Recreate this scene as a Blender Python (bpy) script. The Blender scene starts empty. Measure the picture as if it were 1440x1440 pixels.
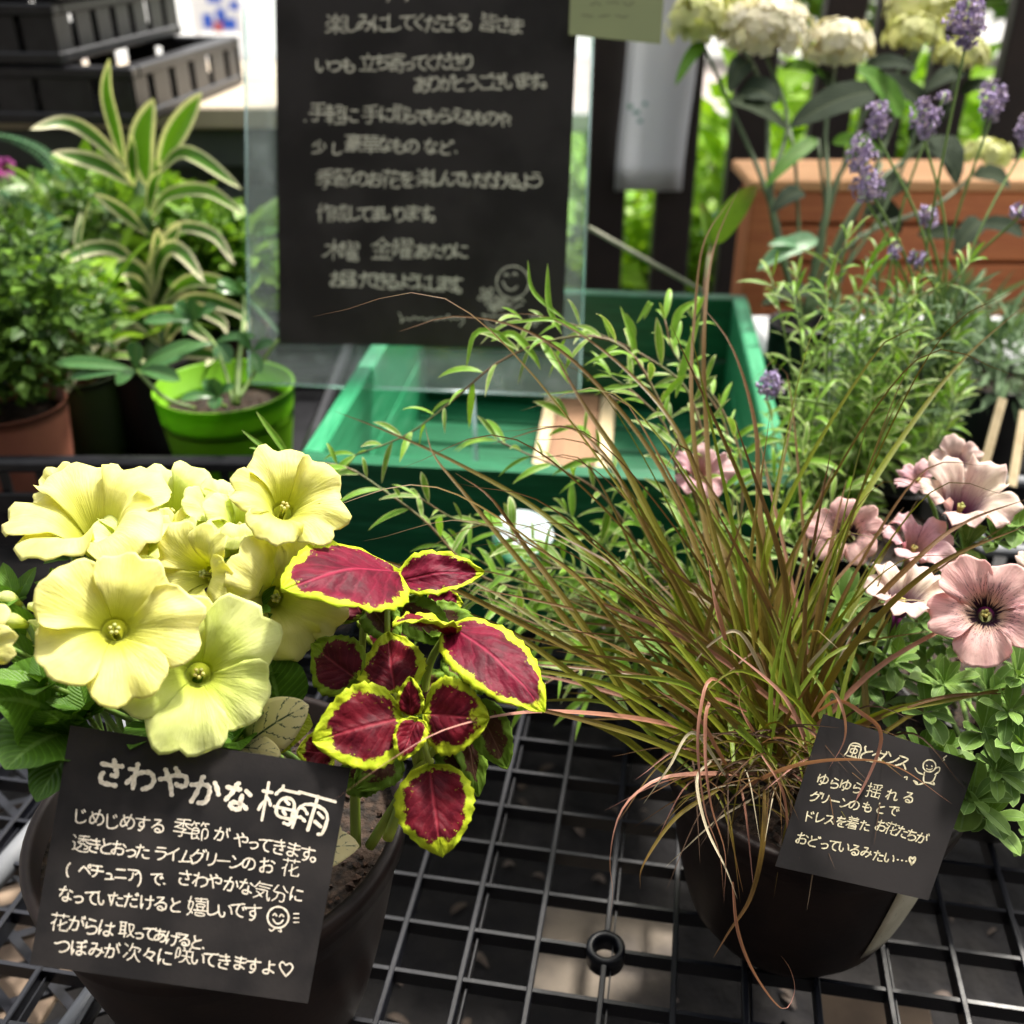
import bpy, math, random
import numpy as np
from mathutils import Vector, Matrix, noise
R = math.radians
random.seed(11); RNG = np.random.default_rng(7)
scene = bpy.context.scene

# ------------------------------------------------------------------ camera, sky, sun, exposure
CAM_H = 0.45; PITCH = 30.0; FPX = 1444.0
cam_data = bpy.data.cameras.new('camera'); cam = bpy.data.objects.new('camera', cam_data)
scene.collection.objects.link(cam); scene.camera = cam
cam.location = (0, 0, CAM_H); cam.rotation_euler = (R(90 - PITCH), 0, 0)
cam_data.sensor_width = 36; cam_data.lens = 36 * FPX / 1440; cam_data.clip_start = 0.02; cam_data.clip_end = 400
cam_data.dof.use_dof = True; cam_data.dof.focus_distance = 0.41; cam_data.dof.aperture_fstop = 8.4

SUN_EL, SUN_AZ = 60.0, 38.0        # azimuth: degrees from +Y towards +X
world = bpy.data.worlds.new('World'); scene.world = world; world.use_nodes = True
wn = world.node_tree.nodes; wl = world.node_tree.links
sky = wn.new('ShaderNodeTexSky'); sky.sky_type = 'NISHITA'; sky.sun_disc = False
sky.sun_elevation = R(SUN_EL); sky.sun_rotation = R(SUN_AZ)
sky.air_density = 1.0; sky.dust_density = 4.0; sky.ozone_density = 1.0
bg = wn['Background']; bg.inputs['Strength'].default_value = 0.15
hs = wn.new('ShaderNodeHueSaturation'); hs.inputs['Saturation'].default_value = .30; wl.new(sky.outputs[0], hs.inputs['Color'])
tint = wn.new('ShaderNodeMix'); tint.data_type = 'RGBA'; tint.blend_type = 'MULTIPLY'; tint.inputs[0].default_value = 1; tint.inputs[7].default_value = (1.0, .97, .90, 1)
wl.new(hs.outputs[0], tint.inputs[6]); wl.new(tint.outputs[2], bg.inputs['Color'])
sun_d = bpy.data.lights.new('sun', 'SUN'); sun_d.energy = 3.2; sun_d.angle = R(7); sun_d.color = (1, 0.94, 0.84)
sun = bpy.data.objects.new('sun', sun_d); scene.collection.objects.link(sun)
sd = Vector((math.cos(R(SUN_EL)) * math.sin(R(SUN_AZ)), math.cos(R(SUN_EL)) * math.cos(R(SUN_AZ)), math.sin(R(SUN_EL))))
sun.rotation_euler = (-sd).to_track_quat('-Z', 'Y').to_euler(); sun.location = (0, 1, 3)
vs = scene.view_settings; vs.view_transform = 'Standard'; vs.look = 'None'; vs.exposure = 1.28; vs.gamma = 1
vs.use_curve_mapping = False
cy = scene.cycles
cy.max_bounces = 8; cy.diffuse_bounces = 3; cy.glossy_bounces = 3; cy.transmission_bounces = 6
cy.transparent_max_bounces = 12; cy.use_denoising = True
cy.use_adaptive_sampling = True; cy.adaptive_threshold = 0.01; cy.caustics_reflective = False; cy.caustics_refractive = False
cy.sample_clamp_indirect = 6

# ------------------------------------------------------------------ measuring helpers (photo pixel + distance -> place)
RIGHT = Vector((1, 0, 0)); UP = Vector((0, math.sin(R(PITCH)), math.cos(R(PITCH)))); FWD = Vector((0, math.cos(R(PITCH)), -math.sin(R(PITCH))))
EYE = Vector((0, 0, CAM_H))
def ray(px, py): return FWD + RIGHT * ((px - 720) / FPX) - UP * ((py - 720) / FPX)
def P(px, py, s): return EYE + ray(px, py) * s
def PY(px, py, Y): r = ray(px, py); return EYE + r * (Y / r.y)
def PZ(px, py, z): r = ray(px, py); return EYE + r * ((z - CAM_H) / r.z)
def PPL(px, py, o, n): r = ray(px, py); return EYE + r * ((o - EYE).dot(n) / r.dot(n))
def proj(v):
    d = Vector(v) - EYE; s = d.dot(FWD); return 720 + d.x / s * FPX, 720 - d.dot(UP) / s * FPX

# ------------------------------------------------------------------ objects
def empty(name, loc, label, cat, group=None):
    o = bpy.data.objects.new(name, None); scene.collection.objects.link(o); o.location = loc
    o.empty_display_size = 0.02
    o['label'] = label; o['category'] = cat
    if group: o['group'] = group
    return o
def tag(o, label=None, cat=None, group=None, kind=None):
    if label: o['label'] = label
    if cat: o['category'] = cat
    if group: o['group'] = group
    if kind: o['kind'] = kind
    return o
def origin_of(parent):
    while parent.parent: parent = parent.parent
    return Vector(parent.location)

class MB:
    """collects vertices (world coordinates), faces, two uv layers"""
    def __init__(s): s.v = []; s.f = []; s.uv = []; s.aux = []; s.area = 0
    def grid(s, rows, uvs, auxs):
        n0 = len(s.v); nr = len(rows); nc = len(rows[0])
        for r in rows: s.v.extend(r)
        for i in range(nr - 1):
            for j in range(nc - 1):
                a, b, c, d = i * nc + j, i * nc + j + 1, (i + 1) * nc + j + 1, (i + 1) * nc + j
                s.f.append((n0 + a, n0 + b, n0 + c, n0 + d))
                for k in (a, b, c, d):
                    s.uv.append(uvs[k // nc][k % nc]); s.aux.append(auxs[k // nc][k % nc])
        return s
    def poly(s, pts, uv=(0, 0)):
        n0 = len(s.v); s.v.extend(pts); s.f.append(tuple(range(n0, n0 + len(pts))))
        s.uv += [uv] * len(pts); s.aux += [(0, 0)] * len(pts)
    def faces(s, vs, fs, uv=(0.5, 0.5), aux=(0, 0)):
        n0 = len(s.v); s.v.extend(vs)
        for f in fs:
            s.f.append(tuple(n0 + i for i in f)); s.uv += [uv] * len(f); s.aux += [aux] * len(f)
        return s
    def box(s, c, sz, M=None, bev=0.0):
        """box centre c, full size sz, M 3x3 matrix; bevelled edges when bev > 0"""
        x, y, z = sz[0] / 2, sz[1] / 2, sz[2] / 2; c = Vector(c)
        b = min(bev, x * .8, y * .8, z * .8)
        T = (lambda p: c + (M @ Vector(p))) if M is not None else (lambda p: c + Vector(p))
        if b <= 0:
            vs = [T((i * x, j * y, k * z)) for i in (-1, 1) for j in (-1, 1) for k in (-1, 1)]
            return s.faces(vs, [(0, 1, 3, 2), (4, 6, 7, 5), (0, 4, 5, 1), (2, 3, 7, 6), (0, 2, 6, 4), (1, 5, 7, 3)])
        vs = []; idx = {}
        for i in (-1, 1):
            for j in (-1, 1):
                for k in (-1, 1):
                    for ax, p in enumerate(((i * x, j * (y - b), k * (z - b)), (i * (x - b), j * y, k * (z - b)), (i * (x - b), j * (y - b), k * z))):
                        idx[(i, j, k, ax)] = len(vs); vs.append(T(p))
        fs = []
        g = lambda i, j, k, a: idx[(i, j, k, a)]
        for i in (-1, 1):
            q = [g(i, -1, -1, 0), g(i, 1, -1, 0), g(i, 1, 1, 0), g(i, -1, 1, 0)]; fs.append(q if i > 0 else q[::-1])
            q = [g(-1, i, -1, 1), g(-1, i, 1, 1), g(1, i, 1, 1), g(1, i, -1, 1)]; fs.append(q if i > 0 else q[::-1])
            q = [g(-1, -1, i, 2), g(1, -1, i, 2), g(1, 1, i, 2), g(-1, 1, i, 2)]; fs.append(q if i > 0 else q[::-1])
            for j in (-1, 1):
                fs.append([g(i, j, -1, 0), g(i, j, 1, 0), g(i, j, 1, 1), g(i, j, -1, 1)])
                fs.append([g(i, -1, j, 0), g(i, 1, j, 0), g(i, 1, j, 2), g(i, -1, j, 2)])
                fs.append([g(-1, i, j, 1), g(1, i, j, 1), g(1, i, j, 2), g(-1, i, j, 2)])
                for k in (-1, 1): fs.append([g(i, j, k, 0), g(i, j, k, 1), g(i, j, k, 2)])
        return s.faces(vs, fs)
    def beam(s, a, b, w, h, up=(0, 0, 1), bev=0):
        a, b = Vector(a), Vector(b); d = b - a; L = d.length; d /= L
        sd_ = d.cross(Vector(up)).normalized(); u = sd_.cross(d)
        return s.box((a + b) / 2, (L, w, h), Matrix((d, sd_, u)).transposed(), bev)
    def tube(s, pts, rad, n=6, caps=True):
        pts = [Vector(p) for p in pts]; N = len(pts); r = rad if callable(rad) else (lambda t: rad)
        prev = None; n0 = len(s.v)
        for i, p in enumerate(pts):
            t = (pts[min(i + 1, N - 1)] - pts[max(i - 1, 0)]);
            if t.length < 1e-9: t = Vector((0, 0, 1))
            t.normalize()
            if prev is None: prev = t.orthogonal().normalized()
            a = (prev - t * prev.dot(t)).normalized(); prev = a; b = t.cross(a); q = r(i / max(N - 1, 1))
            for k in range(n):
                an = 2 * math.pi * k / n; s.v.append(p + (a * math.cos(an) + b * math.sin(an)) * q)
        for i in range(N - 1):
            for k in range(n):
                k2 = (k + 1) % n; f = (n0 + i * n + k, n0 + i * n + k2, n0 + (i + 1) * n + k2, n0 + (i + 1) * n + k)
                s.f.append(f); u0, u1 = i / (N - 1), (i + 1) / (N - 1)
                s.uv += [(k / n, u0), ((k + 1) / n, u0), ((k + 1) / n, u1), (k / n, u1)]; s.aux += [(1, .5)] * 4
        if caps:
            s.f.append(tuple(n0 + k for k in range(n))[::-1]); s.uv += [(.5, 0)] * n; s.aux += [(1, .5)] * n
            s.f.append(tuple(n0 + (N - 1) * n + k for k in range(n))); s.uv += [(.5, 1)] * n; s.aux += [(1, .5)] * n
        return s
    def lathe(s, c, prof, n=48):
        """closed profile [(r, z)] turned about the vertical through c"""
        c = Vector(c); n0 = len(s.v); m = len(prof)
        for (r, z) in prof:
            for k in range(n):
                a = 2 * math.pi * k / n; s.v.append(c + Vector((r * math.cos(a), r * math.sin(a), z)))
        for i in range(m - 1):
            for k in range(n):
                k2 = (k + 1) % n; s.f.append((n0 + i * n + k, n0 + i * n + k2, n0 + (i + 1) * n + k2, n0 + (i + 1) * n + k))
                s.uv += [(k / n, i / m), ((k + 1) / n, i / m), ((k + 1) / n, (i + 1) / m), (k / n, (i + 1) / m)]; s.aux += [(1, .5)] * 4
        return s
    def join(s, o):
        n0 = len(s.v); s.v += o.v; s.f += [tuple(i + n0 for i in f) for f in o.f]; s.uv += o.uv; s.aux += o.aux
    def build(s, name, mat, parent=None, smooth=True, loc=None, solid=None, sub=0):
        org = origin_of(parent) if parent else (Vector(loc) if loc is not None else Vector((0, 0, 0)))
        me = bpy.data.meshes.new(name)
        va = np.array([tuple(p) for p in s.v], dtype=np.float64) - np.array(org)
        me.from_pydata(va.tolist(), [], s.f)
        for nm, dat in (('uv', s.uv), ('aux', s.aux)):
            l = me.uv_layers.new(name=nm); l.data.foreach_set('uv', np.array(dat, dtype=np.float32).ravel())
        me.polygons.foreach_set('use_smooth', [smooth] * len(me.polygons))
        me.materials.append(mat)
        o = bpy.data.objects.new(name, me); scene.collection.objects.link(o)
        if parent: o.parent = parent
        else: o.location = org
        if solid:
            m = o.modifiers.new('thickness', 'SOLIDIFY'); m.thickness = solid; m.offset = 0
        if sub:
            m = o.modifiers.new('smooth', 'SUBSURF'); m.levels = sub; m.render_levels = sub
        return o

class Parts:
    """the largest 300 become parts of the root, the rest one part of kind stuff"""
    def __init__(s, root, name, mat, rest, limit=300): s.root = root; s.name = name; s.mat = mat; s.rest = rest; s.items = []; s.limit = limit
    def add(s, mb, size, mat=None): s.items.append((size, mb, mat or s.mat))
    def finish(s):
        s.items.sort(key=lambda t: -t[0])
        for _, mb, m in s.items[:s.limit]: mb.build(s.name, m, s.root)
        by = {}
        for _, mb, m in s.items[s.limit:]: by.setdefault(m.name, (MB(), m))[0].join(mb)
        for mb, m in by.values(): tag(mb.build(s.rest, m, s.root), kind='stuff')

def spline(pts, n):
    """Catmull-Rom through pts, n samples"""
    pts = [Vector(p) for p in pts]
    if len(pts) == 2: return [pts[0].lerp(pts[1], i / (n - 1)) for i in range(n)]
    q = [pts[0] * 2 - pts[1]] + pts + [pts[-1] * 2 - pts[-2]]
    L = [0]
    for i in range(1, len(pts)): L.append(L[-1] + (pts[i] - pts[i - 1]).length)
    out = []
    for k in range(n):
        d = L[-1] * k / (n - 1); i = 0
        while i < len(L) - 2 and d > L[i + 1]: i += 1
        t = (d - L[i]) / max(L[i + 1] - L[i], 1e-9); a, b, c, e = q[i], q[i + 1], q[i + 2], q[i + 3]
        out.append(0.5 * ((2 * b) + (c - a) * t + (2 * a - 5 * b + 4 * c - e) * t * t + (3 * b - a - 3 * c + e) * t ** 3))
    return out

def strip(pts, wf, up=(0, 0, 1), fold=0.15, na=2, twist=0.0, roll=0.0, ruffle=0, rnd=None, wmax=None):
    """leaf or blade along pts; wf(t) = half width"""
    mb = MB(); N = len(pts); rnd = random.random() if rnd is None else rnd; up = Vector(up)
    ws = [wf(i / (N - 1)) for i in range(N)]; wm = wmax or max(ws); rows = []; uvs = []; aux = []; ph = random.random() * 6.28
    L = sum((pts[i + 1] - pts[i]).length for i in range(N - 1)); ps = None
    for i, p in enumerate(pts):
        t = i / (N - 1); d = (pts[min(i + 1, N - 1)] - pts[max(i - 1, 0)])
        if d.length < 1e-9: d = Vector((0, 0, 1))
        d.normalize()
        sd_ = d.cross(up)
        if sd_.length < .12 and ps is not None: sd_ = ps
        if sd_.length < 1e-4: sd_ = d.orthogonal()
        sd_.normalize()
        if ps is not None and ps.dot(sd_) < 0: sd_ = -sd_
        if ps is not None: sd_ = (sd_ + ps * 1.0).normalized()
        ps = sd_.copy()
        an = roll + twist * t
        if an: sd_ = Matrix.Rotation(an, 3, d) @ sd_
        nn = sd_.cross(d).normalized()
        if nn.dot(up) < 0 and abs(an) < .01: nn = -nn
        row = []; ru = []; ra = []
        for j in range(-na, na + 1):
            a = j / na; w = ws[i]
            z = fold * abs(a) * w + (math.sin(ph + t * 19 + (2 if a > 0 else 0)) * ruffle * a * a * w)
            row.append(p + sd_ * (a * w) + nn * z); ru.append((a * .5 + .5, t))
            ra.append((min((1 - abs(a)) * w / wm, (1 - t) * L / wm * .8, t * L / wm * .9), rnd))
        rows.append(row); uvs.append(ru); aux.append(ra)
    mb.grid(rows, uvs, aux); return mb
def lance(w, peak=.4, p=.75):
    """lanceolate half-width profile"""
    k = math.log(.5) / math.log(peak)
    return lambda t: max(w * math.sin(math.pi * min(max(t, 0), 1) ** k) ** p, w * .02)
def ovate(w):
    return lambda t: max(w * (math.sin(math.pi * t ** .72) ** .62) * (1 - .12 * t), w * .03)
def blade(w):
    return lambda t: w * (min(1, .55 + t * 1.8)) * (1 - t ** 2.4) + w * .03
def arc(base, tip, sag, n=8, up=(0, 0, 1)):
    base, tip = Vector(base), Vector(tip); mid = (base + tip) / 2 + Vector(up) * sag
    return [(1 - t) ** 2 * base + 2 * t * (1 - t) * mid + t * t * tip for t in [i / (n - 1) for i in range(n)]]
def rv(): 
    v = RNG.normal(size=3); v /= np.linalg.norm(v); return Vector(v.tolist())

# ------------------------------------------------------------------ materials
def newmat(name):
    m = bpy.data.materials.new(name); m.use_nodes = True; nt = m.node_tree
    return m, nt, nt.nodes['Principled BSDF'], nt.nodes['Material Output']
def node(nt, t, **kw):
    n = nt.nodes.new(t)
    for k, v in kw.items(): setattr(n, k, v)
    return n
def mathn(nt, op, a, b=None, c=None, clamp=False):
    n = node(nt, 'ShaderNodeMath', operation=op, use_clamp=clamp)
    for i, x in enumerate((a, b, c)):
        if x is None: continue
        if isinstance(x, (int, float)): n.inputs[i].default_value = x
        else: nt.links.new(x, n.inputs[i])
    return n.outputs[0]
def mixc(nt, fac, a, b, mode='MIX'):
    n = node(nt, 'ShaderNodeMix', data_type='RGBA', blend_type=mode)
    for i, x in ((0, fac), (6, a), (7, b)):
        if isinstance(x, (int, float)): n.inputs[i].default_value = x
        elif isinstance(x, tuple): n.inputs[i].default_value = (*x[:3], 1)
        else: nt.links.new(x, n.inputs[i])
    return n.outputs[2]
def sstep(nt, x, lo, hi):
    n = node(nt, 'ShaderNodeMapRange', interpolation_type='SMOOTHSTEP'); nt.links.new(x, n.inputs[0])
    n.inputs[1].default_value = lo; n.inputs[2].default_value = hi
    return n.outputs[0]
def noise_tex(nt, scale, detail=3, vec=None, rough=.5, dist=0):
    n = node(nt, 'ShaderNodeTexNoise'); n.inputs['Scale'].default_value = scale; n.inputs['Detail'].default_value = detail
    n.inputs['Roughness'].default_value = rough; n.inputs['Distortion'].default_value = dist
    if vec is None:
        g = node(nt, 'ShaderNodeNewGeometry'); vec = g.outputs['Position']
    nt.links.new(vec, n.inputs['Vector']); return n.outputs['Fac']
def bumpn(nt, h, strength, dist):
    b = node(nt, 'ShaderNodeBump'); b.inputs['Strength'].default_value = strength; b.inputs['Distance'].default_value = dist
    nt.links.new(h, b.inputs['Height']); return b.outputs[0]
def uvn(nt, name='uv'):
    u = node(nt, 'ShaderNodeUVMap', uv_map=name); s = node(nt, 'ShaderNodeSeparateXYZ'); nt.links.new(u.outputs[0], s.inputs[0])
    return u.outputs[0], s.outputs[0], s.outputs[1]

def plain(name, c, c2=None, scale=40, rough=.5, bump=0, bscale=None, bdist=.001, spec=.5, metal=0, detail=4, lo=.35, hi=.65, coat=0):
    m, nt, pb, out = newmat(name)
    c2 = c2 or tuple(x * .8 for x in c)
    f = noise_tex(nt, scale, detail); f2 = sstep(nt, f, lo, hi)
    nt.links.new(mixc(nt, f2, c, c2), pb.inputs['Base Color'])
    pb.inputs['Roughness'].default_value = rough; pb.inputs['Specular IOR Level'].default_value = spec
    pb.inputs['Metallic'].default_value = metal; pb.inputs['Coat Weight'].default_value = coat
    if bump:
        nt.links.new(bumpn(nt, noise_tex(nt, bscale or scale * 3, 5), bump, bdist), pb.inputs['Normal'])
    return m

def leafmat(name, c, c2, margin=None, mw=.2, mid=None, midw=.1, transl=.3, rough=.42, vein=0.0, back=None, jag=.12, var=.35, tip=None):
    """leaf: colour varies leaf by leaf, margin and midrib follow the uv, light passes through"""
    m, nt, pb, out = newmat(name)
    _, a, t = uvn(nt); _, ed, rnd = uvn(nt, 'aux')
    aa = mathn(nt, 'ABSOLUTE', mathn(nt, 'MULTIPLY_ADD', a, 2.0, -1.0))
    nz = noise_tex(nt, 260, 3)
    oi = node(nt, 'ShaderNodeObjectInfo')
    col = mixc(nt, sstep(nt, mathn(nt, 'ADD', mathn(nt, 'MULTIPLY', rnd, .8), mathn(nt, 'MULTIPLY', noise_tex(nt, 30, 2), .4)), .15, 1.0), c, c2)
    if vein:
        w = node(nt, 'ShaderNodeTexWave', wave_type='BANDS', bands_direction='Y'); w.inputs['Scale'].default_value = 3.2; w.inputs['Distortion'].default_value = .4
        cmb = node(nt, 'ShaderNodeCombineXYZ'); nt.links.new(mathn(nt, 'MULTIPLY_ADD', aa, -.35, t), cmb.inputs[1]); nt.links.new(cmb.outputs[0], w.inputs[0])
        col = mixc(nt, mathn(nt, 'MULTIPLY', sstep(nt, w.outputs['Fac'], .8, 1.0), vein), col, tuple(min(1, x * 1.7 + .02) for x in c2))
        vh = w.outputs['Fac']
    if tip: col = mixc(nt, sstep(nt, mathn(nt, 'ADD', t, mathn(nt, 'MULTIPLY', rnd, .4)), .55, 1.25), col, tip)
    if mid: col = mixc(nt, mathn(nt, 'SUBTRACT', 1.0, sstep(nt, aa, midw * .3, midw)), col, mid)
    if margin:
        e = mathn(nt, 'ADD', ed, mathn(nt, 'MULTIPLY', mathn(nt, 'SUBTRACT', nz, .5), jag))
        col = mixc(nt, mathn(nt, 'SUBTRACT', 1.0, sstep(nt, e, mw * .8, mw * 1.15)), col, margin)
    col = mixc(nt, mathn(nt, 'MULTIPLY', sstep(nt, nz, .3, .8), var), col, (c[0] * .5, c[1] * .55, c[2] * .5))
    nt.links.new(col, pb.inputs['Base Color']); pb.inputs['Roughness'].default_value = rough
    pb.inputs['Specular IOR Level'].default_value = .28
    h = mathn(nt, 'ADD', mathn(nt, 'MULTIPLY', noise_tex(nt, 500, 3), .5), sstep(nt, aa, 0, .14))
    if vein: h = mathn(nt, 'SUBTRACT', h, mathn(nt, 'MULTIPLY', vh, .8))
    nt.links.new(bumpn(nt, h, .45, .0005), pb.inputs['Normal'])
    if transl:
        tr = node(nt, 'ShaderNodeBsdfTranslucent'); nt.links.new(mixc(nt, 1.0, col, (1.0, 1.0, .55), 'MULTIPLY'), tr.inputs[0])
        mx = node(nt, 'ShaderNodeMixShader'); mx.inputs[0].default_value = transl
        nt.links.new(pb.outputs[0], mx.inputs[1]); nt.links.new(tr.outputs[0], mx.inputs[2]); nt.links.new(mx.outputs[0], out.inputs[0])
    return m

M = {}
M['black_plastic'] = plain('black_plastic', (.006, .006, .009), (.014, .014, .018), 60, .38, .15, 300, .0004)
M['bench_plastic'] = plain('bench_plastic', (.007, .008, .013), (.016, .017, .024), 25, .34, .2, 400, .0004, lo=.45, hi=.8)
M['pot_black'] = plain('pot_black', (.007, .006, .007), (.011, .010, .010), 30, .55, .1, 400, .0003)
M['pot_brown'] = plain('pot_brown', (.010, .006, .006), (.022, .013, .011), 22, .5, .2, 300, .0004, spec=.2)
M['pot_rim'] = plain('pot_rim', (.10, .06, .05), (.045, .03, .028), 30, .55, .15, 300, .0004)
M['pot_terracotta'] = plain('pot_terracotta', (.52, .19, .12), (.42, .15, .10), 25, .65, .2, 200, .0004)
M['pot_olive'] = plain('pot_olive', (.035, .055, .012), (.025, .045, .01), 20, .5, .1)
M['pot_lime'] = plain('pot_lime', (.26, .60, .015), (.24, .56, .012), 8, .5, .04, 400, .0002)
M['pot_wine'] = plain('pot_wine', (.10, .03, .025), (.07, .02, .02), 20, .5)
M['soil'] = plain('soil', (.012, .008, .006), (.05, .03, .02), 220, .95, .9, 260, .004)
M['granule'] = plain('granule', (.03, .016, .012), (.10, .055, .035), 160, .9, .6, 600, .001)
M['card_black'] = plain('card_black', (.011, .010, .011), (.024, .021, .021), 45, .7, .25, 900, .0002, spec=.22)
M['card_black_gloss'] = plain('card_black_gloss', (.013, .012, .013), (.030, .027, .028), 22, .33, .2, 700, .0002, coat=.35)
M['card_black_gloss'].node_tree.nodes['Principled BSDF'].inputs['Coat Roughness'].default_value = .2
M['ink_cream'] = plain('ink_cream', (.86, .78, .66), (.70, .62, .50), 900, .7)
M['ink_gold'] = plain('ink_gold', (.72, .66, .46), (.45, .4, .26), 700, .6)
M['ink_dull'] = plain('ink_dull', (.78, .75, .62), (.55, .52, .42), 600, .7)
M['ink_dark'] = plain('ink_dark', (.12, .12, .08), (.2, .2, .12), 300, .8)
M['paper_white'] = leafless = plain('paper_white', (.88, .9, .93), (.84, .86, .9), 5, .8)
def add_transl(m, fac):
    nt = m.node_tree; pb = nt.nodes['Principled BSDF']; out = nt.nodes['Material Output']; tr = node(nt, 'ShaderNodeBsdfTranslucent'); nt.links.new(pb.inputs['Base Color'].links[0].from_socket, tr.inputs[0])
    mx = node(nt, 'ShaderNodeMixShader'); mx.inputs[0].default_value = fac; nt.links.new(pb.outputs[0], mx.inputs[1]); nt.links.new(tr.outputs[0], mx.inputs[2]); nt.links.new(mx.outputs[0], out.inputs[0])
add_transl(M['paper_white'], .35)
M['paper_olive'] = plain('paper_olive', (.36, .40, .20), (.33, .37, .19), 10, .8)
M['label_cream'] = plain('label_cream', (.62, .58, .46), (.52, .48, .36), 90, .5)
M['white_plastic'] = plain('white_plastic', (.78, .8, .82), (.66, .68, .72), 12, .5)
M['bright_white'] = plain('bright_white', (.88, .9, .9), (.84, .86, .86), 12, .5)
M['grey_plastic'] = plain('grey_plastic', (.22, .23, .25), (.16, .17, .19), 30, .45)
M['grey_board'] = plain('grey_board', (.10, .12, .115), (.07, .085, .085), 10, .6)
M['beam_wood'] = plain('beam_wood', (.60, .51, .40), (.52, .44, .34), 9, .7)
M['fence_brown'] = plain('fence_brown', (.020, .014, .014), (.028, .02, .019), 14, .6, .2, 120, .001)
M['pale_stick'] = plain('pale_stick', (.42, .42, .32), (.3, .32, .22), 50, .7)
M['tan_board'] = plain('tan_board', (.30, .25, .20), (.09, .08, .08), 24, .8, .5, 90, .002, lo=.3, hi=.75)
M['under_bench_shade'] = plain('under_bench_shade', (.008, .007, .009), (.018, .016, .016), 30, .9, .6, 60, .01)  # shade below the bench put into the colour
M['stem_green'] = plain('stem_green', (.16, .26, .05), (.10, .18, .035), 80, .5)
M['stem_dark'] = plain('stem_dark', (.05, .09, .03), (.07, .12, .04), 60, .5)
M['stem_red'] = plain('stem_red', (.20, .11, .06), (.13, .15, .05), 60, .55)
M['stem_brown'] = plain('stem_brown', (.08, .055, .035), (.05, .035, .025), 90, .8)
M['stem_coleus'] = plain('stem_coleus', (.30, .36, .03), (.2, .28, .03), 60, .5)

def wood(name, c, c2, axis, rough=.6, scale=1.0, wear=None):
    """painted or plain timber: grain runs along AXIS (a unit vector in world space)"""
    m, nt, pb, out = newmat(name)
    g = node(nt, 'ShaderNodeNewGeometry'); ax = Vector(axis).normalized()
    mp = node(nt, 'ShaderNodeMapping'); mp.vector_type = 'TEXTURE'
    mp.inputs['Rotation'].default_value = ax.to_track_quat('Z', 'Y').to_euler(); mp.inputs['Scale'].default_value = (1, 1, 14)
    nt.links.new(g.outputs['Position'], mp.inputs[0])
    f = noise_tex(nt, 260 * scale, 5, mp.outputs[0], .6, .3); f2 = noise_tex(nt, 60 * scale, 3, mp.outputs[0])
    fac = mathn(nt, 'MULTIPLY_ADD', f, .6, mathn(nt, 'MULTIPLY', f2, .4))
    col = mixc(nt, sstep(nt, fac, .36, .64), c, c2)
    if wear: col = mixc(nt, mathn(nt, 'MULTIPLY', sstep(nt, f, .55, .72), .55), col, wear)
    nt.links.new(col, pb.inputs['Base Color']); pb.inputs['Roughness'].default_value = rough
    nt.links.new(bumpn(nt, f, .6, .0009), pb.inputs['Normal']); return m
CX = Vector((math.cos(R(6.5)), -math.sin(R(6.5)), 0)); CYv = Vector((math.sin(R(6.5)), math.cos(R(6.5)), 0)); CZ = Vector((0, 0, 1))
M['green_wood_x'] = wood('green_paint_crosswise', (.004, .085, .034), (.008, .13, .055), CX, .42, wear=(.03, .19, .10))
M['green_wood_y_lit'] = wood('green_paint_lengthwise_lit', (.010, .20, .08), (.04, .32, .15), CYv, .42, wear=(.16, .40, .26))  # side boards: sunlight put into the paint, paler than the crosswise boards
M['tan_wood'] = wood('bare_timber', (.34, .19, .10), (.25, .13, .07), CYv, .7)
M['pale_wood'] = wood('pale_timber', (.72, .58, .36), (.62, .48, .28), CYv, .7)
M['orange_wood'] = wood('orange_stained_timber', (.54, .18, .06), (.42, .12, .04), (1, 0, 0), .6)
M['orange_wood_top'] = wood('light_orange_timber', (.66, .36, .17), (.56, .28, .12), (1, 0, 0), .6)

add_transl(M['pot_lime'], .4); add_transl(M['pot_terracotta'], .12)
def clearmat(name, tint, gloss=.12, haze=.06, rough=.05):
    m, nt, pb, out = newmat(name)
    tr = node(nt, 'ShaderNodeBsdfTransparent'); tr.inputs[0].default_value = (*tint, 1)
    gl = node(nt, 'ShaderNodeBsdfGlossy'); gl.inputs['Roughness'].default_value = rough; gl.inputs[0].default_value = (.9, .95, 1, 1)
    df = node(nt, 'ShaderNodeBsdfTranslucent'); df.inputs[0].default_value = (.62, .72, .76, 1)
    lw = node(nt, 'ShaderNodeLayerWeight'); lw.inputs[0].default_value = .3
    nz = sstep(nt, noise_tex(nt, 35, 4), .45, .75)
    m1 = node(nt, 'ShaderNodeMixShader'); nt.links.new(mathn(nt, 'MULTIPLY_ADD', nz, haze, haze), m1.inputs[0]); nt.links.new(tr.outputs[0], m1.inputs[1]); nt.links.new(df.outputs[0], m1.inputs[2])
    m2 = node(nt, 'ShaderNodeMixShader'); nt.links.new(mathn(nt, 'MULTIPLY_ADD', lw.outputs['Fresnel'], .25, gloss, clamp=True), m2.inputs[0]); nt.links.new(m1.outputs[0], m2.inputs[1]); nt.links.new(gl.outputs[0], m2.inputs[2])
    nt.links.new(m2.outputs[0], out.inputs[0]); return m
M['clear_sheet'] = clearmat('clear_sheet', (.86, .92, .93), .05, .17)
M['clear_edge'] = clearmat('clear_sheet_edge', (.55, .8, .68), .25, .3, .2)
M['clear_film'] = clearmat('clear_film_over_print', (.95, .97, .97), .035, .02, .12)
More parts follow.
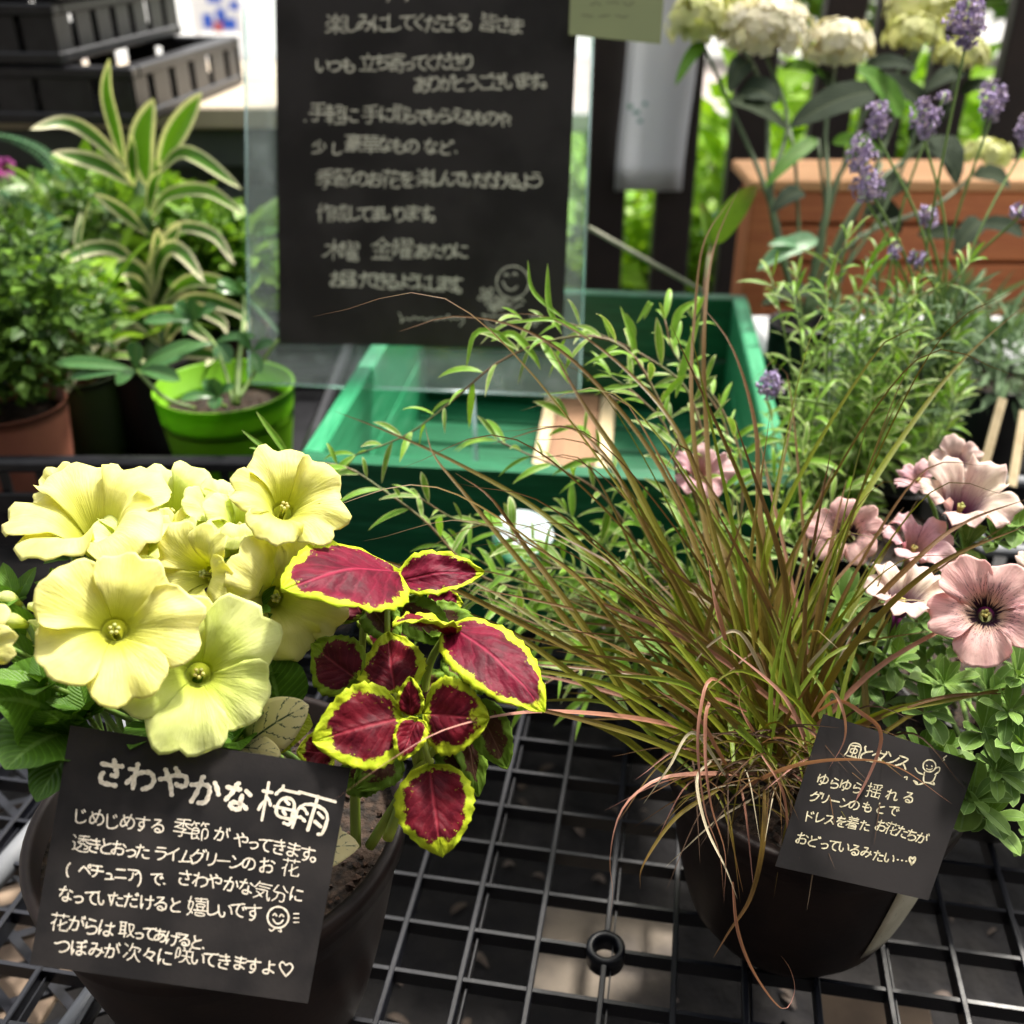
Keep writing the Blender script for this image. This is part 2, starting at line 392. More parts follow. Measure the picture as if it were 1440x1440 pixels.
# ------------------------------------------------------------------ the ground and what lies far behind
def sheet(name, x0, x1, y0, y1, z, m, div=1):
    mb = MB(); rows = []; 
    for j in range(div + 1):
        rows.append([Vector((x0 + (x1 - x0) * i / div, y0 + (y1 - y0) * j / div, z)) for i in range(div + 1)])
    mb.grid(rows, [[(0, 0)] * (div + 1)] * (div + 1), [[(0, 0)] * (div + 1)] * (div + 1))
    return tag(mb.build(name, m), kind='structure')
M['ground'] = plain('ground_concrete', (.20, .18, .165), (.12, .11, .10), 7, .9, .3, 60, .003)
M['lawn_soil'] = plain('lawn_soil', (.12, .26, .03), (.17, .34, .04), 1.5, .95)
M['paving_pink'] = plain('paving_pink', (.40, .33, .31), (.34, .30, .28), 2.5, .9)
M['road_pale'] = plain('road_pale', (.42, .42, .41), (.36, .36, .36), 1.2, .9)
M['far_wall'] = plain('far_wall', (.6, .61, .62), (.5, .52, .54), .6, .9)
GZ = -0.75
sheet('ground', -150, 150, -20, 300, GZ, M['ground'])
sheet('path', -30, -0.9, 2.6, 11.0, GZ + .004, M['paving_pink'])
sheet('lawn', -0.9, 30, 2.2, 7.0, GZ + .004, M['lawn_soil'])
sheet('pavement', -0.9, 30, 7.1, 11.0, GZ + .004, M['paving_pink'])
sheet('road', -60, 60, 11.0, 22.0, GZ + .008, M['road_pale'])
kb = MB()
for i in range(34): kb.box((-.45 + i * .91, 7.05, GZ + .06), (.9, .12, .12), None, .01)
tag(kb.build('kerb', M['road_pale'], smooth=False), kind='structure')

# a long pale building closes the view
def far_building(x0, x1, y, h, label, wm, storey=2.6):
    b = empty('building', ((x0 + x1) / 2, y, GZ), label, 'building')
    MB().box(((x0 + x1) / 2, y + 3, GZ + h / 2), (x1 - x0, 6, h)).build('wall', wm, b, smooth=False)
    MB().box(((x0 + x1) / 2, y + 3, GZ + h + .1), (x1 - x0 + .6, 6.6, .2)).build('roof', M['grey_board'], b, smooth=False)
    x = x0 + 1.2
    while x < x1 - 1.2:
        w = MB().box((x, y - .02, GZ + 1.6), (1.3, .06, 1.4)).build('window', M['white_plastic'], b, smooth=False)
        MB().box((x, y - .055, GZ + 1.6), (1.16, .02, 1.26)).build('pane', M['grey_plastic'], w, smooth=False)
        x += 2.6
far_building(1.0, 20.0, 22.5, 5.0, 'long pale building across the road behind the fence', M['far_wall'])
far_building(-22.0, -6.6, 24.0, 5.5, 'grey building across the road beyond the crates', M['grey_plastic'])

# banner with blue shapes
p0 = PY(262, -30, 9.0); p1 = PY(345, 46, 9.0)
bn = empty('banner', (p0.x, 9.0, GZ), 'white banner with blurred blue and red shapes beyond the crate stack', 'banner')
MB().box(((p0.x + p1.x) / 2, 9.0, (p0.z + p1.z) / 2), (abs(p1.x - p0.x), .02, abs(p0.z - p1.z))).build('cloth', M['bright_white'], bn, smooth=False)
M['blue_print'] = plain('blue_print', (.02, .09, .55), (.03, .12, .6), 5, .7)
M['red_print'] = plain('red_print', (.55, .12, .12), (.5, .1, .12), 5, .7)
mb = MB()
for (a, b, c, d) in ((284, 20, 300, 40), (303, 12, 318, 30), (312, 26, 333, 42), (290, -10, 312, 4), (322, 2, 336, 14)):
    q0 = PY(a, b, 8.985); q1 = PY(c, d, 8.985); mb.box(((q0.x + q1.x) / 2, 8.985, (q0.z + q1.z) / 2), (q1.x - q0.x, .004, q0.z - q1.z))
mb.build('printed_shape', M['blue_print'], bn, smooth=False)
mb = MB(); q0 = PY(300, 31, 8.983); q1 = PY(314, 45, 8.983); mb.box(((q0.x + q1.x) / 2, 8.983, (q0.z + q1.z) / 2), (q1.x - q0.x, .004, q0.z - q1.z)); mb.build('printed_shape', M['red_print'], bn, smooth=False)
for x in (p0.x + .03, p1.x - .03): MB().tube([(x, 9.03, GZ), (x, 9.03, p0.z + .1)], .02, 8).build('post', M['white_plastic'], bn)

# ------------------------------------------------------------------ fence
FY = 1.62
fence = empty('fence', (.6, FY, GZ), 'dark brown fence of upright slats behind the plants', 'fence')
for px in (760, 858, 957, 1057, 1168, 1240, 1324, 1420, 1516):
    q = PY(px, 150, FY)
    MB().box((q.x, FY, .30), (.058, .03, 2.1), None, .003).build('slat', M['fence_brown'], fence, smooth=False)
for z in (-.55, 1.25):
    MB().box((.60, FY + .034, z), (1.55, .03, .07), None, .003).build('rail', M['fence_brown'], fence, smooth=False)

# sheets pinned on the fence
q0, q1 = PY(884, -60, FY - .03), PY(962, 268, FY - .03)
pp = empty('paper_sheet', (q0.x, FY - .03, q1.z), 'white paper sheet with faint blue print hung on the brown fence', 'paper sheet')
mb = MB()
rows = []
for j in range(9):
    t = j / 8; rows.append([Vector((q0.x + (q1.x - q0.x) * i / 6 + .004 * math.sin(t * 5), FY - .032 - .0012 * math.sin(i * 1.1 + t * 4), q0.z + (q1.z - q0.z) * t)) for i in range(7)])
mb.grid(rows, [[(0, 0)] * 7] * 9, [[(0, 0)] * 7] * 9).build('sheet', M['paper_white'], pp, solid=.0006)
mb = MB()
for (x, y, w) in ((872, 150, 7), (881, 158, 9), (893, 146, 5), (886, 170, 6)):
    q = PY(x + 14, y, FY - .045); mb.box(q, (w * .0011, .001, .006))
mb.build('print', plain('pale_blue_print', (.18, .38, .42), (.2, .42, .3), 20, .8), pp, smooth=False)

# ------------------------------------------------------------------ timber counter and the stacked crates (far left)
cb = empty('counter', (-.65, 1.42, GZ), 'counter with a pale wood top behind the left plants', 'counter')
a = PY(-60, 152, 1.45); b = PY(520, 152, 1.45)
def plank(name, m, x0, x1, y0, y1, z0, z1, par, bev=.003): return MB().box(((x0 + x1) / 2, (y0 + y1) / 2, (z0 + z1) / 2), (x1 - x0, y1 - y0, z1 - z0), None, bev).build(name, m, par, smooth=False)
zt = PY(0, 150, 1.30).z; zb = PY(0, 182, 1.30).z
plank('edge_board', M['beam_wood'], -1.4, -.02, 1.30, 1.34, zb, zt, cb)
plank('top_board', M['beam_wood'], -1.4, -.02, 1.343, 1.54, zt - .014, zt - .001, cb)
plank('top_board', M['beam_wood'], -1.4, -.02, 1.544, 1.76, zt - .014, zt - .001, cb)
zb2 = PY(0, 236, 1.31).z
plank('apron', M['grey_board'], -1.4, -.02, 1.312, 1.332, zb2, zb - .002, cb)
plank('apron', M['grey_board'], -1.4, -.02, 1.33, 1.35, PY(0, 300, 1.33).z, PY(0, 262, 1.33).z, cb)
plank('back_panel', M['grey_board'], -1.4, -.02, 1.36, 1.375, GZ + .02, zb - .004, cb)
for x in (-1.38, -.05): plank('leg', M['grey_board'], x, x + .03, 1.36, 1.40, GZ, zb - .002, cb)
TOPZ = zt

def crate(cx, cy, z, w, d, h, rot, label, nx=9, m=None, openings=True):
    """slatted plastic nursery crate: rim, base rim, upright ribs with gaps, floor bars"""
    c = empty('nursery_crate', (cx, cy, z), label, 'crate', 'black plastic crates stacked on the counter')
    m = m or M['black_plastic']; Mx = Matrix.Rotation(rot, 3, 'Z')
    T = lambda p: Vector((cx, cy, z)) + Mx @ Vector(p)
    t = .005
    for nm, zz, hh, tt in (('rim', h - .006, .012, .020), ('base_rim', .006, .012, .008)):
        mb = MB()
        for s in (-1, 1):
            mb.box(T((0, s * (d / 2 - tt / 2), zz)), (w, tt, hh), Mx, .002); mb.box(T((s * (w / 2 - tt / 2), 0, zz)), (tt, d - 2 * tt - .002, hh), Mx, .002)
        mb.build(nm, m, c, smooth=False)
    for s in (-1, 1):
        for i in range(nx + 1):
            x = -w / 2 + .02 + (w - .04) * i / nx; MB().box(T((x, s * (d / 2 - .005), h / 2)), (w / nx * (.64 if i % 3 else .92), t, h - .024), Mx).build('rib', m, c, smooth=False)
        ny = max(3, int(nx * d / w))
        for i in range(ny + 1):
            y = -d / 2 + .02 + (d - .04) * i / ny; MB().box(T((s * (w / 2 - .005), y, h / 2)), (t, d / ny * .62, h - .024), Mx).build('rib', m, c, smooth=False)
    mb = MB()
    for i in range(nx * 2): mb.box(T((-w / 2 + .02 + (w - .04) * i / (nx * 2 - 1), 0, .006)), (.006, d - .03, .006), Mx)
    for i in range(nx): mb.box(T((0, -d / 2 + .02 + (d - .04) * i / (nx - 1), .0125)), (w - .03, .006, .006), Mx)
    mb.build('floor_grid', m, c, smooth=False); return c
ch_ = .058
M['crate_dull'] = plain('crate_dull', (.045, .045, .055), (.07, .07, .08), 20, .4)
for i, (dx, w, lab) in enumerate(((.00, .62, 'lowest black crate of the stack on the counter'), (-.045, .56, 'second black crate up in the stack on the counter'), (-.04, .56, 'third black crate up in the stack on the counter'), (-.05, .56, 'fourth crate up in the stack on the counter, greyer than the rest'), (-.05, .56, 'fifth crate up in the stack on the counter'), (-.055, .56, 'topmost crate of the stack on the counter'))):
    crate(-.69 + dx, 1.365, TOPZ + .0005 + i * (ch_ + .002), w, .34, ch_, R(-6 + i * .7), lab, 10, M['crate_dull'] if i == 3 else None)

# ------------------------------------------------------------------ display bench: a black plastic grid
BR = R(-9.6); BX = Vector((math.cos(BR), math.sin(BR), 0)); BY = Vector((-math.sin(BR), math.cos(BR), 0)); BO = PZ(852, 1332, 0)
BM = Matrix((BX, BY, CZ)).transposed()
bench = empty('display_bench', (0, .5, GZ), 'black plastic grid bench top carrying the potted plants', 'display bench')
def BP(i, j, z=0.0): return BO + BX * i + BY * j + CZ * z
cwx, cwy = .0345, .0290
def tbar(mb, a, b, w=.0014, h=.011, lip=.0030, top=0.0):
    """rib with a lip along its top"""
    a, b = Vector(a), Vector(b)
    mb.beam(a + CZ * (top - h / 2 - .0016), b + CZ * (top - h / 2 - .0016), w, h, bev=.0003); mb.beam(a + CZ * (top - .0008), b + CZ * (top - .0008), lip, .0016, bev=.0005)
XL, XH, YL, YH = -11, 20, -4, 28
for i in range(XL, XH):
    mb = MB(); y0 = YL * cwy if i < 0 or i > 0 else YL * cwy
    if i == 0:
        tbar(mb, BP(0, YL * cwy), BP(0, -.0098)); tbar(mb, BP(0, .0098), BP(0, YH * cwy))
    else: tbar(mb, BP(i * cwx, YL * cwy), BP(i * cwx, YH * cwy))
    if i % 2 == 0:  # paired thin rib
        mb.beam(BP(i * cwx + .0034, YL * cwy, -.0075), BP(i * cwx + .0034, YH * cwy, -.0075), .0008, .006)
    mb.build('grid_bar', M['bench_plastic'], bench, smooth=False)
for j in range(YL, YH):
    mb = MB()
    def seg(x0, x1): 
        mb.beam(BP(x0, j * cwy, -.0063), BP(x1, j * cwy, -.0063), .0013, .0096, bev=.0003); mb.beam(BP(x0, j * cwy, -.0018), BP(x1, j * cwy, -.0018), .0021, .0016)
    if j == 0: seg(XL * cwx, -.0098); seg(.0098, XH * cwx)
    else: seg(XL * cwx, XH * cwx)
    mb.build('cross_bar', M['bench_plastic'], bench, smooth=False)
MB().lathe(BP(0, 0, 0), [(.0062, -.010), (.0062, .0004), (.0070, .0012), (.0090, .0012), (.0098, .0002), (.0098, -.010), (.0062, -.010)], 32).build('ring', M['bench_plastic'], bench)
MB().lathe(BP(9 * cwx + .012, 1 * cwy, -.013), [(.0092, -.004), (.0092, .001), (.0112, .001), (.0125, -.004), (.0092, -.004)], 32).build('ring', M['bench_plastic'], bench)
# lower lattice under the grid
def lattice_patch(x0, x1, y0, y1, z, pitch=.030, w=.0040, h=.003):
    """diamond lattice clipped to a rectangle of bench coordinates"""
    for sg_ in (1, -1):
        mb = MB(); c = -3.0
        while c < 3.0:
            pts = []
            for x in (x0, x1):
                y = sg_ * .62 * x + c
                if y0 <= y <= y1: pts.append((x, y))
            for y in (y0, y1):
                x = (y - c) / (sg_ * .62)
                if x0 < x < x1: pts.append((x, y))
            if len(pts) >= 2 and math.dist(pts[0], pts[1]) > .008: mb.beam(BP(*pts[0], z - (.0032 if sg_ > 0 else 0)), BP(*pts[1], z - (.0032 if sg_ > 0 else 0)), w, h)
            c += pitch
        mb.build('lower_lattice', M['bench_plastic'], bench, smooth=False)
lattice_patch(-.46, -.215, -.10, .30, -.050, .026, .0050)
lattice_patch(.06, .17, -.12, .01, -.055, .026, .0046)
# edge tubes at the near left
for (a, b, w) in ((PZ(-90, 1330, -.004), PZ(110, 1100, -.004), .011),):
    MB().tube([a, b + (b - a) * .55], w / 2 + .001, 14).build('edge_tube', M['grey_plastic'], bench)
MB().tube([PZ(60, 1500, -.006), PZ(175, 1340, -.006)], .006, 14).build('edge_tube', M['grey_plastic'], bench)
for (x, y) in ((-.75, -.1), (.8, -.1), (-.75, 1.15), (.8, 1.15)): MB().box((x, y, (GZ - .02) / 2 - .01), (.04, .04, -GZ - .03), None, .004).build('leg', M['black_plastic'], bench, smooth=False)
for (a, b) in (((-.77, -.1), (.82, -.1)), ((-.77, 1.15), (.82, 1.15))): MB().beam((a[0], a[1], -.035), (b[0], b[1], -.035), .03, .03).build('bearer', M['black_plastic'], bench, smooth=False)
sheet('ground_shade', -1.3, 1.4, -.5, 1.7, GZ + .012, M['under_bench_shade'])  # dark sheet standing in for the shade on the ground below the bench

# slab and boards under the grid
# added wall and canopy behind the viewer, keeping bright sky out of reflections
blocker = empty('sky_blocker', (0, -2.2, GZ), 'shop wall with a window and a fabric awning facing the bench', 'shop front')
M['blocker_wall'] = plain('blocker_wall', (.16, .14, .12), (.12, .11, .10), 3, .9); M['blocker_cloth'] = plain('blocker_fabric', (.36, .35, .32), (.28, .28, .26), 2.2, .9); add_transl(M['blocker_cloth'], .3)
MB().box((0, -2.3, GZ + 1.7), (11, .2, 3.4)).build('wall', M['blocker_wall'], blocker, smooth=False)
MB().box((1.2, -2.18, GZ + 1.3), (2.2, .05, 1.4), None, .01).build('window', M['grey_plastic'], blocker, smooth=False)
for k in range(10): MB().box((-4.95 + k * 1.1, -1.50, GZ + 3.02), (1.09, 1.42, .03), Matrix.Rotation(R(-8), 3, 'X')).build('blocker_panel', M['blocker_cloth'], blocker, smooth=False)
sh = empty('shade_board', (.1, .5, -.22), 'dark lower shelf board strewn with dry leaves under the grid', 'shelf')  # board added for darkness, its colour stands for shade below the grid
MB().box((.0, .50, -.2265), (1.7, 1.3, .012), BM, .002).build('board', M['under_bench_shade'], sh, smooth=False)
sl = PZ(855, 1338, -.05)
tb = empty('tile', (sl.x, sl.y, -.062), 'stained tan tile under the grid by the plastic ring', 'tile')
c0, c1, c2 = PZ(765, 1258, -.055), PZ(948, 1275, -.055), PZ(750, 1400, -.055)
MB().box(((c1 + c2) / 2) - CZ * .003, ((c1 - c0).length, (c2 - c0).length, .006), BM, .001).build('slab', M['tan_board'], tb, smooth=False)
for k, (x, y, w, h, lab) in enumerate(((1232, 1430, .06, .035, 'tan tile under the grid below the brown pot'), (-20, 1360, .10, .19, 'tan tile under the lattice at the near corner of the bench'))):
    q = PZ(x, y, -.075); t_ = empty('tile', (q.x, q.y, -.08), lab, 'tile')
    MB().box(q - CZ * .002, (w, h, .006), BM, .001).build('slab', plain('tan_slab', (.34, .25, .18), (.22, .16, .12), 24, .85), t_, smooth=False)
# dry leaves fallen below the grid
dl = M['dry_leaf'] = leafmat('dry_leaf', (.10, .075, .06), (.20, .16, .14), transl=.1, rough=.8)
mb = MB()
for k in range(150):
    q = Vector((random.uniform(-.35, .5), random.uniform(.1, .8), -.2185)); an = random.random() * 6.28; L = random.uniform(.008, .02)
    d = Vector((math.cos(an), math.sin(an), 0)) * L
    mb.join(strip(arc(q, q + d, random.uniform(.003, .009), 6), lance(L * random.uniform(.1, .28)), fold=.4))
o = mb.build('fallen_leaves', dl, loc=(0, .4, -.22)); tag(o, 'dry fallen leaves lying under the grid', 'leaf litter', kind='stuff')

# ------------------------------------------------------------------ green painted crate
GO = PZ(415, 648, .131); GW, GD, GH, GT = .335, .40, .131, .014
gc = empty('wooden_crate', (GO.x, GO.y, 0), 'green painted open wooden crate with a round hole in its front', 'crate')
GM = Matrix((CX, CYv, CZ)).transposed()
def GP(x, y, z): return Vector((GO.x, GO.y, 0)) + CX * x + CYv * y + CZ * z
# side boards: splay a little, two boards high
for s, x in ((-1, GT / 2), (1, GW - GT / 2)):
    for k, (z0, z1) in enumerate(((.001, .064), (.0655, GH))):
        MB().box(GP(x, GD / 2, (z0 + z1) / 2), (GT, GD - 2 * GT - .001, z1 - z0), GM, .0015).build('side_board', M['green_wood_y_lit'], gc, smooth=False)
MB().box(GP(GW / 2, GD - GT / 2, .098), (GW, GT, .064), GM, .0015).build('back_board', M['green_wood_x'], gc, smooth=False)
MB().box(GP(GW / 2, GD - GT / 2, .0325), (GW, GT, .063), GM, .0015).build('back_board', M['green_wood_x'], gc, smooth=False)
# front board with a hole
def project_to_front(px, py):
    o_, n_ = GP(0, 0, 0), -CYv; q = PPL(px, py, o_, n_) - GP(0, 0, 0); return q.dot(CX), q.z
hx, hz = project_to_front(735, 756); hr = .0215
print('hole', hx, hz)
mb = MB(); n = 64; ring = []
def sq(a):  # point of the rectangle in direction a from the hole
    c, s_ = math.cos(a), math.sin(a); tx = ((GW - hx) / c if c > 0 else -hx / c) if abs(c) > 1e-6 else 9; tz = ((GH - hz) / s_ if s_ > 0 else -(hz - .001) / s_) if abs(s_) > 1e-6 else 9
    t = min(tx, tz); return hx + c * t, hz + s_ * t
angs = sorted([2 * math.pi * k / n for k in range(n)] + [math.atan2(z - hz, x - hx) % (2 * math.pi) for x in (0, GW) for z in (.001, GH)])
N_ = len(angs); V = []
for a_ in angs:
    ox, oz = sq(a_); c, s_ = math.cos(a_), math.sin(a_)
    V += [GP(ox, 0, oz), GP(hx + c * (hr + .0012), 0, hz + s_ * (hr + .0012)), GP(hx + c * hr, .0012, hz + s_ * hr), GP(hx + c * hr, GT, hz + s_ * hr), GP(ox, GT, oz)]
F = []
for k in range(N_):
    k2 = (k + 1) % N_
    for q in range(5):
        q2 = (q + 1) % 5; F.append((k * 5 + q, k * 5 + q2, k2 * 5 + q2, k2 * 5 + q))
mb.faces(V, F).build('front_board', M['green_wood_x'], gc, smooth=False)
for k in range(7):  # floor boards, the third and fourth left bare
    y = .03 + k * .052
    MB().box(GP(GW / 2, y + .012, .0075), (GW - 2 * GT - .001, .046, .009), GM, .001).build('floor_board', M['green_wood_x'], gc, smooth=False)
# bare battens lying in the crate
for (px, w, m_, lab) in ((806, .042, 'tan_wood', 'bare tan timber batten lying in the green crate'), (764, .012, 'pale_wood', 'thin pale batten beside the tan one in the green crate'), (851, .014, 'pale_wood', 'thin pale batten at the far side of the tan one in the green crate')):
    q = PZ(px, 615, .03) - GP(0, 0, 0); x = q.dot(CX)
    o = MB().box(GP(x, .280, .0205), (w, .19, .014), GM, .001).build('batten', M[m_], smooth=False, loc=GP(x, .19, .013)); tag(o, lab, 'batten')
# white sheet lying on the crate floor, seen through the hole
hq = GP(hx, 0, hz); hd = (hq - EYE); ht = EYE + hd * ((.0135 - EYE.z) / hd.z)
o = MB().box((ht.x, ht.y, .0132), (.13, .11, .0012), GM, .0003).build('white_sheet', M['bright_white'], smooth=False, loc=(ht.x, ht.y, .0126))
tag(o, 'white sheet lying in the green crate, seen through the round hole', 'paper')

# ------------------------------------------------------------------ clear stand inside the crate and the hanging sheet holder
SB = .70
TL, TR_, BL_, BR_ = None, None, None, None
# paper plane: leans back
bl = P(393, 482, .845); 
nrm = Vector((0, -math.cos(R(17)), math.sin(R(17)))); nrm = Matrix.Rotation(R(-2), 3, 'Z') @ nrm
def SP(px, py, off=0.0): return PPL(px, py, bl + nrm * off, nrm)
sign = empty('sign', SP(585, 556), 'large black handwritten sign in a clear sleeve with a smiling flower drawing', 'sign')
def slab(quad, th, nrm_, name, m, par, smooth=False):
    f = [q + nrm_ * th / 2 for q in quad]; b = [q - nrm_ * th / 2 for q in quad]
    return MB().faces(f + b, [(0, 1, 2, 3), (7, 6, 5, 4), (0, 4, 5, 1), (1, 5, 6, 2), (2, 6, 7, 3), (3, 7, 4, 0)]).build(name, m, par, smooth)
slab([SP(387, -60), SP(816, -60), SP(790, 491), SP(393, 482)], .0006, nrm, 'paper', M['card_black_gloss'], sign)
def rounded(corners, r, n=6):
    out_ = []
    for i, c in enumerate(corners):
        a_ = (corners[i - 1] - c).normalized(); b_ = (corners[(i + 1) % 4] - c).normalized()
        for k in range(n + 1):
            t = k / n; out_.append((c + a_ * r) * (1 - t) ** 2 + c * 2 * t * (1 - t) + (c + b_ * r) * t * t)
    return out_
# the sleeve: a frame of clear sheet round the paper (front face carries on over it)
oc = [SP(343, -70, .0012), SP(838, -70, .0012), SP(814, 557, .0012), SP(350, 538, .0012)]
rc = rounded(oc, .008)
# clear margins left, below and right of the paper, each its own flat piece
ip = [(387, -60), (816, -60), (790, 491), (393, 482)]
g = .35
for q4 in (((343, -70), (387 - g, -70), (393 - g, 482), (394, 538.0), (350, 538)), ((394, 539.0), (393.5, 482 + g * 2), (790, 491 + g * 2), (791, 556)), ((791.5, 556.0), (790 + g, 491), (816 + g, -70), (838, -70), (814, 557))):
    f = [SP(x, y, .0012) for x, y in q4]; MB().faces(f, [tuple(range(len(f)))]).build('clear_margin', M['clear_sheet'], sign, smooth=False)
for a_, b_ in (((343, -70), (350, 534)), ((353, 538.5), (811, 557.5)), ((815, 552), (838, -70))):
    MB().tube([SP(*a_, .0012), SP(*b_, .0012)], .0011, 6).build('sheet_edge', M['clear_edge'], sign)
zl = SP(400, 545).z
print('sign bottom', SP(350, 538), SP(814, 557), 'top', SP(600, 0))
# upright clear support plate standing on the crate floor
q = SP(665, 552); fz = .0125
pl = Vector((q.x, q.y, q.z)); pf = PZ(668, 648, .134)
o = slab([pl - CZ * .001, Vector((pf.x, GO.y + .03, .115)), Vector((pf.x, GO.y + .03, fz)), Vector((pl.x, pl.y, fz))], .003, CX, 'support_plate', M['clear_edge'], None)
tag(o, 'upright clear plastic plate standing in the green crate under the sign', 'plate')
for dz in (0,):
    a_ = slab([Vector((pl.x - .12, pl.y + .01, fz + .0005)), Vector((pl.x + .10, pl.y + .01, fz + .0005)), Vector((pl.x + .10, pl.y - .085, fz + .0005)), Vector((pl.x - .12, pl.y - .085, fz + .0005))], .003, CZ, 'base_plate', M['clear_sheet'], None)
    tag(a_, 'flat clear plastic plate lying on the floor of the green crate', 'plate')

# olive note clipped at the top of the sleeve
nt_ = empty('note', SP(866, 60, .004), 'small olive note card with faint writing over the top of the sign', 'note card')
noff = .006
slab([SP(803, -40, noff), SP(936, -40, noff), SP(929, 62, noff), SP(800, 49, noff)], .0006, nrm, 'card', M['paper_olive'], nt_)

# hanging cords of the sign (they leave the picture at the top)
tpl = SP(420, -70); tpr = SP(770, -70)
for q in (tpl, tpr): MB().tube([q, q + Vector((0, .02, .75))], .0008, 6).build('cord', M['clear_edge'], sign)
hr_ = empty('hanging_rail', (0, tpl.y + .02, GZ), 'thin steel rail on two posts that the black sign hangs from', 'rail')
MB().tube([(-1.3, tpl.y + .02, tpl.z + .75), (1.3, tpl.y + .02, tpl.z + .75)], .008, 10).build('bar', M['grey_plastic'], hr_)
for x in (-1.3, 1.3): MB().tube([(x, tpl.y + .02, GZ), (x, tpl.y + .02, tpl.z + .76)], .012, 10).build('post', M['grey_plastic'], hr_)
pa = PY(828, 320, .99); pb_ = PY(985, 408, .99)
o = MB().tube([pa, pb_ + (pb_ - pa) * .05], .0022, 8).build('cane', M['pale_stick'], loc=pa); tag(o, 'thin pale cane slanting above the back of the green crate', 'cane')

# ------------------------------------------------------------------ pots
def pot(name, cx, cy, z, r_top, r_bot, h, mat_, label, fill=.014, belly=.8, lip=.003, rimh=.0, soil=True, cat='flower pot', rim_mat=None, root=None, th=.0022):
    root = root or empty(name, (cx, cy, z), label, cat)
    c = (cx, cy, z)
    pr = [(0, .0), (r_bot * .92, 0), (r_bot, .004)]
    for k in range(1, 9):
        t = k / 8; pr.append((r_bot + (r_top - r_bot) * (t ** belly), .004 + (h - .004 - rimh) * t))
    if rimh: pr += [(r_top + lip, h - rimh), (r_top + lip + .0006, h - .001)]
    else: pr += [(r_top + .0006, h - .001)]
    pr += [(r_top + (lip if rimh else 0) - .0008, h), (r_top - th, h - .0006), (r_top - th - .001, h - fill - .004), (r_top * .5, h - fill - .005), (0, h - fill - .005)]
    MB().lathe(c, pr, 64).build('pot', mat_, root)
    if soil:
        mb = MB(); rr = r_top - th - .0006; nr_, na_ = 10, 40; rows = []
        for i in range(nr_ + 1):
            r = rr * i / nr_; rows.append([Vector((cx + r * math.cos(6.28319 * k / na_), cy + r * math.sin(6.28319 * k / na_), z + h - fill + noise.noise(Vector((r * 90 * math.cos(6.283 * k / na_) + cx * 50, r * 90 * math.sin(6.283 * k / na_), cy))) * .003 * (1 - (i / nr_) ** 4))) for k in range(na_ + 1)])
        mb.grid(rows, [[(0, 0)] * (na_ + 1)] * (nr_ + 1), [[(0, 0)] * (na_ + 1)] * (nr_ + 1)).build('soil', M['soil'], root)
        gr = MB()
        for k in range(int(40000 * rr * rr) + 30):
            a_ = random.random() * 6.283; r = rr * .97 * math.sqrt(random.random()); s_ = random.uniform(.0009, .0026)
            c_ = Vector((cx + r * math.cos(a_), cy + r * math.sin(a_), z + h - fill + .001)); Q = Matrix.Rotation(random.random() * 6, 3, rv())
            vs_ = [c_ + Q @ (Vector(v) * s_ * random.uniform(.7, 1.2)) for v in ((1, 0, 0), (-1, 0, 0), (0, 1, 0), (0, -1, 0), (0, 0, .8), (0, 0, -.8))]
            gr.faces(vs_, [(0, 2, 4), (2, 1, 4), (1, 3, 4), (3, 0, 4), (2, 0, 5), (1, 2, 5), (3, 1, 5), (0, 3, 5)])
        tag(gr.build('soil_grains', M['granule'], root, smooth=False), kind='stuff')
    return root
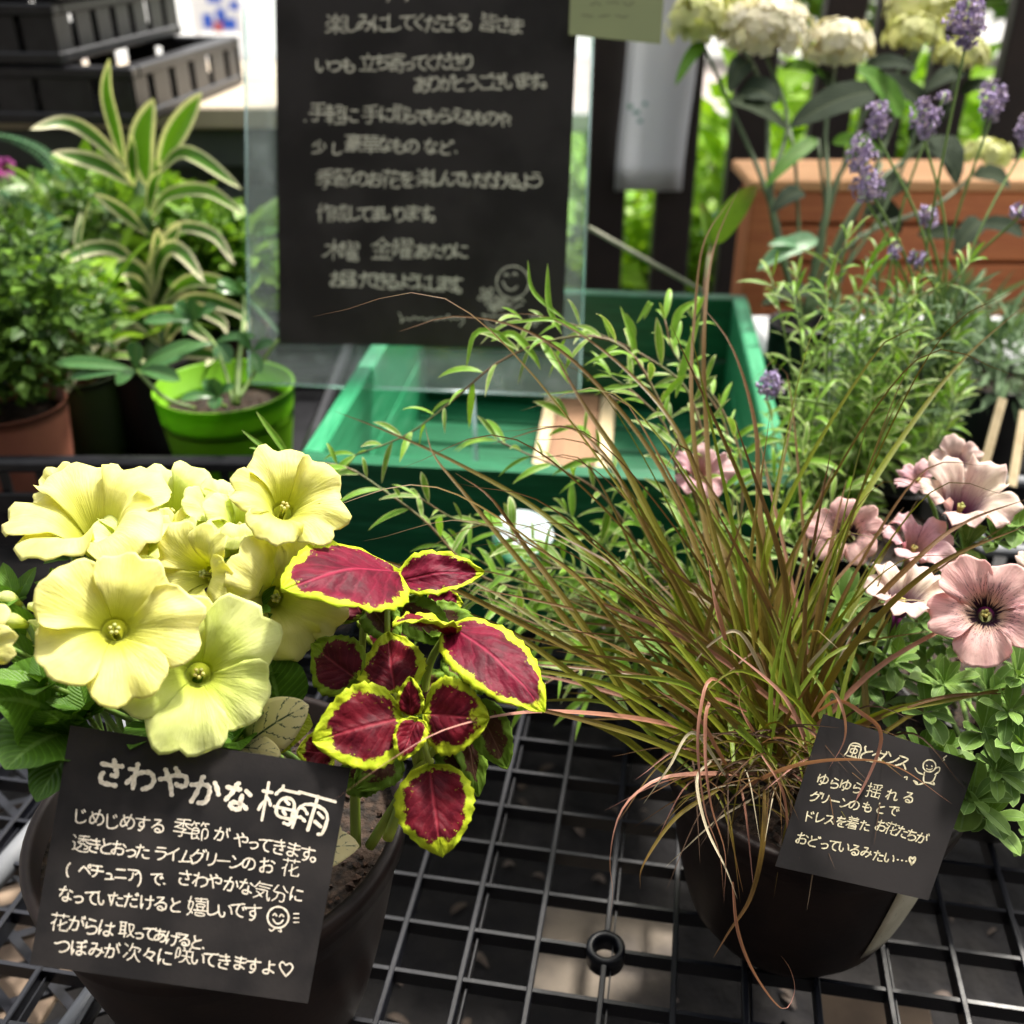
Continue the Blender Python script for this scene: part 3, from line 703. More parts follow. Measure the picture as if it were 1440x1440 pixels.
# ------------------------------------------------------------------ petunias
def petmat(name, base, edge, throat, spot=None, vein=None, tint=(1, 1, .7), transl=.46, veinw=.5):
    m, nt, pb, out = newmat(name)
    _, th, r = uvn(nt); _, rn, ph = uvn(nt, 'aux')
    nz = noise_tex(nt, 70, 3)
    cmb = node(nt, 'ShaderNodeCombineXYZ'); nt.links.new(mathn(nt, 'MULTIPLY', th, 46), cmb.inputs[0]); nt.links.new(mathn(nt, 'MULTIPLY', r, 2.2), cmb.inputs[1]); nt.links.new(mathn(nt, 'MULTIPLY', ph, 9), cmb.inputs[2])
    vn = noise_tex(nt, 1.0, 3, cmb.outputs[0], .65, .4)
    vv = mathn(nt, 'ABSOLUTE', mathn(nt, 'SUBTRACT', vn, .5))
    col = mixc(nt, sstep(nt, mathn(nt, 'ADD', nz, mathn(nt, 'MULTIPLY', r, .35)), .45, .95), base, edge)
    if vein:
        k = mathn(nt, 'SUBTRACT', 1.0, sstep(nt, vv, .0, .035)); fade = mathn(nt, 'SUBTRACT', 1.0, sstep(nt, r, .3, .85))
        col = mixc(nt, mathn(nt, 'MULTIPLY', mathn(nt, 'MULTIPLY', k, fade), veinw), col, vein)
    col = mixc(nt, mathn(nt, 'SUBTRACT', 1.0, sstep(nt, r, .16, .52)), col, throat)
    col = mixc(nt, mathn(nt, 'SUBTRACT', 1.0, sstep(nt, r, .05, .15)), col, tuple(x * .6 for x in throat))
    if spot:
        e = mathn(nt, 'SUBTRACT', r, mathn(nt, 'MULTIPLY', mathn(nt, 'SUBTRACT', vn, .42), .55))
        col = mixc(nt, mathn(nt, 'SUBTRACT', 1.0, sstep(nt, e, .17, .25)), col, spot)
        k2 = mathn(nt, 'SUBTRACT', 1.0, sstep(nt, vv, .0, .032)); f2 = mathn(nt, 'SUBTRACT', 1.0, sstep(nt, r, .30, .78))
        col = mixc(nt, mathn(nt, 'MULTIPLY', mathn(nt, 'MULTIPLY', k2, f2), .85), col, spot)
        col = mixc(nt, mathn(nt, 'SUBTRACT', 1.0, sstep(nt, r, .06, .10)), col, (.25, .28, .12))
    nt.links.new(col, pb.inputs['Base Color']); pb.inputs['Roughness'].default_value = .55; pb.inputs['Specular IOR Level'].default_value = .25
    pb.inputs['Sheen Weight'].default_value = .1
    cb2 = node(nt, 'ShaderNodeCombineXYZ'); nt.links.new(mathn(nt, 'MULTIPLY', th, 130), cb2.inputs[0]); nt.links.new(mathn(nt, 'MULTIPLY', r, 5), cb2.inputs[1])
    h = mathn(nt, 'ADD', noise_tex(nt, 1.0, 3, cb2.outputs[0]), mathn(nt, 'MULTIPLY', noise_tex(nt, 220, 3), .7))
    nt.links.new(bumpn(nt, h, .5, .0008), pb.inputs['Normal'])
    tr = node(nt, 'ShaderNodeBsdfTranslucent'); nt.links.new(mixc(nt, 1.0, col, tint, 'MULTIPLY'), tr.inputs[0])
    mx = node(nt, 'ShaderNodeMixShader'); mx.inputs[0].default_value = transl
    nt.links.new(pb.outputs[0], mx.inputs[1]); nt.links.new(tr.outputs[0], mx.inputs[2]); nt.links.new(mx.outputs[0], out.inputs[0]); return m
M['pet_yellow'] = petmat('petunia_yellow', (.86, .85, .23), (.90, .86, .38), (.64, .66, .07), vein=(.62, .60, .08), veinw=.22)
M['pet_lime'] = petmat('petunia_lime', (.76, .84, .22), (.84, .88, .40), (.60, .68, .09), vein=(.60, .68, .12), veinw=.22)
M['pet_pink'] = petmat('petunia_pink', (.80, .48, .49), (.88, .63, .58), (.55, .40, .26), spot=(.035, .004, .025), vein=(.2, .05, .07), veinw=.4, tint=(1, .9, .95))
M['pet_rose'] = petmat('petunia_rose', (.78, .48, .55), (.84, .62, .62), (.6, .36, .32), vein=(.3, .08, .12), veinw=.6, tint=(1, .9, .95))
M['pet_cream'] = petmat('petunia_cream', (.88, .78, .64), (.88, .70, .66), (.16, .02, .12), vein=(.35, .12, .16), veinw=.5, tint=(1, .95, .95))
M['stamen'] = plain('stamen', (.42, .46, .14), (.5, .42, .12), 300, .6)
M['calyx'] = leafmat('calyx', (.16, .28, .05), (.10, .2, .04), transl=.2)
M['leaf_petunia'] = leafmat('leaf_petunia', (.06, .15, .014), (.10, .22, .02), mid=(.16, .30, .07), midw=.09, vein=.3, transl=.25, rough=.5)
M['leaf_pink_petunia'] = leafmat('leaf_pink_petunia', (.10, .20, .035), (.19, .32, .06), margin=(.26, .40, .11), mw=.1, mid=(.24, .38, .13), midw=.1, transl=.22, rough=.55)

def flower(root, px, py, s, Rp, tilt, mat_, roll=0, cup=.30, ruf=1.0, back=.5, tube=1.0, notch=.40, stem_to=None, npet=5, seed=0):
    """corolla of overlapping lobes round a throat; Rp = radius in photo pixels, tilt = lean of its axis across / up the view"""
    rnd = random.Random(seed * 77 + int(px * 3 + py)); c = P(px, py, s); Rr = Rp * s / FPX
    view = (c - EYE).normalized(); rt = view.cross(CZ).normalized(); upv = rt.cross(view)
    ax = (-view + rt * tilt[0] + upv * tilt[1]).normalized()
    u = ax.cross(CZ); u = (u if u.length > .05 else RIGHT.copy()).normalized(); w = ax.cross(u)
    u, w = u * math.cos(roll) + w * math.sin(roll), w * math.cos(roll) - u * math.sin(roll)
    def loc_(th, r, z): return c + (u * math.cos(th) + w * math.sin(th)) * (r * Rr) + ax * (z * Rr)
    def zprof(r): return -cup * math.exp(-r / .24) * 1.7 * tube + cup * .9 * (r ** .75) - back * cup * max(0, r - .45) ** 1.6 * 2.0
    mb = MB(); rows = []; uvs = []; aux = []; ns = 24; ph0 = rnd.random()
    Z0 = zprof(.15) - .003
    for i, (r, z) in enumerate(((.012, -1.0), (.03, -.95), (.055, -.8), (.075, (Z0 - .35) * .6 - .3), (.095, Z0 - .17), (.12, Z0 - .06), (.15, Z0), (.19, zprof(.19) - .02))):
        r2 = r; rows.append([loc_(6.28319 * k / ns, r2, z * (tube if i < 3 else 1)) for k in range(ns + 1)])
        uvs.append([(k / ns, r2 * .8) for k in range(ns + 1)]); aux.append([(0, ph0)] * (ns + 1))
    mb.grid(rows, uvs, aux); fl = mb.build('flower', mat_, root)
    # stamens
    st = MB()
    for k in range(5):
        a_ = k * 1.2566 + .3; pts = [loc_(a_, .02, -.5 * tube), loc_(a_, .035, -.25), loc_(a_, .05, -.13 + .02 * (k % 2))]
        st.tube(pts, .0004, 5); q = pts[-1]; st.tube([q - u * .0007, q, q + u * .0007], lambda t: .0009 * math.sin(math.pi * min(max(t, .15), .85)), 6)
    st.build('stamens', M['stamen'], fl)
    half = math.pi / npet
    for p in range(npet):
        th0 = 2 * math.pi * p / npet; pb = MB(); rows = []; uvs = []; aux = []; nr_, nc = 18, 16
        sc = 1 + rnd.uniform(-.09, .09); ben = rnd.uniform(-.16, .16) * ruf; wv = rnd.random() * 6.28; tw = rnd.uniform(.05, .12) * ruf; k3 = rnd.uniform(2.2, 3.6); fold_ = rnd.uniform(-.05, .10) * ruf
        offp = Vector((p * 3.1 + seed, 1.7, 0))
        for i in range(nr_ + 1):
            q = i / nr_; row = []; ru = []; ra = []
            for j in range(nc + 1):
                f = j / nc * 2 - 1
                Rm = sc * (1.0 - notch * abs(f) ** 2.9 - .065 * math.exp(-(f / .14) ** 2) + .028 * math.sin(f * 8 + wv) * ruf + .07 * noise.noise(Vector((f * 3.0, wv, 5))) + .02 * noise.noise(Vector((f * 12, wv, 8))))
                r = .15 + (Rm - .15) * q
                spread = 1.0 + .30 * min(1, max(0, (r - .22) / .5))
                th = th0 + f * half * spread
                z = zprof(r) + tw * f * min(1, (r - .15) * 2.2) * .8 + ben * max(0, r - .3) ** 1.5 + fold_ * (1 - f * f) * (r - .15)
                z += ruf * .036 * q ** 3 * math.sin(f * 13 + wv * 2) + .035 * ruf * noise.noise(Vector((f * 4 + 9, q * 3, wv)) + offp) * q
                z += ruf * .06 * (q ** 2.2) * math.sin(f * k3 * 2.4 + wv) * (.4 + abs(f)) + .06 * ruf * noise.noise(Vector((f * 1.5, q * 2.2, wv)) + offp) * q
                z += -.02 * math.exp(-(f / .07) ** 2) * min(1, q * 3) * (1 - q * .7)
                row.append(loc_(th, r, z)); ru.append((th / 6.28319 + .5, r)); ra.append((q, ph0))
            rows.append(row); uvs.append(ru); aux.append(ra)
        pb.grid(rows, uvs, aux).build('petal', mat_, fl, solid=.0001)
    # calyx: five narrow sepals round the tube
    cb_ = MB()
    for k in range(5):
        a_ = k * 1.2566; cb_.join(strip([loc_(a_, .03, -1.02 * tube), loc_(a_, .09, -.9 * tube), loc_(a_, .14, -.72 * tube), loc_(a_, .17, -.52 * tube)], lance(.05 * Rr, .5), up=ax, na=1))
    cb_.build('calyx', M['calyx'], fl)
    if stem_to is not None:
        b_ = loc_(0, 0, -1.0 * tube); e_ = Vector(stem_to)
        MB().tube(spline([b_, b_ - ax * .012 - CZ * .004, b_.lerp(e_, .6) - CZ * .004, e_], 10), .0011, 6).build('flower_stalk', M['stem_green'], root)
    return fl

def leafat(parts, base, d, L, w, mat_=None, sag=None, up=None, prof=None, fold=.15, size=None, ruffle=0.0, n=8, na=2, roll=0, rnd=None):
    base = Vector(base); d = Vector(d).normalized(); tip = base + d * L
    mb = strip(arc(base, tip, L * (random.uniform(.08, .22) if sag is None else sag), n, up or (0, 0, 1)), (prof or lance)(w), up=up or (0, 0, 1), fold=fold, ruffle=ruffle, na=na, roll=roll, rnd=rnd)
    parts.add(mb, size if size is not None else L * w / max(.05, (base - EYE).length) ** 2, mat_)

# ---- yellow petunia pot (near left)
LP = (-.124, .314); LH = .122
yp = pot('petunia_pot', LP[0], LP[1], 0, .0765, .052, LH, M['pot_brown'], 'brown plastic pot of lime yellow petunias and red coleus behind a handwritten card', fill=.012, lip=.002, rimh=.012, cat='potted plant')
top = Vector((LP[0], LP[1], LH - .012))
YF = [  # px py s R tilt mat roll cup
    (160, 882, .352, 113, (0, .22), 'pet_yellow', .35, .26, 1.0, 1), (280, 945, .362, 113, (.05, .12), 'pet_lime', 1.1, .24, .9, 2),
    (128, 738, .40, 112, (-.15, 1.35), 'pet_yellow', .2, .55, 1.1, 3), (240, 712, .425, 82, (.2, .9), 'pet_lime', .9, .5, 1.0, 4),
    (310, 728, .43, 62, (.7, .5), 'pet_lime', .3, .4, .8, 5), (278, 806, .39, 78, (-.95, .35), 'pet_yellow', 2.0, .45, 1.1, 6),
    (190, 768, .405, 66, (.3, 1.0), 'pet_lime', .5, .55, 1.3, 7), (402, 706, .40, 86, (.25, .55), 'pet_yellow', .75, .42, 1.3, 8),
    (392, 842, .398, 92, (.35, -.15), 'pet_yellow', .15, .4, 1.3, 9), (-32, 905, .34, 58, (-.5, .2), 'pet_yellow', .6, .35, 1.1, 10),
    (88, 915, .375, 66, (-.5, -.1), 'pet_lime', .3, .3, 1.0, 13), (250, 775, .415, 62, (.1, .5), 'pet_yellow', 1.3, .4, 1.2, 14), (340, 735, .42, 58, (.5, .7), 'pet_lime', .1, .4, 1.1, 15), (92, 700, .43, 50, (-.6, .6), 'pet_yellow', .3, .45, 1.2, 11), (335, 790, .41, 55, (.2, .2), 'pet_lime', .6, .4, 1.1, 12)]
for (x, y, s, r, tl, mt, ro, cu, ru, sdd) in YF:
    flower(yp, x, y, s, r, tl, M[mt], ro, cu, ru, back=.75, seed=sdd, tube=1.2, stem_to=top + Vector((random.uniform(-.03, .03), random.uniform(-.02, .04), 0)))
lv = Parts(yp, 'leaf', M['leaf_petunia'], 'foliage')
def rosette(px, py, s, n, L, w, parts, mat_=None, spread=1.0, prof=None, stem=True, lift=.45, root=None, base=None, ax=None, fold=.18, ruffle=0.0, smat='stem_green', up=None):
    c = P(px, py, s); a0 = random.random() * 6.28
    ax = Vector(ax) if ax is not None else CZ
    b1 = ax.orthogonal().normalized(); b2 = ax.cross(b1)
    for k in range(n):
        a_ = a0 + k * 2.4; el = lift + .5 * (k / n) + random.uniform(-.15, .15)
        d = (b1 * math.cos(a_) + b2 * math.sin(a_)) * math.cos(el) * spread + ax * math.sin(el)
        l = L * random.uniform(.65, 1.1) * (1 - .35 * k / n)
        leafat(parts, c - ax * (.004 * (n - k) / n), d, l, w * random.uniform(.8, 1.15) * l / L, mat_, prof=prof, fold=fold, ruffle=ruffle, up=up)
    if stem and base is not None:
        MB().tube(spline([base, Vector(base).lerp(c, .5) + CZ * .006, c], 8), lambda t: .0016 - .0006 * t, 6).build('stem', M[smat], root)
for (x, y, s, n, L, w) in ((105, 775, .42, 9, .016, .0045), (150, 790, .42, 8, .016, .0045), (90, 830, .40, 8, .014, .004), (330, 770, .42, 8, .018, .005), (350, 900, .40, 8, .018, .006), (430, 740, .42, 9, .018, .005), (345, 860, .40, 7, .02, .006), (20, 840, .38, 7, .02, .005), (60, 960, .36, 7, .022, .007), (230, 1010, .38, 10, .03, .010), (120, 1000, .37, 8, .026, .010), (330, 1040, .39, 8, .028, .009), (400, 930, .41, 8, .03, .011), (180, 900, .41, 10, .03, .010), (300, 900, .42, 10, .03, .010), (420, 860, .42, 8, .026, .008)):
    rosette(x, y, s, n, L, w, lv, root=yp, base=top + Vector((random.uniform(-.04, .04), random.uniform(-.03, .04), 0)), prof=ovate, ruffle=.05)
for (bx, by, bs, tx, ty, ts, w) in ((75, 1000, .37, -10, 985, .35, .017), (90, 1030, .37, 8, 1082, .345, .018), (100, 990, .375, 20, 1010, .365, .012), (110, 1050, .37, 52, 1128, .35, .011), (115, 960, .38, 60, 960, .37, .011), (395, 1000, .40, 375, 920, .40, .014), (85, 985, .38, 0, 880, .37, .006), (60, 900, .38, -20, 850, .36, .005), (110, 1040, .372, 60, 1000, .35, .012)):
    b_, t_ = P(bx, by, bs), P(tx, ty, ts); mb = strip(arc(b_, t_, .005, 12), ovate(w), up=(-.1, -.6, .8), fold=.12, ruffle=.06, na=4); lv.add(mb, 1)
# buds
for (bx, by, bs, tx, ty, ts) in ((30, 852, .375, -6, 838, .37), (98, 868, .37, 40, 852, .368), (40, 880, .37, -5, 872, .365), (100, 770, .41, 78, 752, .41)):
    b_, t_ = P(bx, by, bs), P(tx, ty, ts); MB().tube(spline([b_, b_.lerp(t_, .5) + CZ * .001, t_], 10), lambda t: .0012 + .0017 * math.sin(math.pi * min(1, t * 1.05) ** 1.4), 8).build('bud', M['pet_lime'], yp)
    MB().tube(arc(top + Vector((-.03, -.02, 0)), b_, .01), .0011, 6).build('stem', M['stem_green'], yp)
# cream leaf with dark veins
M['leaf_cream'] = leafmat('leaf_cream', (.74, .66, .30), (.80, .72, .40), mid=(.03, .10, .03), midw=.035, vein=.0, transl=.25, var=.1)
def creammat():
    m, nt, pb, out = newmat('leaf_cream_veined'); _, a, t = uvn(nt)
    aa = mathn(nt, 'ABSOLUTE', mathn(nt, 'MULTIPLY_ADD', a, 2.0, -1.0)); cmb = node(nt, 'ShaderNodeCombineXYZ')
    nt.links.new(mathn(nt, 'MULTIPLY_ADD', aa, -.3, t), cmb.inputs[1]); nt.links.new(aa, cmb.inputs[0])
    w = node(nt, 'ShaderNodeTexWave', bands_direction='Y'); w.inputs['Scale'].default_value = 1.6; w.inputs['Distortion'].default_value = 2.0; w.inputs['Detail Scale'].default_value = 6; nt.links.new(cmb.outputs[0], w.inputs[0])
    k = mathn(nt, 'MAXIMUM', sstep(nt, w.outputs['Fac'], .965, .995), mathn(nt, 'SUBTRACT', 1.0, sstep(nt, aa, .02, .05)))
    k = mathn(nt, 'MULTIPLY', k, sstep(nt, noise_tex(nt, 300, 3), .4, .55))
    e = sstep(nt, mathn(nt, 'ADD', t, mathn(nt, 'MULTIPLY', noise_tex(nt, 350, 3), .25)), .1, .3)
    col = mixc(nt, k, mixc(nt, noise_tex(nt, 50, 2), (.88, .80, .40), (.90, .82, .54)), (.02, .07, .03)); col = mixc(nt, mathn(nt, 'SUBTRACT', 1.0, e), col, (.03, .09, .04))
    nt.links.new(col, pb.inputs['Base Color']); pb.inputs['Roughness'].default_value = .5
    tr = node(nt, 'ShaderNodeBsdfTranslucent'); nt.links.new(col, tr.inputs[0]); mx = node(nt, 'ShaderNodeMixShader'); mx.inputs[0].default_value = .4
    nt.links.new(pb.outputs[0], mx.inputs[1]); nt.links.new(tr.outputs[0], mx.inputs[2]); nt.links.new(mx.outputs[0], out.inputs[0]); return m
M['leaf_cream'] = creammat()
for (bx, by, bs, tx, ty, ts, w) in ((345, 1048, .383, 434, 992, .375, .0105), (330, 1052, .385, 395, 1062, .375, .006), (430, 1200, .372, 505, 1190, .38, .0075), (452, 1170, .385, 478, 1188, .378, .006)):
    b_, t_ = P(bx, by, bs), P(tx, ty, ts); strip(arc(b_, t_, .003, 14), ovate(w), up=(0, -.7, .7), fold=-.12, ruffle=.04, na=5).build('cream_leaf', M['leaf_cream'], yp, solid=.0003)
b_, t_ = P(372, 1030, .39), P(440, 1020, .385)
strip(arc(b_, t_, .004, 12), ovate(.011), up=(0, -.6, .8), na=4).build('lime_leaf', leafmat('leaf_lime', (.42, .50, .03), (.5, .58, .04), transl=.3, vein=.2), yp)
lv.finish()

# ---- coleus in the same pot
def coleusmat(name, c1, c2, m1, m2, mw, transl=.15):
    m, nt, pb, out = newmat(name); _, a, t = uvn(nt); _, ed, rnd = uvn(nt, 'aux')
    aa = mathn(nt, 'ABSOLUTE', mathn(nt, 'MULTIPLY_ADD', a, 2.0, -1.0))
    nz = noise_tex(nt, 420, 4, rough=.7); n2 = noise_tex(nt, 110, 3)
    cmb = node(nt, 'ShaderNodeCombineXYZ'); nt.links.new(mathn(nt, 'MULTIPLY_ADD', aa, -.38, t), cmb.inputs[1]); nt.links.new(a, cmb.inputs[0])
    w = node(nt, 'ShaderNodeTexWave', bands_direction='Y'); w.inputs['Scale'].default_value = 2.4; w.inputs['Distortion'].default_value = 3.0; w.inputs['Detail Scale'].default_value = 3; nt.links.new(cmb.outputs[0], w.inputs[0])
    cen = mixc(nt, sstep(nt, n2, .3, .7), c1, c2)
    cen = mixc(nt, mathn(nt, 'MULTIPLY', sstep(nt, w.outputs['Fac'], .8, 1.0), .18), cen, tuple(x * 1.9 + .01 for x in c2))
    cen = mixc(nt, mathn(nt, 'MULTIPLY', mathn(nt, 'SUBTRACT', 1.0, sstep(nt, aa, .01, .06)), .6), cen, tuple(x * 2.2 + .02 for x in c2))
    mar = mixc(nt, noise_tex(nt, 240, 2), m1, m2)
    e = mathn(nt, 'ADD', ed, mathn(nt, 'MULTIPLY', mathn(nt, 'SUBTRACT', nz, .5), mw * 1.4)); e = mathn(nt, 'ADD', e, mathn(nt, 'MULTIPLY', mathn(nt, 'SUBTRACT', n2, .5), mw * 2.3))
    col = mixc(nt, sstep(nt, e, mw * .86, mw * 1.14), mar, cen)
    speck = mathn(nt, 'MULTIPLY', sstep(nt, noise_tex(nt, 700, 2), .66, .70), mathn(nt, 'SUBTRACT', 1.0, sstep(nt, ed, mw, mw * 2.2)))
    col = mixc(nt, speck, col, mar)
    nt.links.new(col, pb.inputs['Base Color']); pb.inputs['Roughness'].default_value = .55; pb.inputs['Specular IOR Level'].default_value = .16
    h = mathn(nt, 'SUBTRACT', mathn(nt, 'ADD', mathn(nt, 'MULTIPLY', noise_tex(nt, 380, 3), 1.2), sstep(nt, aa, 0, .08)), mathn(nt, 'MULTIPLY', w.outputs['Fac'], .4))
    nt.links.new(bumpn(nt, h, .55, .0006), pb.inputs['Normal'])
    tr = node(nt, 'ShaderNodeBsdfTranslucent'); nt.links.new(col, tr.inputs[0]); mx = node(nt, 'ShaderNodeMixShader'); mx.inputs[0].default_value = transl
    nt.links.new(pb.outputs[0], mx.inputs[1]); nt.links.new(tr.outputs[0], mx.inputs[2]); nt.links.new(mx.outputs[0], out.inputs[0]); return m
M['coleus'] = coleusmat('coleus', (.065, .002, .011), (.155, .005, .024), (.54, .60, .02), (.34, .48, .02), .20)
M['coleus_thick'] = coleusmat('coleus_broad_margin', (.060, .002, .009), (.14, .006, .015), (.52, .56, .02), (.32, .45, .02), .27)
M['coleus_dark'] = coleusmat('coleus_dark', (.07, .008, .018), (.12, .012, .022), (.26, .36, .03), (.18, .28, .02), .26)
M['coleus_green'] = coleusmat('coleus_under', (.09, .03, .02), (.11, .05, .025), (.16, .28, .03), (.20, .34, .03), .55, .3)
def coleus_leaf(root, b, t, w, mt='coleus', up=(0, -.75, .65), bulge=.006, fold=.12, curl=0.0, name='coleus_leaf', dent=.04, droop=0.0):
    b_, t_ = P(*b), P(*t); U = Vector(up).normalized(); Lg = (t_ - b_).length; n = 26; na = 9
    pts = arc(b_, t_, bulge, n, U); mb = MB(); rows = []; uvs = []; aux = []; d0 = (t_ - b_).normalized(); sd_ = d0.cross(U).normalized(); ph = random.random() * 9; rn = random.random()
    for i, p in enumerate(pts):
        q = i / (n - 1); ww = w * max(.02, math.sin(math.pi * min(1, q ** .74)) ** .60 * (1 - .25 * q ** 3)); dn = 1 + dent * math.sin(q * 62)
        d = (pts[min(i + 1, n - 1)] - pts[max(i - 1, 0)]).normalized(); nn = sd_.cross(d).normalized()
        row = []; ru = []; ra = []
        for j in range(-na, na + 1):
            a_ = j / na; e_ = abs(a_); wd = ww * (dn if e_ > .9 else 1)
            z = fold * e_ * ww + curl * w * a_ * e_ - droop * w * e_ ** 2.4 + .0020 * noise.noise(Vector((a_ * 2.2, q * 3.4, ph))) + .0007 * e_ ** 3 * math.sin(q * 31 + ph + a_) + .0009 * math.sin(q * 21 + e_ * -5) * e_ * (ww / w) * .5
            row.append(p + sd_ * (a_ * wd) + nn * z); ru.append((a_ * .5 + .5, q)); ra.append((min((1 - e_) * ww / w * 1.15, (1 - q) * Lg / w * .75, q * Lg / w * 1.2 + .12), rn))
        rows.append(row); uvs.append(ru); aux.append(ra)
    return mb.grid(rows, uvs, aux).build(name, M[mt], root, solid=.0004)
cl = yp
CZs = [  # base(px,py,s) tip width(m) mat up bulge fold
    ((562, 806, .405), (396, 830, .362), .0215, 'coleus', (.05, -.28, 1), .010, -.10), ((560, 818, .41), (680, 806, .415), .0105, 'coleus', (0, -.5, 1), .005, .25),
    ((470, 775, .43), (385, 768, .42), .009, 'coleus', (0, -.3, 1), .003, .1),
    ((512, 868, .41), (486, 812, .42), .013, 'coleus_dark', (.1, -.9, .4), .003, .2),
    ((632, 880, .395), (765, 1002, .372), .0155, 'coleus', (.38, -.50, .8), .010, -.08),
    ((556, 975, .385), (546, 890, .40), .0135, 'coleus_thick', (0, -.8, .6), .004, .06), ((505, 955, .39), (440, 905, .395), .0125, 'coleus_dark', (-.2, -.8, .5), .004, .12),
    ((566, 1010, .378), (440, 1042, .366), .0160, 'coleus_thick', (-.05, -.7, .7), .005, .08), ((596, 1004, .378), (688, 1010, .374), .0145, 'coleus_thick', (.1, -.75, .6), .004, .10),
    ((578, 1008, .378), (577, 952, .378), .0052, 'coleus_thick', (0, -.8, .6), .003, .2), ((588, 1012, .376), (562, 1070, .368), .0062, 'coleus_thick', (0, -.7, .7), .003, .25),
    ((604, 1075, .380), (622, 1205, .368), .0150, 'coleus_thick', (.05, -.9, .35), .006, -.08), ((668, 985, .392), (714, 1080, .386), .0085, 'coleus_green', (.2, -.9, .2), .004, .1),
    ((470, 1060, .385), (418, 1055, .375), .0085, 'coleus_thick', (0, -.7, .7), .003, .1), ((650, 1010, .40), (672, 1120, .39), .007, 'coleus_green', (.4, -.8, .2), .003, .1),
    ((520, 850, .41), (560, 905, .40), .008, 'coleus_green', (0, -.6, .7), .003, .1), ((560, 850, .41), (640, 905, .41), .009, 'coleus_green', (0, -.6, .7), .003, .1), ((590, 880, .41), (670, 870, .42), .010, 'coleus_green', (0, -.3, .9), .003, .1),
    ((575, 1000, .40), (640, 945, .41), .010, 'coleus_green', (0, -.6, .8), .003, .1), ((470, 880, .42), (440, 840, .42), .009, 'coleus_green', (0, -.6, .8), .003, .1), ((560, 1060, .40), (500, 1110, .39), .009, 'coleus_green', (0, -.6, .8), .003, .1)]
CZs += [((575, 900, .42), (500, 860, .425), .010, 'coleus_dark', (0, -.7, .7), .003, .1), ((620, 930, .41), (690, 950, .415), .010, 'coleus_green', (.1, -.6, .8), .003, .1), ((610, 1060, .395), (690, 1060, .40), .010, 'coleus_green', (.1, -.6, .8), .003, .1), ((540, 1080, .395), (470, 1100, .40), .009, 'coleus_green', (0, -.7, .7), .003, .1),
    ((500, 840, .425), (440, 812, .42), .010, 'coleus_green', (0, -.5, .8), .003, .1), ((600, 850, .42), (650, 850, .425), .009, 'coleus', (0, -.7, .7), .003, .1), ((650, 960, .40), (700, 930, .405), .009, 'coleus_green', (0, -.6, .8), .003, .1)]
for (b, t, w, mt, up, bu, fo) in CZs: coleus_leaf(cl, b, t, w, mt, up, bu, fo)
coleus_leaf(cl, (640, 892, .394), (552, 878, .372), .0078, 'coleus_thick', (-.2, .1, 1), .004, .4)
for pts in (((590, 1080, .395), (575, 1020, .385), (540, 900, .405), (545, 815, .408)), ((590, 1080, .395), (590, 1040, .385), (582, 1008, .378)), ((600, 1080, .395), (600, 950, .405), (632, 885, .396)), ((545, 1180, .40), (580, 1090, .395), (606, 1070, .382)), ((520, 1190, .41), (590, 1080, .395), (670, 985, .392)), ((500, 1190, .41), (500, 1050, .40), (512, 870, .41))):
    MB().tube(spline([P(*p) for p in pts], 14), lambda t: .0022 - .0008 * t, 8).build('stem', M['stem_coleus'], yp)
for (b, t) in (((556, 975, .385), (580, 1008, .380)), ((545, 815, .408), (545, 900, .40)), ((604, 1075, .380), (592, 1030, .382))): MB().tube(spline([P(*b), P(*t)], 4), .0012, 6).build('leaf_stalk', M['stem_coleus'], yp)

# ---- brown sedge pot (near right)
RP_ = (.142, .362)
gp = pot('sedge_pot', RP_[0], RP_[1], 0, .067, .043, .112, M['pot_brown'], 'dark brown pot of bronze sedge grass with a handwritten card on its side', fill=.006, rimh=.010, belly=.55, cat='potted plant')
M['sedge_green'] = leafmat('sedge_green', (.20, .25, .016), (.18, .18, .016), transl=.25, rough=.4, var=.25, tip=(.13, .06, .025))
M['sedge_brown'] = leafmat('sedge_brown', (.16, .125, .016), (.14, .085, .018), transl=.2, rough=.4, var=.25, tip=(.17, .085, .04))
M['sedge_bright'] = leafmat('sedge_bright', (.22, .32, .03), (.16, .22, .025), transl=.3, rough=.4, var=.2, tip=(.16, .10, .03))
M['sedge_pink'] = leafmat('sedge_pink', (.44, .22, .16), (.34, .15, .09), transl=.25, rough=.45, var=.2, tip=(.46, .23, .2))
M['sedge_dead'] = leafmat('sedge_dead', (.06, .035, .02), (.09, .05, .03), transl=.1, rough=.7)
M['sedge_straw'] = leafmat('sedge_straw', (.50, .44, .30), (.42, .30, .2), transl=.2, rough=.5, var=.2)
sg = Parts(gp, 'blade', M['sedge_green'], 'blades')
def tblade(pts, w, mt, n=24, size=1, twist=0, fold=.35):
    pp_ = spline([P(*p) for p in pts], n)
    mb = strip(pp_, blade(w), up=(.05, -.75, .65), fold=fold, na=1, twist=twist); sg.add(mb, size, M[mt])
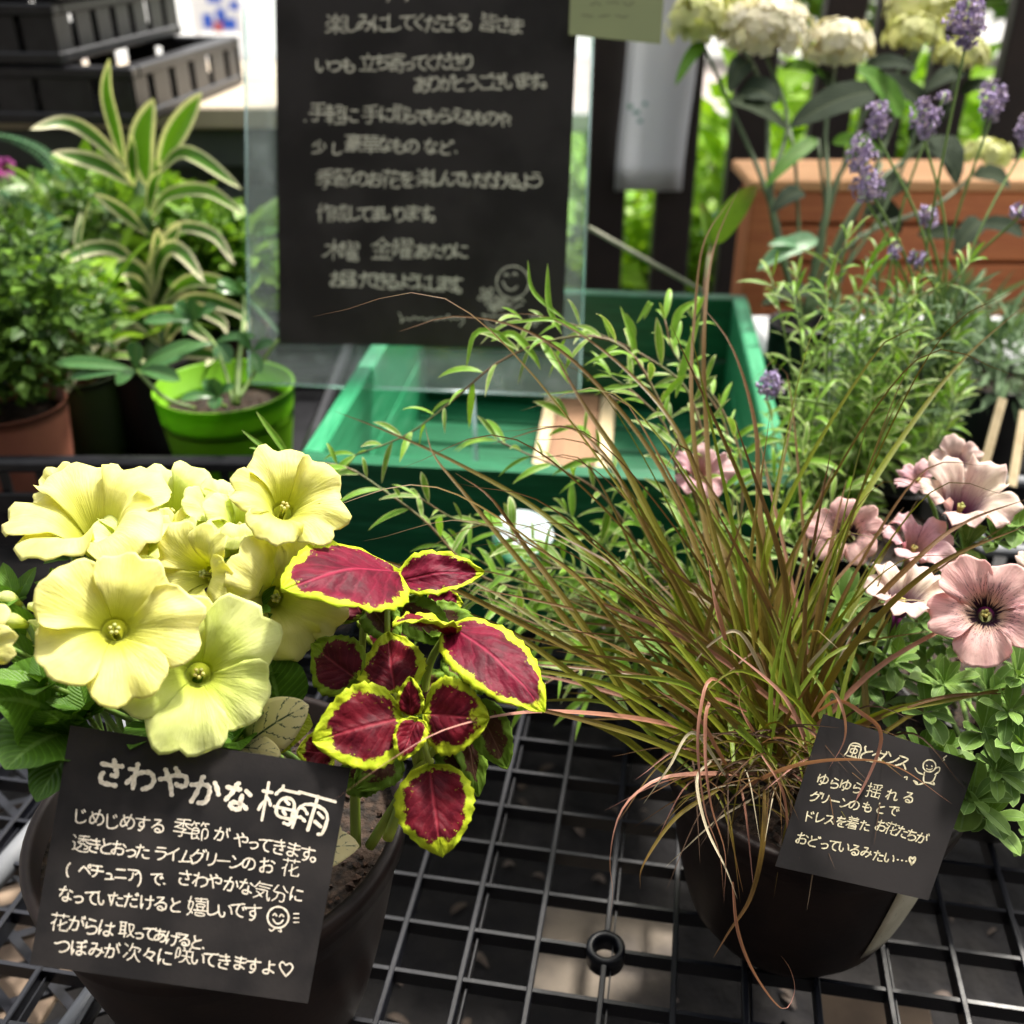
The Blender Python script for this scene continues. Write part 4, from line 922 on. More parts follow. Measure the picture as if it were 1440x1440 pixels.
EX = [
    (((1098, 1060, .47), (1130, 870, .47), (1190, 740, .48), (1265, 620, .50), (1350, 510, .52), (1445, 425, .53)), .00135, 'sedge_green'),
    (((1110, 1060, .46), (1180, 905, .45), (1290, 785, .45), (1360, 733, .46), (1450, 700, .46)), .0012, 'sedge_brown'),
    (((1110, 1070, .46), (1190, 920, .44), (1310, 800, .43), (1445, 738, .43)), .0013, 'sedge_brown'),
    (((1090, 1060, .47), (1098, 900, .48), (1068, 720, .50), (1062, 600, .51), (1030, 490, .52), (983, 425, .53)), .0013, 'sedge_brown'),
    (((1090, 1060, .46), (1070, 850, .46), (1068, 740, .47), (1072, 640, .48)), .0017, 'sedge_brown'),
    (((1120, 1050, .46), (1150, 870, .46), (1170, 760, .47), (1190, 675, .48)), .0014, 'sedge_brown'),
    (((1080, 1040, .47), (1040, 850, .48), (1003, 720, .50), (993, 600, .52), (990, 470, .53), (1003, 352, .55), (1040, 262, .56)), .0012, 'sedge_brown'),
    (((1070, 1040, .47), (1020, 860, .48), (988, 720, .50), (972, 560, .52), (977, 440, .54), (990, 340, .55), (1028, 280, .56)), .0011, 'sedge_brown'),
    (((1020, 1040, .46), (905, 1012, .43), (760, 1001, .40), (640, 1022, .365), (560, 1062, .345), (466, 1128, .330)), .0011, 'sedge_pink'),
    (((1090, 1088, .46), (955, 1090, .42), (900, 1112, .41), (870, 1150, .405), (858, 1210, .40), (862, 1252, .40), (858, 1292, .40)), .0010, 'sedge_pink'),
    (((1040, 980, .44), (1000, 955, .42), (985, 1000, .41), (982, 1060, .405), (992, 1140, .40), (1012, 1200, .395), (1018, 1262, .395)), .00075, 'sedge_pink'),
    (((1050, 1000, .44), (1000, 985, .42), (992, 1050, .41), (1000, 1130, .40), (1020, 1200, .40), (1018, 1270, .40)), .0008, 'sedge_pink'),
    (((1000, 1070, .43), (980, 1095, .42), (992, 1160, .41), (1020, 1220, .40), (1037, 1264, .40)), .0005, 'sedge_straw'),
    (((1075, 1110, .43), (1072, 1190, .42), (1055, 1262, .42), (1025, 1310, .42), (1003, 1347, .42)), .0009, 'sedge_brown'),
    (((1030, 1240, .40), (1038, 1310, .40), (1062, 1370, .40), (1100, 1418, .40), (1117, 1395, .405), (1112, 1365, .41), (1098, 1343, .415)), .0007, 'sedge_pink'),
    (((1060, 1030, .43), (1042, 1000, .41), (1040, 975, .40), (1052, 962, .395)), .0010, 'sedge_pink'),
    (((1140, 1010, .44), (1168, 972, .43), (1186, 1000, .42), (1188, 1040, .42), (1165, 1082, .42)), .0009, 'sedge_pink'),
    (((1150, 1000, .44), (1180, 985, .43), (1215, 1005, .42), (1237, 1025, .42), (1235, 1060, .42), (1200, 1130, .42), (1145, 1178, .42)), .0009, 'sedge_pink'),
    (((1040, 1110, .44), (1110, 1078, .42), (1190, 1067, .41), (1262, 1078, .405), (1338, 1130, .40)), .0011, 'sedge_pink'),
    (((1070, 1060, .43), (1100, 1110, .42), (1108, 1170, .42), (1104, 1200, .42), (1120, 1222, .42), (1145, 1228, .42)), .0006, 'sedge_pink'),
    (((1110, 1090, .45), (1180, 1035, .44), (1250, 1000, .43), (1330, 985, .43), (1448, 962, .43)), .0013, 'sedge_green'),
    (((1110, 1095, .45), (1160, 1050, .44), (1250, 1003, .43), (1340, 978, .43), (1448, 975, .43)), .0009, 'sedge_brown'),
    (((1010, 1040, .46), (870, 950, .44), (720, 870, .43), (620, 820, .42), (520, 785, .42), (368, 768, .42)), .0011, 'sedge_brown'),
    (((1010, 1030, .46), (850, 930, .46), (740, 800, .47), (650, 690, .48), (610, 640, .49), (598, 600, .50)), .0013, 'sedge_brown'),
    (((1020, 1000, .46), (880, 830, .47), (760, 720, .48), (640, 650, .50), (540, 605, .51), (470, 578, .52)), .0011, 'sedge_green'),
    (((1040, 980, .46), (950, 800, .47), (880, 660, .48), (815, 560, .49), (770, 480, .50)), .0016, 'sedge_green'),
    (((1050, 980, .46), (1000, 830, .47), (930, 660, .49), (830, 530, .50), (740, 465, .50), (640, 445, .50), (562, 466, .49)), .0010, 'sedge_brown'),
    (((1060, 980, .46), (1010, 780, .48), (960, 620, .49), (880, 520, .51), (780, 450, .52), (700, 440, .52)), .0010, 'sedge_brown'),
    (((1040, 1000, .46), (980, 880, .46), (900, 730, .46), (850, 640, .47), (790, 600, .48), (690, 625, .48)), .0010, 'sedge_brown'),
    (((1010, 1050, .45), (900, 1000, .44), (820, 880, .44), (740, 770, .45), (690, 700, .45), (640, 665, .46)), .0014, 'sedge_green'),
    (((1000, 1060, .45), (890, 1010, .43), (780, 930, .42), (700, 880, .42), (560, 830, .42)), .0012, 'sedge_green'),
    (((1010, 1080, .44), (900, 1035, .41), (790, 1005, .40), (690, 985, .39)), .0012, 'sedge_green'),
    (((1020, 900, .43), (1003, 840, .42), (995, 790, .41), (990, 765, .405)), .0014, 'sedge_pink'),
    (((1000, 1020, .44), (930, 960, .42), (860, 870, .40), (800, 800, .40), (700, 740, .40)), .0009, 'sedge_brown'),
    (((1080, 1000, .46), (1190, 880, .45), (1260, 845, .45), (1340, 850, .45)), .0006, 'sedge_straw'),
    (((1080, 960, .44), (1040, 890, .43), (1000, 905, .43), (970, 940, .43)), .0007, 'sedge_straw'),
    (((1010, 1110, .43), (950, 1150, .42), (905, 1215, .41), (900, 1250, .41)), .0007, 'sedge_brown'),
    (((1020, 1090, .43), (975, 1030, .42), (940, 1080, .41), (905, 1130, .41)), .0006, 'sedge_straw')]
for pts, w, mt in EX: tblade(pts, w * (1.0 if mt == 'sedge_pink' else 1.3), mt, 30, twist=1.6 if mt == 'sedge_pink' else 0)
rg = random.Random(5)
for k in range(165):
    # tip in the picture and how far away it ends, drawn fan-wise
    z = rg.random()
    if z < .60:
        an = rg.uniform(98, 162); L = rg.choice([rg.uniform(150, 340), rg.uniform(220, 420), rg.uniform(300, 580)])
    elif z < .92: an = rg.uniform(62, 104); L = rg.choice([rg.uniform(160, 340), rg.uniform(240, 440), rg.uniform(340, 640)])
    else: an = rg.uniform(28, 68); L = rg.uniform(200, 460)
    bx, by = 1085 + rg.gauss(0, 46), 1075 + rg.gauss(0, 22); bs = .458 + rg.gauss(0, .014)
    tx = bx + math.cos(R(an)) * L; ty = by - math.sin(R(an)) * L
    ts = bs + (.0 if an > 125 else .03) + rg.uniform(-.05, .06)
    cv = rg.uniform(.02, .16) * L * (1 if an > 90 else -1)
    mx_, my_ = (bx + tx) / 2 + math.sin(R(an)) * cv * .6 , (by + ty) / 2 - abs(math.cos(R(an))) * abs(cv) - abs(cv) * .25
    mt = rg.choices(['sedge_green', 'sedge_brown', 'sedge_bright', 'sedge_pink', 'sedge_straw'], [38, 34, 25, 2.6, .4])[0]
    if L < 330 and rg.random() < .4: mt = 'sedge_bright'
    droop_ = rg.random() < .25
    pts = [(bx, by, bs), (bx * .6 + mx_ * .4, by * .58 + my_ * .42, bs * .7 + ts * .3), (mx_, my_, (bs + ts) / 2), (tx, ty, ts)]
    if droop_: pts.append((tx + (-60 if an > 90 else 60) * rg.uniform(.4, 1.2), ty + rg.uniform(-6, 40), ts - .01))
    tblade(pts, rg.uniform(.0008, .0018), mt, 16, size=.5 + L / 2000 + rg.random() * .2, twist=rg.uniform(-.8, .8))
for k in range(30):   # long thin arching blades that leave the clump
    lf_ = rg.random() < .62; bx, by = 1080 + rg.gauss(0, 40), 1050 + rg.gauss(0, 25)
    if lf_: tx, ty = rg.uniform(430, 820), rg.uniform(440, 900)
    else: tx, ty = rg.uniform(1180, 1470), rg.uniform(400, 860)
    L = math.hypot(tx - bx, ty - by); hgt = L * rg.uniform(.10, .26); ts = .46 + rg.uniform(-.06, .07)
    pts = [(bx, by, .458), (bx + (tx - bx) * .3, by + (ty - by) * .38 - hgt * .6, .46), (bx + (tx - bx) * .68, by + (ty - by) * .78 - hgt * .8, (.46 + ts) / 2), (tx, ty, ts)]
    tblade(pts, rg.uniform(.0004, .0009), rg.choice(['sedge_brown', 'sedge_green', 'sedge_brown', 'sedge_bright']), 22, size=1.2, twist=rg.uniform(-1, 1))
for k in range(110):   # fine dead blades hanging round the base
    a_ = rg.uniform(150, 390); L = rg.uniform(70, 190); bx, by = 1080 + rg.gauss(0, 50), 1080 + rg.gauss(0, 22)
    tx, ty = bx + math.cos(R(a_)) * L, by - math.sin(R(a_)) * L * .8 + 30
    mt = rg.choice(['sedge_brown', 'sedge_brown', 'sedge_brown', 'sedge_pink', 'sedge_straw', 'sedge_green', 'sedge_dead', 'sedge_dead', 'sedge_dead'])
    tblade([(bx, by, .45), ((bx + tx) / 2, (by + ty) / 2 - rg.uniform(10, 50), .43), (tx, ty, .42 + rg.uniform(-.01, .02))], rg.uniform(.0003, .0006), mt, 12, size=.1)
sg.finish()

# ---- variegated narrow-leaved shrub: arching stems
M['leaf_willow'] = leafmat('leaf_willow', (.15, .30, .03), (.24, .42, .045), margin=(.56, .62, .30), mw=.26, mid=(.26, .40, .14), midw=.14, transl=.3, rough=.45)
M['leaf_willow_bright'] = leafmat('leaf_willow_bright', (.20, .42, .04), (.26, .50, .05), margin=(.40, .54, .14), mw=.16, transl=.35, rough=.4)
def willow(root, stems, parts, Lr=(.016, .026), w=.0018, step=.006, mt=None, droop=.25, sr=.0009, smat='stem_red', dens=1.0, seed=1, up_=None):
    rg = random.Random(seed)
    for pts in stems:
        pp_ = spline([P(*p) if len(p) == 3 and p[0] > 5 else Vector(p) for p in pts], 40)
        MB().tube(pp_, lambda t: sr * (1.25 - .8 * t), 6).build('stem', M[smat], root)
        L = sum((pp_[i + 1] - pp_[i]).length for i in range(39)); n = int(L / step * dens); side = 1; ang = rg.random() * 6.28
        for k in range(n + 3):
            t = min(1, (k + rg.random() * .5) / n) * .995 if k < n else 1.0; x = t * 39; i = min(38, int(x)); p = pp_[i].lerp(pp_[i + 1], x - i); d = (pp_[i + 1] - pp_[i]).normalized()
            ang += 2.4 + rg.uniform(-.3, .3); o1 = d.orthogonal().normalized(); o2 = d.cross(o1); out = o1 * math.cos(ang) + o2 * math.sin(ang)
            fwd = rg.uniform(.45, .9) if k < n else 1.6
            dd = (out + d * fwd * 1.1 - CZ * droop * .5 + CZ * .15 + Vector((0, -.1, 0))).normalized(); l = rg.uniform(*Lr) * (1.0 - .25 * t)
            m_ = mt or (M['leaf_willow_bright'] if rg.random() < .25 + .3 * t else M['leaf_willow'])
            tip = p + dd * l - CZ * l * droop * rg.uniform(.2, 1.3); mid = p + dd * l * .55 + CZ * l * .12
            q = [(1 - s_) ** 2 * p + 2 * s_ * (1 - s_) * mid + s_ * s_ * tip for s_ in [j / 7 for j in range(8)]]
            parts.add(strip(q, lance(w * rg.uniform(.7, 1.25) * l / Lr[1], .42, .85), up=(rg.uniform(-.4, .4), -.45 + rg.uniform(-.3, .3), .9), fold=.35, na=1, rnd=rg.random(), twist=rg.uniform(-.6, .6)), l / (p - EYE).length ** 2, m_)
WB = Vector((.10, .50, .085))
wp_ = pot('shrub_pot', .105, .505, 0, .052, .038, .085, M['pot_black'], 'black pot of arching variegated narrow-leaved shrub between the sedge and the green crate', cat='potted plant')
ww = Parts(wp_, 'leaf', M['leaf_willow'], 'foliage')
b = (930, 900, .60)
stems = [
    [b, (820, 850, .56), (680, 812, .53), (600, 735, .52), (540, 690, .52), (480, 655, .52), (395, 650, .51)],
    [b, (880, 840, .57), (770, 790, .55), (700, 745, .54), (640, 730, .53), (590, 700, .52)],
    [(1000, 880, .60), (990, 760, .56), (960, 640, .54), (925, 560, .53), (890, 500, .53), (840, 474, .53), (770, 480, .53), (700, 510, .53), (640, 560, .53), (575, 610, .53), (500, 640, .53)],
    [(1000, 880, .60), (1010, 720, .57), (985, 600, .56), (960, 540, .56), (905, 500, .56), (860, 478, .56), (800, 455, .55), (735, 450, .54)],
    [(1000, 880, .60), (960, 720, .56), (940, 610, .55), (900, 560, .55), (860, 530, .55)],
    [b, (860, 900, .56), (760, 880, .53), (690, 850, .52), (640, 840, .52), (585, 850, .52)],
    [b, (850, 930, .55), (790, 950, .53), (740, 970, .52), (700, 950, .52)],
    [b, (900, 780, .57), (850, 700, .56), (790, 660, .55), (745, 640, .55), (700, 620, .55)],
    [(960, 880, .6), (940, 760, .57), (880, 690, .57), (830, 620, .57), (800, 590, .57)],
    [b, (840, 820, .55), (790, 800, .54), (700, 800, .54), (650, 770, .54)],
    [(1010, 880, .6), (1040, 740, .58), (1040, 640, .58), (1005, 560, .58), (950, 500, .58), (935, 450, .58)],
    [(1010, 880, .6), (1030, 700, .6), (1020, 600, .6), (975, 520, .6), (975, 450, .6)],
    [b, (940, 820, .58), (900, 740, .58), (870, 740, .58)], [b, (870, 860, .57), (800, 840, .56), (760, 830, .56)],
]
willow(wp_, stems, ww, seed=3, Lr=(.015, .037), w=.0027, step=.0066)
stems = []
rg = random.Random(9)
for k in range(26):   # low fill behind the sedge
    x, y = rg.uniform(700, 1180), rg.uniform(720, 980); stems.append([(960 + rg.uniform(-60, 60), 930, .6), ((960 + x) / 2, (930 + y) / 2 - 20, .58), (x, y, .55 + rg.uniform(-.01, .04))])
willow(wp_, stems, ww, seed=4, Lr=(.014, .036), w=.0028, step=.0070, smat='stem_green')
# long single leaves that stand up in front of the sign
for (pts, w) in ((((790, 470, .53), (772, 430, .53), (770, 370, .53)), .0016), (((795, 450, .53), (750, 410, .53), (742, 365, .53)), .0012), (((840, 520, .53), (900, 540, .52), (758, 555, .52)), .001), (((775, 480, .53), (800, 500, .52), (795, 520, .52)), .002),
                 (((725, 500, .53), (700, 470, .52), (668, 470, .52), (655, 520, .52)), .0018), (((830, 475, .53), (780, 450, .52), (710, 455, .52)), .0012), (((400, 652, .51), (385, 640, .51), (340, 605, .51)), .0013), (((410, 650, .51), (395, 625, .51), (360, 578, .51)), .0017), (((950, 560, .55), (960, 520, .55), (985, 440, .55)), .0022), (((890, 520, .56), (890, 480, .56), (872, 430, .56)), .0018), (((945, 480, .57), (955, 440, .57), (985, 420, .57)), .0024), (((905, 450, .57), (915, 425, .57), (895, 455, .57)), .0016), (((885, 490, .57), (888, 465, .57), (880, 440, .57)), .0026), (((690, 480, .53), (720, 470, .53), (750, 500, .53), (760, 520, .53)), .0022), (((760, 480, .53), (790, 520, .52), (800, 540, .52)), .0026)):
    ww.add(strip(spline([P(*p) for p in pts], 12), lance(w, .45), up=(0, -.7, .7), fold=.3, na=2), 2, M['leaf_willow_bright'])
ww.finish()
# upright bush (right, behind)
bp_ = pot('shrub_pot', .235, .60, 0, .06, .045, .10, M['pot_black'], 'black pot of upright bushy variegated narrow-leaved shrub beside the lavender', cat='potted plant')
wb = Parts(bp_, 'leaf', M['leaf_willow'], 'foliage')
stems = []; rg = random.Random(21)
for k in range(46):
    tx = rg.gauss(1215, 75); ty = rg.uniform(345, 560) + abs(tx - 1215) * .35; ts = rg.uniform(.62, .74)
    tx = min(1345, max(1085, tx))
    stems.append([(1160 + rg.gauss(0, 22), 760, .70), (1165 + (tx - 1165) * .35 + rg.gauss(0, 8), 650, .69), (1170 + (tx - 1170) * .8, ty + 70, ts), (tx, ty, ts)])
stems += [[(1150, 740, .68), (1190, 560, .66), (1260, 440, .64), (1340, 395, .62), (1362, 370, .62)], [(1150, 740, .68), (1130, 560, .66), (1170, 440, .65), (1190, 340, .64)], [(1150, 740, .64), (1130, 650, .62), (1150, 560, .6)], [(1120, 760, .62), (1090, 680, .6), (1040, 640, .58)], [(1130, 780, .62), (1100, 700, .6), (1130, 640, .59)], [(1130, 780, .62), (1160, 720, .6), (1190, 690, .59)]]
willow(bp_, stems, wb, seed=8, Lr=(.014, .038), w=.0022, step=.0068, sr=.001, smat='stem_green', droop=.35)
wb.finish()
# small green flower-tip at the top of the bush and twigs
print('shrubs done')

# ---- pink petunia (near right, behind the brown pot)
kp = pot('petunia_pot', .272, .442, 0, .066, .038, .095, M['pot_black'], 'black pot of dusty pink veined petunias with pale green spoon leaves', cat='potted plant')
ktop = Vector((.262, .425, .085))
KF = [(1386, 860, .43, 84, (-.05, .25), 'pet_pink', .5, .24, .9, 1), (1190, 748, .50, 62, (-.35, .35), 'pet_pink', .2, .4, .8, 2), (1288, 765, .49, 62, (.2, 1.1), 'pet_rose', .9, .5, 1.6, 3),
      (1272, 838, .455, 70, (.15, 1.5), 'pet_cream', .4, .55, 1.2, 4), (1354, 705, .50, 84, (.1, 1.05), 'pet_cream', .2, .6, 1.3, 5), (1345, 650, .54, 40, (-.1, .5), 'pet_cream', .2, .4, 1.3, 6),
      (1290, 672, .53, 34, (-.8, .9), 'pet_rose', .2, .4, 1.3, 7), (985, 665, .54, 50, (.3, .6), 'pet_rose', .5, .45, 1.3, 8), (1452, 800, .47, 30, (.3, .6), 'pet_cream', .5, .45, 1.3, 9)]
for (x, y, s, r, tl, mt, ro, cu, ru, sdd) in KF:
    flower(kp, x, y, s, r * (.95 if sdd == 1 else .88), tl, M[mt], ro, cu, ru * 1.25, notch=.58, back=.7, seed=sdd, tube=1.3, stem_to=ktop + Vector((random.uniform(-.03, .03), random.uniform(-.02, .04), 0)))
kl = Parts(kp, 'leaf', M['leaf_pink_petunia'], 'foliage'); rg = random.Random(31)
spots = []
for k in range(92):
    x = rg.uniform(930, 1470); y = rg.uniform(850, 1100)
    if x < 1140: y = rg.uniform(880, 1000)
    if x > 1330: y = rg.uniform(820, 1180)
    spots.append((x, y, .50 - (y - 850) / 1000 * .14 + rg.uniform(-.015, .02)))
spots += [(1385, 1030, .43), (1420, 1000, .425), (1405, 1085, .425), (1370, 1125, .43), (1440, 1050, .42), (1400, 760, .50), (1360, 770, .50), (1430, 740, .5), (1305, 1000, .45), (1330, 960, .45), (1260, 930, .47), (1435, 950, .43), (1390, 1150, .435), (1345, 1090, .44)]
for (x, y, s) in spots:
    b_ = ktop + Vector((rg.uniform(-.05, .05), rg.uniform(-.05, .04), 0))
    big = s < .44
    rosette(x, y, s, 9 if big else 8, .020 if big else .019, .0044, kl, root=kp, base=b_ if big else None, stem=big, prof=lambda w: lance(w, .62, .6), lift=.35, fold=.25, ax=Vector((rg.uniform(-.3, .3), -.55, .85)).normalized())
for (x, y, s, tx, ty, ts) in ((1350, 1170, .43, 1362, 1110, .43),): kl.add(strip(arc(P(x, y, s), P(tx, ty, ts), .003, 12), ovate(.008), up=(0, -.8, .4), na=3), 2)
kl.finish()
# ------------------------------------------------------------------ left group of foliage plants in a black tray
def cloud(name, root, mt, centres, n, rad, L, w, seed, flat=.6, kind=True):
    """a mass of small folded leaves spread through ellipsoids"""
    rn = np.random.default_rng(seed); mb = MB(); org = origin_of(root) if root else Vector((0, 0, 0))
    for k in range(n):
        c = centres[rn.integers(len(centres))]; v = rn.normal(size=3); v /= np.linalg.norm(v); r = rn.random() ** .45
        p = Vector(c[:3]) + Vector((v[0] * rad[0], v[1] * rad[1], v[2] * rad[2])) * r * (c[3] if len(c) > 3 else 1)
        d = Vector((v[0] + rn.normal() * .5, v[1] + rn.normal() * .5, v[2] * flat + rn.normal() * .4)).normalized(); u = Vector((rn.normal() * .5, rn.normal() * .5 - .3, 1)).normalized()
        s = d.cross(u).normalized(); nn = s.cross(d); k9 = rn.choice([.5, .8, 1.0, 1.2, 1.9]); l = L * k9 * rn.uniform(.8, 1.2); ww_ = w * k9 * rn.uniform(.7, 1.2); rd = rn.random()
        v_ = [p, p + d * l * .45 + s * ww_ + nn * ww_ * .3, p + d * l, p + d * l * .45 - s * ww_ + nn * ww_ * .3, p + d * l * .5]
        n0 = len(mb.v); mb.v += v_
        for f, uvs in (((0, 1, 4), ((.5, 0), (1, .45), (.5, .5))), ((1, 2, 4), ((1, .45), (.5, 1), (.5, .5))), ((2, 3, 4), ((.5, 1), (0, .45), (.5, .5))), ((3, 0, 4), ((0, .45), (.5, 0), (.5, .5)))):
            mb.f.append(tuple(n0 + i for i in f)); mb.uv += list(uvs); mb.aux += [(.1 if q in (0, 1, 2, 3) and q != 4 else .6, rd) for q in f]
    o = mb.build(name, mt, root)
    return tag(o, kind='stuff') if kind else o
M['leaf_dracaena'] = leafmat('leaf_dracaena', (.08, .22, .015), (.15, .35, .02), margin=(.78, .80, .48), mw=.34, transl=.3, rough=.38, jag=.05, var=.2)
M['leaf_dracaena_dark'] = leafmat('leaf_dracaena_dark', (.06, .17, .03), (.09, .22, .03), margin=(.86, .82, .56), mw=.40, transl=.35, rough=.4, jag=.05, var=.2)
M['leaf_bright'] = leafmat('leaf_bright', (.22, .42, .02), (.32, .54, .03), transl=.35, var=.25)
M['leaf_mid'] = leafmat('leaf_mid', (.05, .14, .015), (.22, .40, .04), transl=.3, var=.3)
M['leaf_blue'] = leafmat('leaf_blue', (.10, .26, .12), (.18, .36, .18), transl=.25, var=.25)
M['leaf_fern'] = leafmat('leaf_fern', (.025, .07, .015), (.14, .27, .035), transl=.25, var=.3)
M['leaf_scheff'] = leafmat('leaf_scheff', (.05, .15, .05), (.08, .21, .06), mid=(.14, .26, .08), transl=.15, rough=.28, var=.15, margin=(.14, .27, .08), mw=.07)
M['leaf_pale'] = leafmat('leaf_pale', (.22, .32, .17), (.34, .44, .26), transl=.25, var=.2)
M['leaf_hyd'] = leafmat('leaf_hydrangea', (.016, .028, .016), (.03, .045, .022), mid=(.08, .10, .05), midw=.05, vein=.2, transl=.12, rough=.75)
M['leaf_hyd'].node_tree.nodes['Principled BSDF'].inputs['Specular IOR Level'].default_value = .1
M['leaf_hyd_lit'] = leafmat('leaf_hydrangea_lit', (.10, .26, .03), (.14, .34, .03), mid=(.2, .36, .08), vein=.3, transl=.45, rough=.5)  # lit copy of the hydrangea leaf, sunlight put into its green
M['leaf_wine'] = leafmat('leaf_wine', (.10, .02, .04), (.14, .03, .06), transl=.2)
M['leaf_lav'] = leafmat('leaf_lavender', (.11, .19, .09), (.18, .28, .14), transl=.2, rough=.6)

# tray
TY = .715; zt_ = PY(200, 648, TY).z
tray = empty('plant_tray', (-.48, .86, 0), 'black slatted plastic tray holding the potted foliage plants', 'tray')
tx0, tx1, ty0, ty1 = -.80, -.158, TY, 1.05
mb = MB()
mb.box(((tx0 + tx1) / 2, ty0 + .006, zt_ - .006), (tx1 - tx0, .012, .012), None, .003); mb.box(((tx0 + tx1) / 2, ty1 - .006, zt_ - .006), (tx1 - tx0, .012, .012), None, .003)
mb.box((tx0 + .006, (ty0 + ty1) / 2, zt_ - .006), (.012, ty1 - ty0 - .026, .012), None, .003); mb.box((tx1 - .006, (ty0 + ty1) / 2, zt_ - .006), (.012, ty1 - ty0 - .026, .012), None, .003)
mb.build('rim', M['black_plastic'], tray, smooth=False)
for (z0, z1) in ((.002, .020), (.034, .052)):
    for (x0, x1, y0, y1) in ((tx0 + .003, tx1 - .003, ty0 + .003, ty0 + .007), (tx0 + .003, tx0 + .007, ty0 + .008, ty1 - .008), (tx1 - .007, tx1 - .003, ty0 + .008, ty1 - .008), (tx0 + .003, tx1 - .003, ty1 - .007, ty1 - .003)):
        MB().box(((x0 + x1) / 2, (y0 + y1) / 2, (z0 + z1) / 2), (x1 - x0, y1 - y0, z1 - z0), None, .001).build('side_band', M['black_plastic'], tray, smooth=False)
for k in range(22):
    x = tx0 + .012 + (tx1 - tx0 - .024) * k / 21; MB().box((x, ty0 + .0095, zt_ / 2 - .004), (.007, .004, zt_ - .018)).build('rib', M['black_plastic'], tray, smooth=False)
MB().box(((tx0 + tx1) / 2, (ty0 + ty1) / 2, .0035), (tx1 - tx0 - .018, ty1 - ty0 - .018, .004)).build('floor', M['black_plastic'], tray, smooth=False)

# fine-leaved fern in terracotta pot
def potpx(cx, cyrim, rpx, Y, z0=.0058):
    q = PY(cx, cyrim, Y); s = (q - EYE).dot(FWD); return q.x, q.y, z0, rpx * s / FPX, q.z - z0
x, y, z, r, h = potpx(15, 566, 74, .80)
tp = pot('fern_pot', x, y, z, r, r * .78, h, M['pot_terracotta'], 'terracotta coloured pot of dense fine-leaved fern at the edge of the tray', cat='potted plant', rimh=.0)
c = Vector((x, y, z + h))
cloud('foliage', tp, M['leaf_fern'], [tuple(c + Vector(v)) + (1,) for v in ((0, -.01, .055), (-.05, 0, .07), (.03, 0, .075), (0, .03, .10), (-.04, 0, .05))], 4800, (.078, .055, .050), .010, .0028, 4)
x, y, z, r, h = potpx(-90, 575, 80, .84)
x, y, z, r, h = potpx(110, 520, 62, .88)
op = pot('spider_plant_pot', x, y, z, r, r * .72, h, M['pot_olive'], 'dark olive pot of striped strappy leaves between the terracotta and the black pot', cat='potted plant', soil=True)
sp_ = Parts(op, 'leaf', M['leaf_dracaena'], 'foliage'); c = Vector((x, y, z + h - .01)); rg = random.Random(3)
for k in range(46):
    a_ = rg.random() * 6.28; L = rg.uniform(.09, .19); o_ = Vector((math.cos(a_), math.sin(a_), 0)) * L * rg.uniform(.25, .75); e_ = CZ * L * rg.uniform(.1, .95)
    sp_.add(strip(arc(c + o_ * .05, c + o_ + e_, L * .25, 12), lance(.0045, .4, .6), up=(0, -.4, 1), fold=.3, na=2), 1, M['leaf_dracaena'] if rg.random() < .5 else M['leaf_bright'])
sp_.finish()
# dracaena
x, y, z, r, h = potpx(205, 500, 60, .90)
dp = pot('dracaena_pot', x, y, z, r, r * .75, h, M['pot_black'], 'black pot of tall dracaena with cream edged leaves', cat='potted plant')
dr = Parts(dp, 'leaf', M['leaf_dracaena'], 'foliage')
DS = .98
MB().tube(spline([Vector((x, y, z + h - .01)), P(228, 440, DS), P(213, 350, DS), P(197, 275, DS), P(204, 225, DS)], 20), lambda t: .0085 - .004 * t, 10).build('stem', plain('dracaena_stem', (.05, .11, .04), (.1, .17, .06), 40, .5), dp)
for (pts, wpx, mt) in ((((208, 265), (200, 200), (216, 138)), 21, 0), (((222, 235), (250, 185), (284, 130)), 20, 0), (((176, 235), (163, 185), (150, 130), (154, 82)), 11, 0), (((182, 240), (130, 190), (90, 172), (42, 182)), 12, 1), (((190, 262), (150, 235), (110, 222), (72, 215)), 14, 1),
    (((222, 245), (250, 216), (280, 222), (340, 266)), 12, 0), (((212, 310), (235, 275), (290, 268), (345, 302)), 11, 0), (((208, 330), (180, 305), (160, 290), (132, 272)), 11, 1), (((218, 420), (222, 370), (240, 348), (262, 360), (288, 398)), 13, 1), (((216, 420), (190, 378), (150, 385), (112, 415)), 17, 1), (((225, 430), (260, 398), (300, 395), (345, 412)), 12, 0),
    (((228, 488), (190, 445), (150, 455), (128, 498)), 14, 1), (((214, 440), (190, 400), (172, 392)), 16, 1), (((232, 485), (245, 460), (262, 455), (295, 482)), 12, 1), (((188, 262), (186, 230), (186, 190)), 10, 0), (((206, 390), (222, 360), (222, 320)), 13, 1), (((222, 380), (238, 340), (255, 315)), 12, 1), (((225, 470), (200, 430), (160, 428)), 12, 1), (((222, 460), (260, 430), (310, 450), (320, 470)), 10, 1), (((208, 300), (216, 260), (228, 240)), 10, 0), (((222, 470), (170, 470), (110, 520), (90, 560)), 11, 1), (((216, 400), (160, 350), (100, 360), (70, 400)), 12, 1), (((222, 450), (270, 420), (340, 440), (350, 470)), 11, 1), (((218, 430), (150, 430), (100, 470)), 13, 1), (((212, 350), (250, 320), (300, 330), (330, 372)), 10, 1), (((232, 500), (265, 495), (300, 500), (290, 515)), 12, 1)):
    s = DS - .02; pp_ = spline([P(a_, b_, s - .02 * i) for i, (a_, b_) in enumerate(pts)], 14)
    dr.add(strip(pp_, lance(wpx * .85 * s / FPX, .5, .62), up=(.1, -.85, .5), fold=.25, na=4), 5, M['leaf_dracaena_dark'] if mt else M['leaf_dracaena'])
dr.finish()
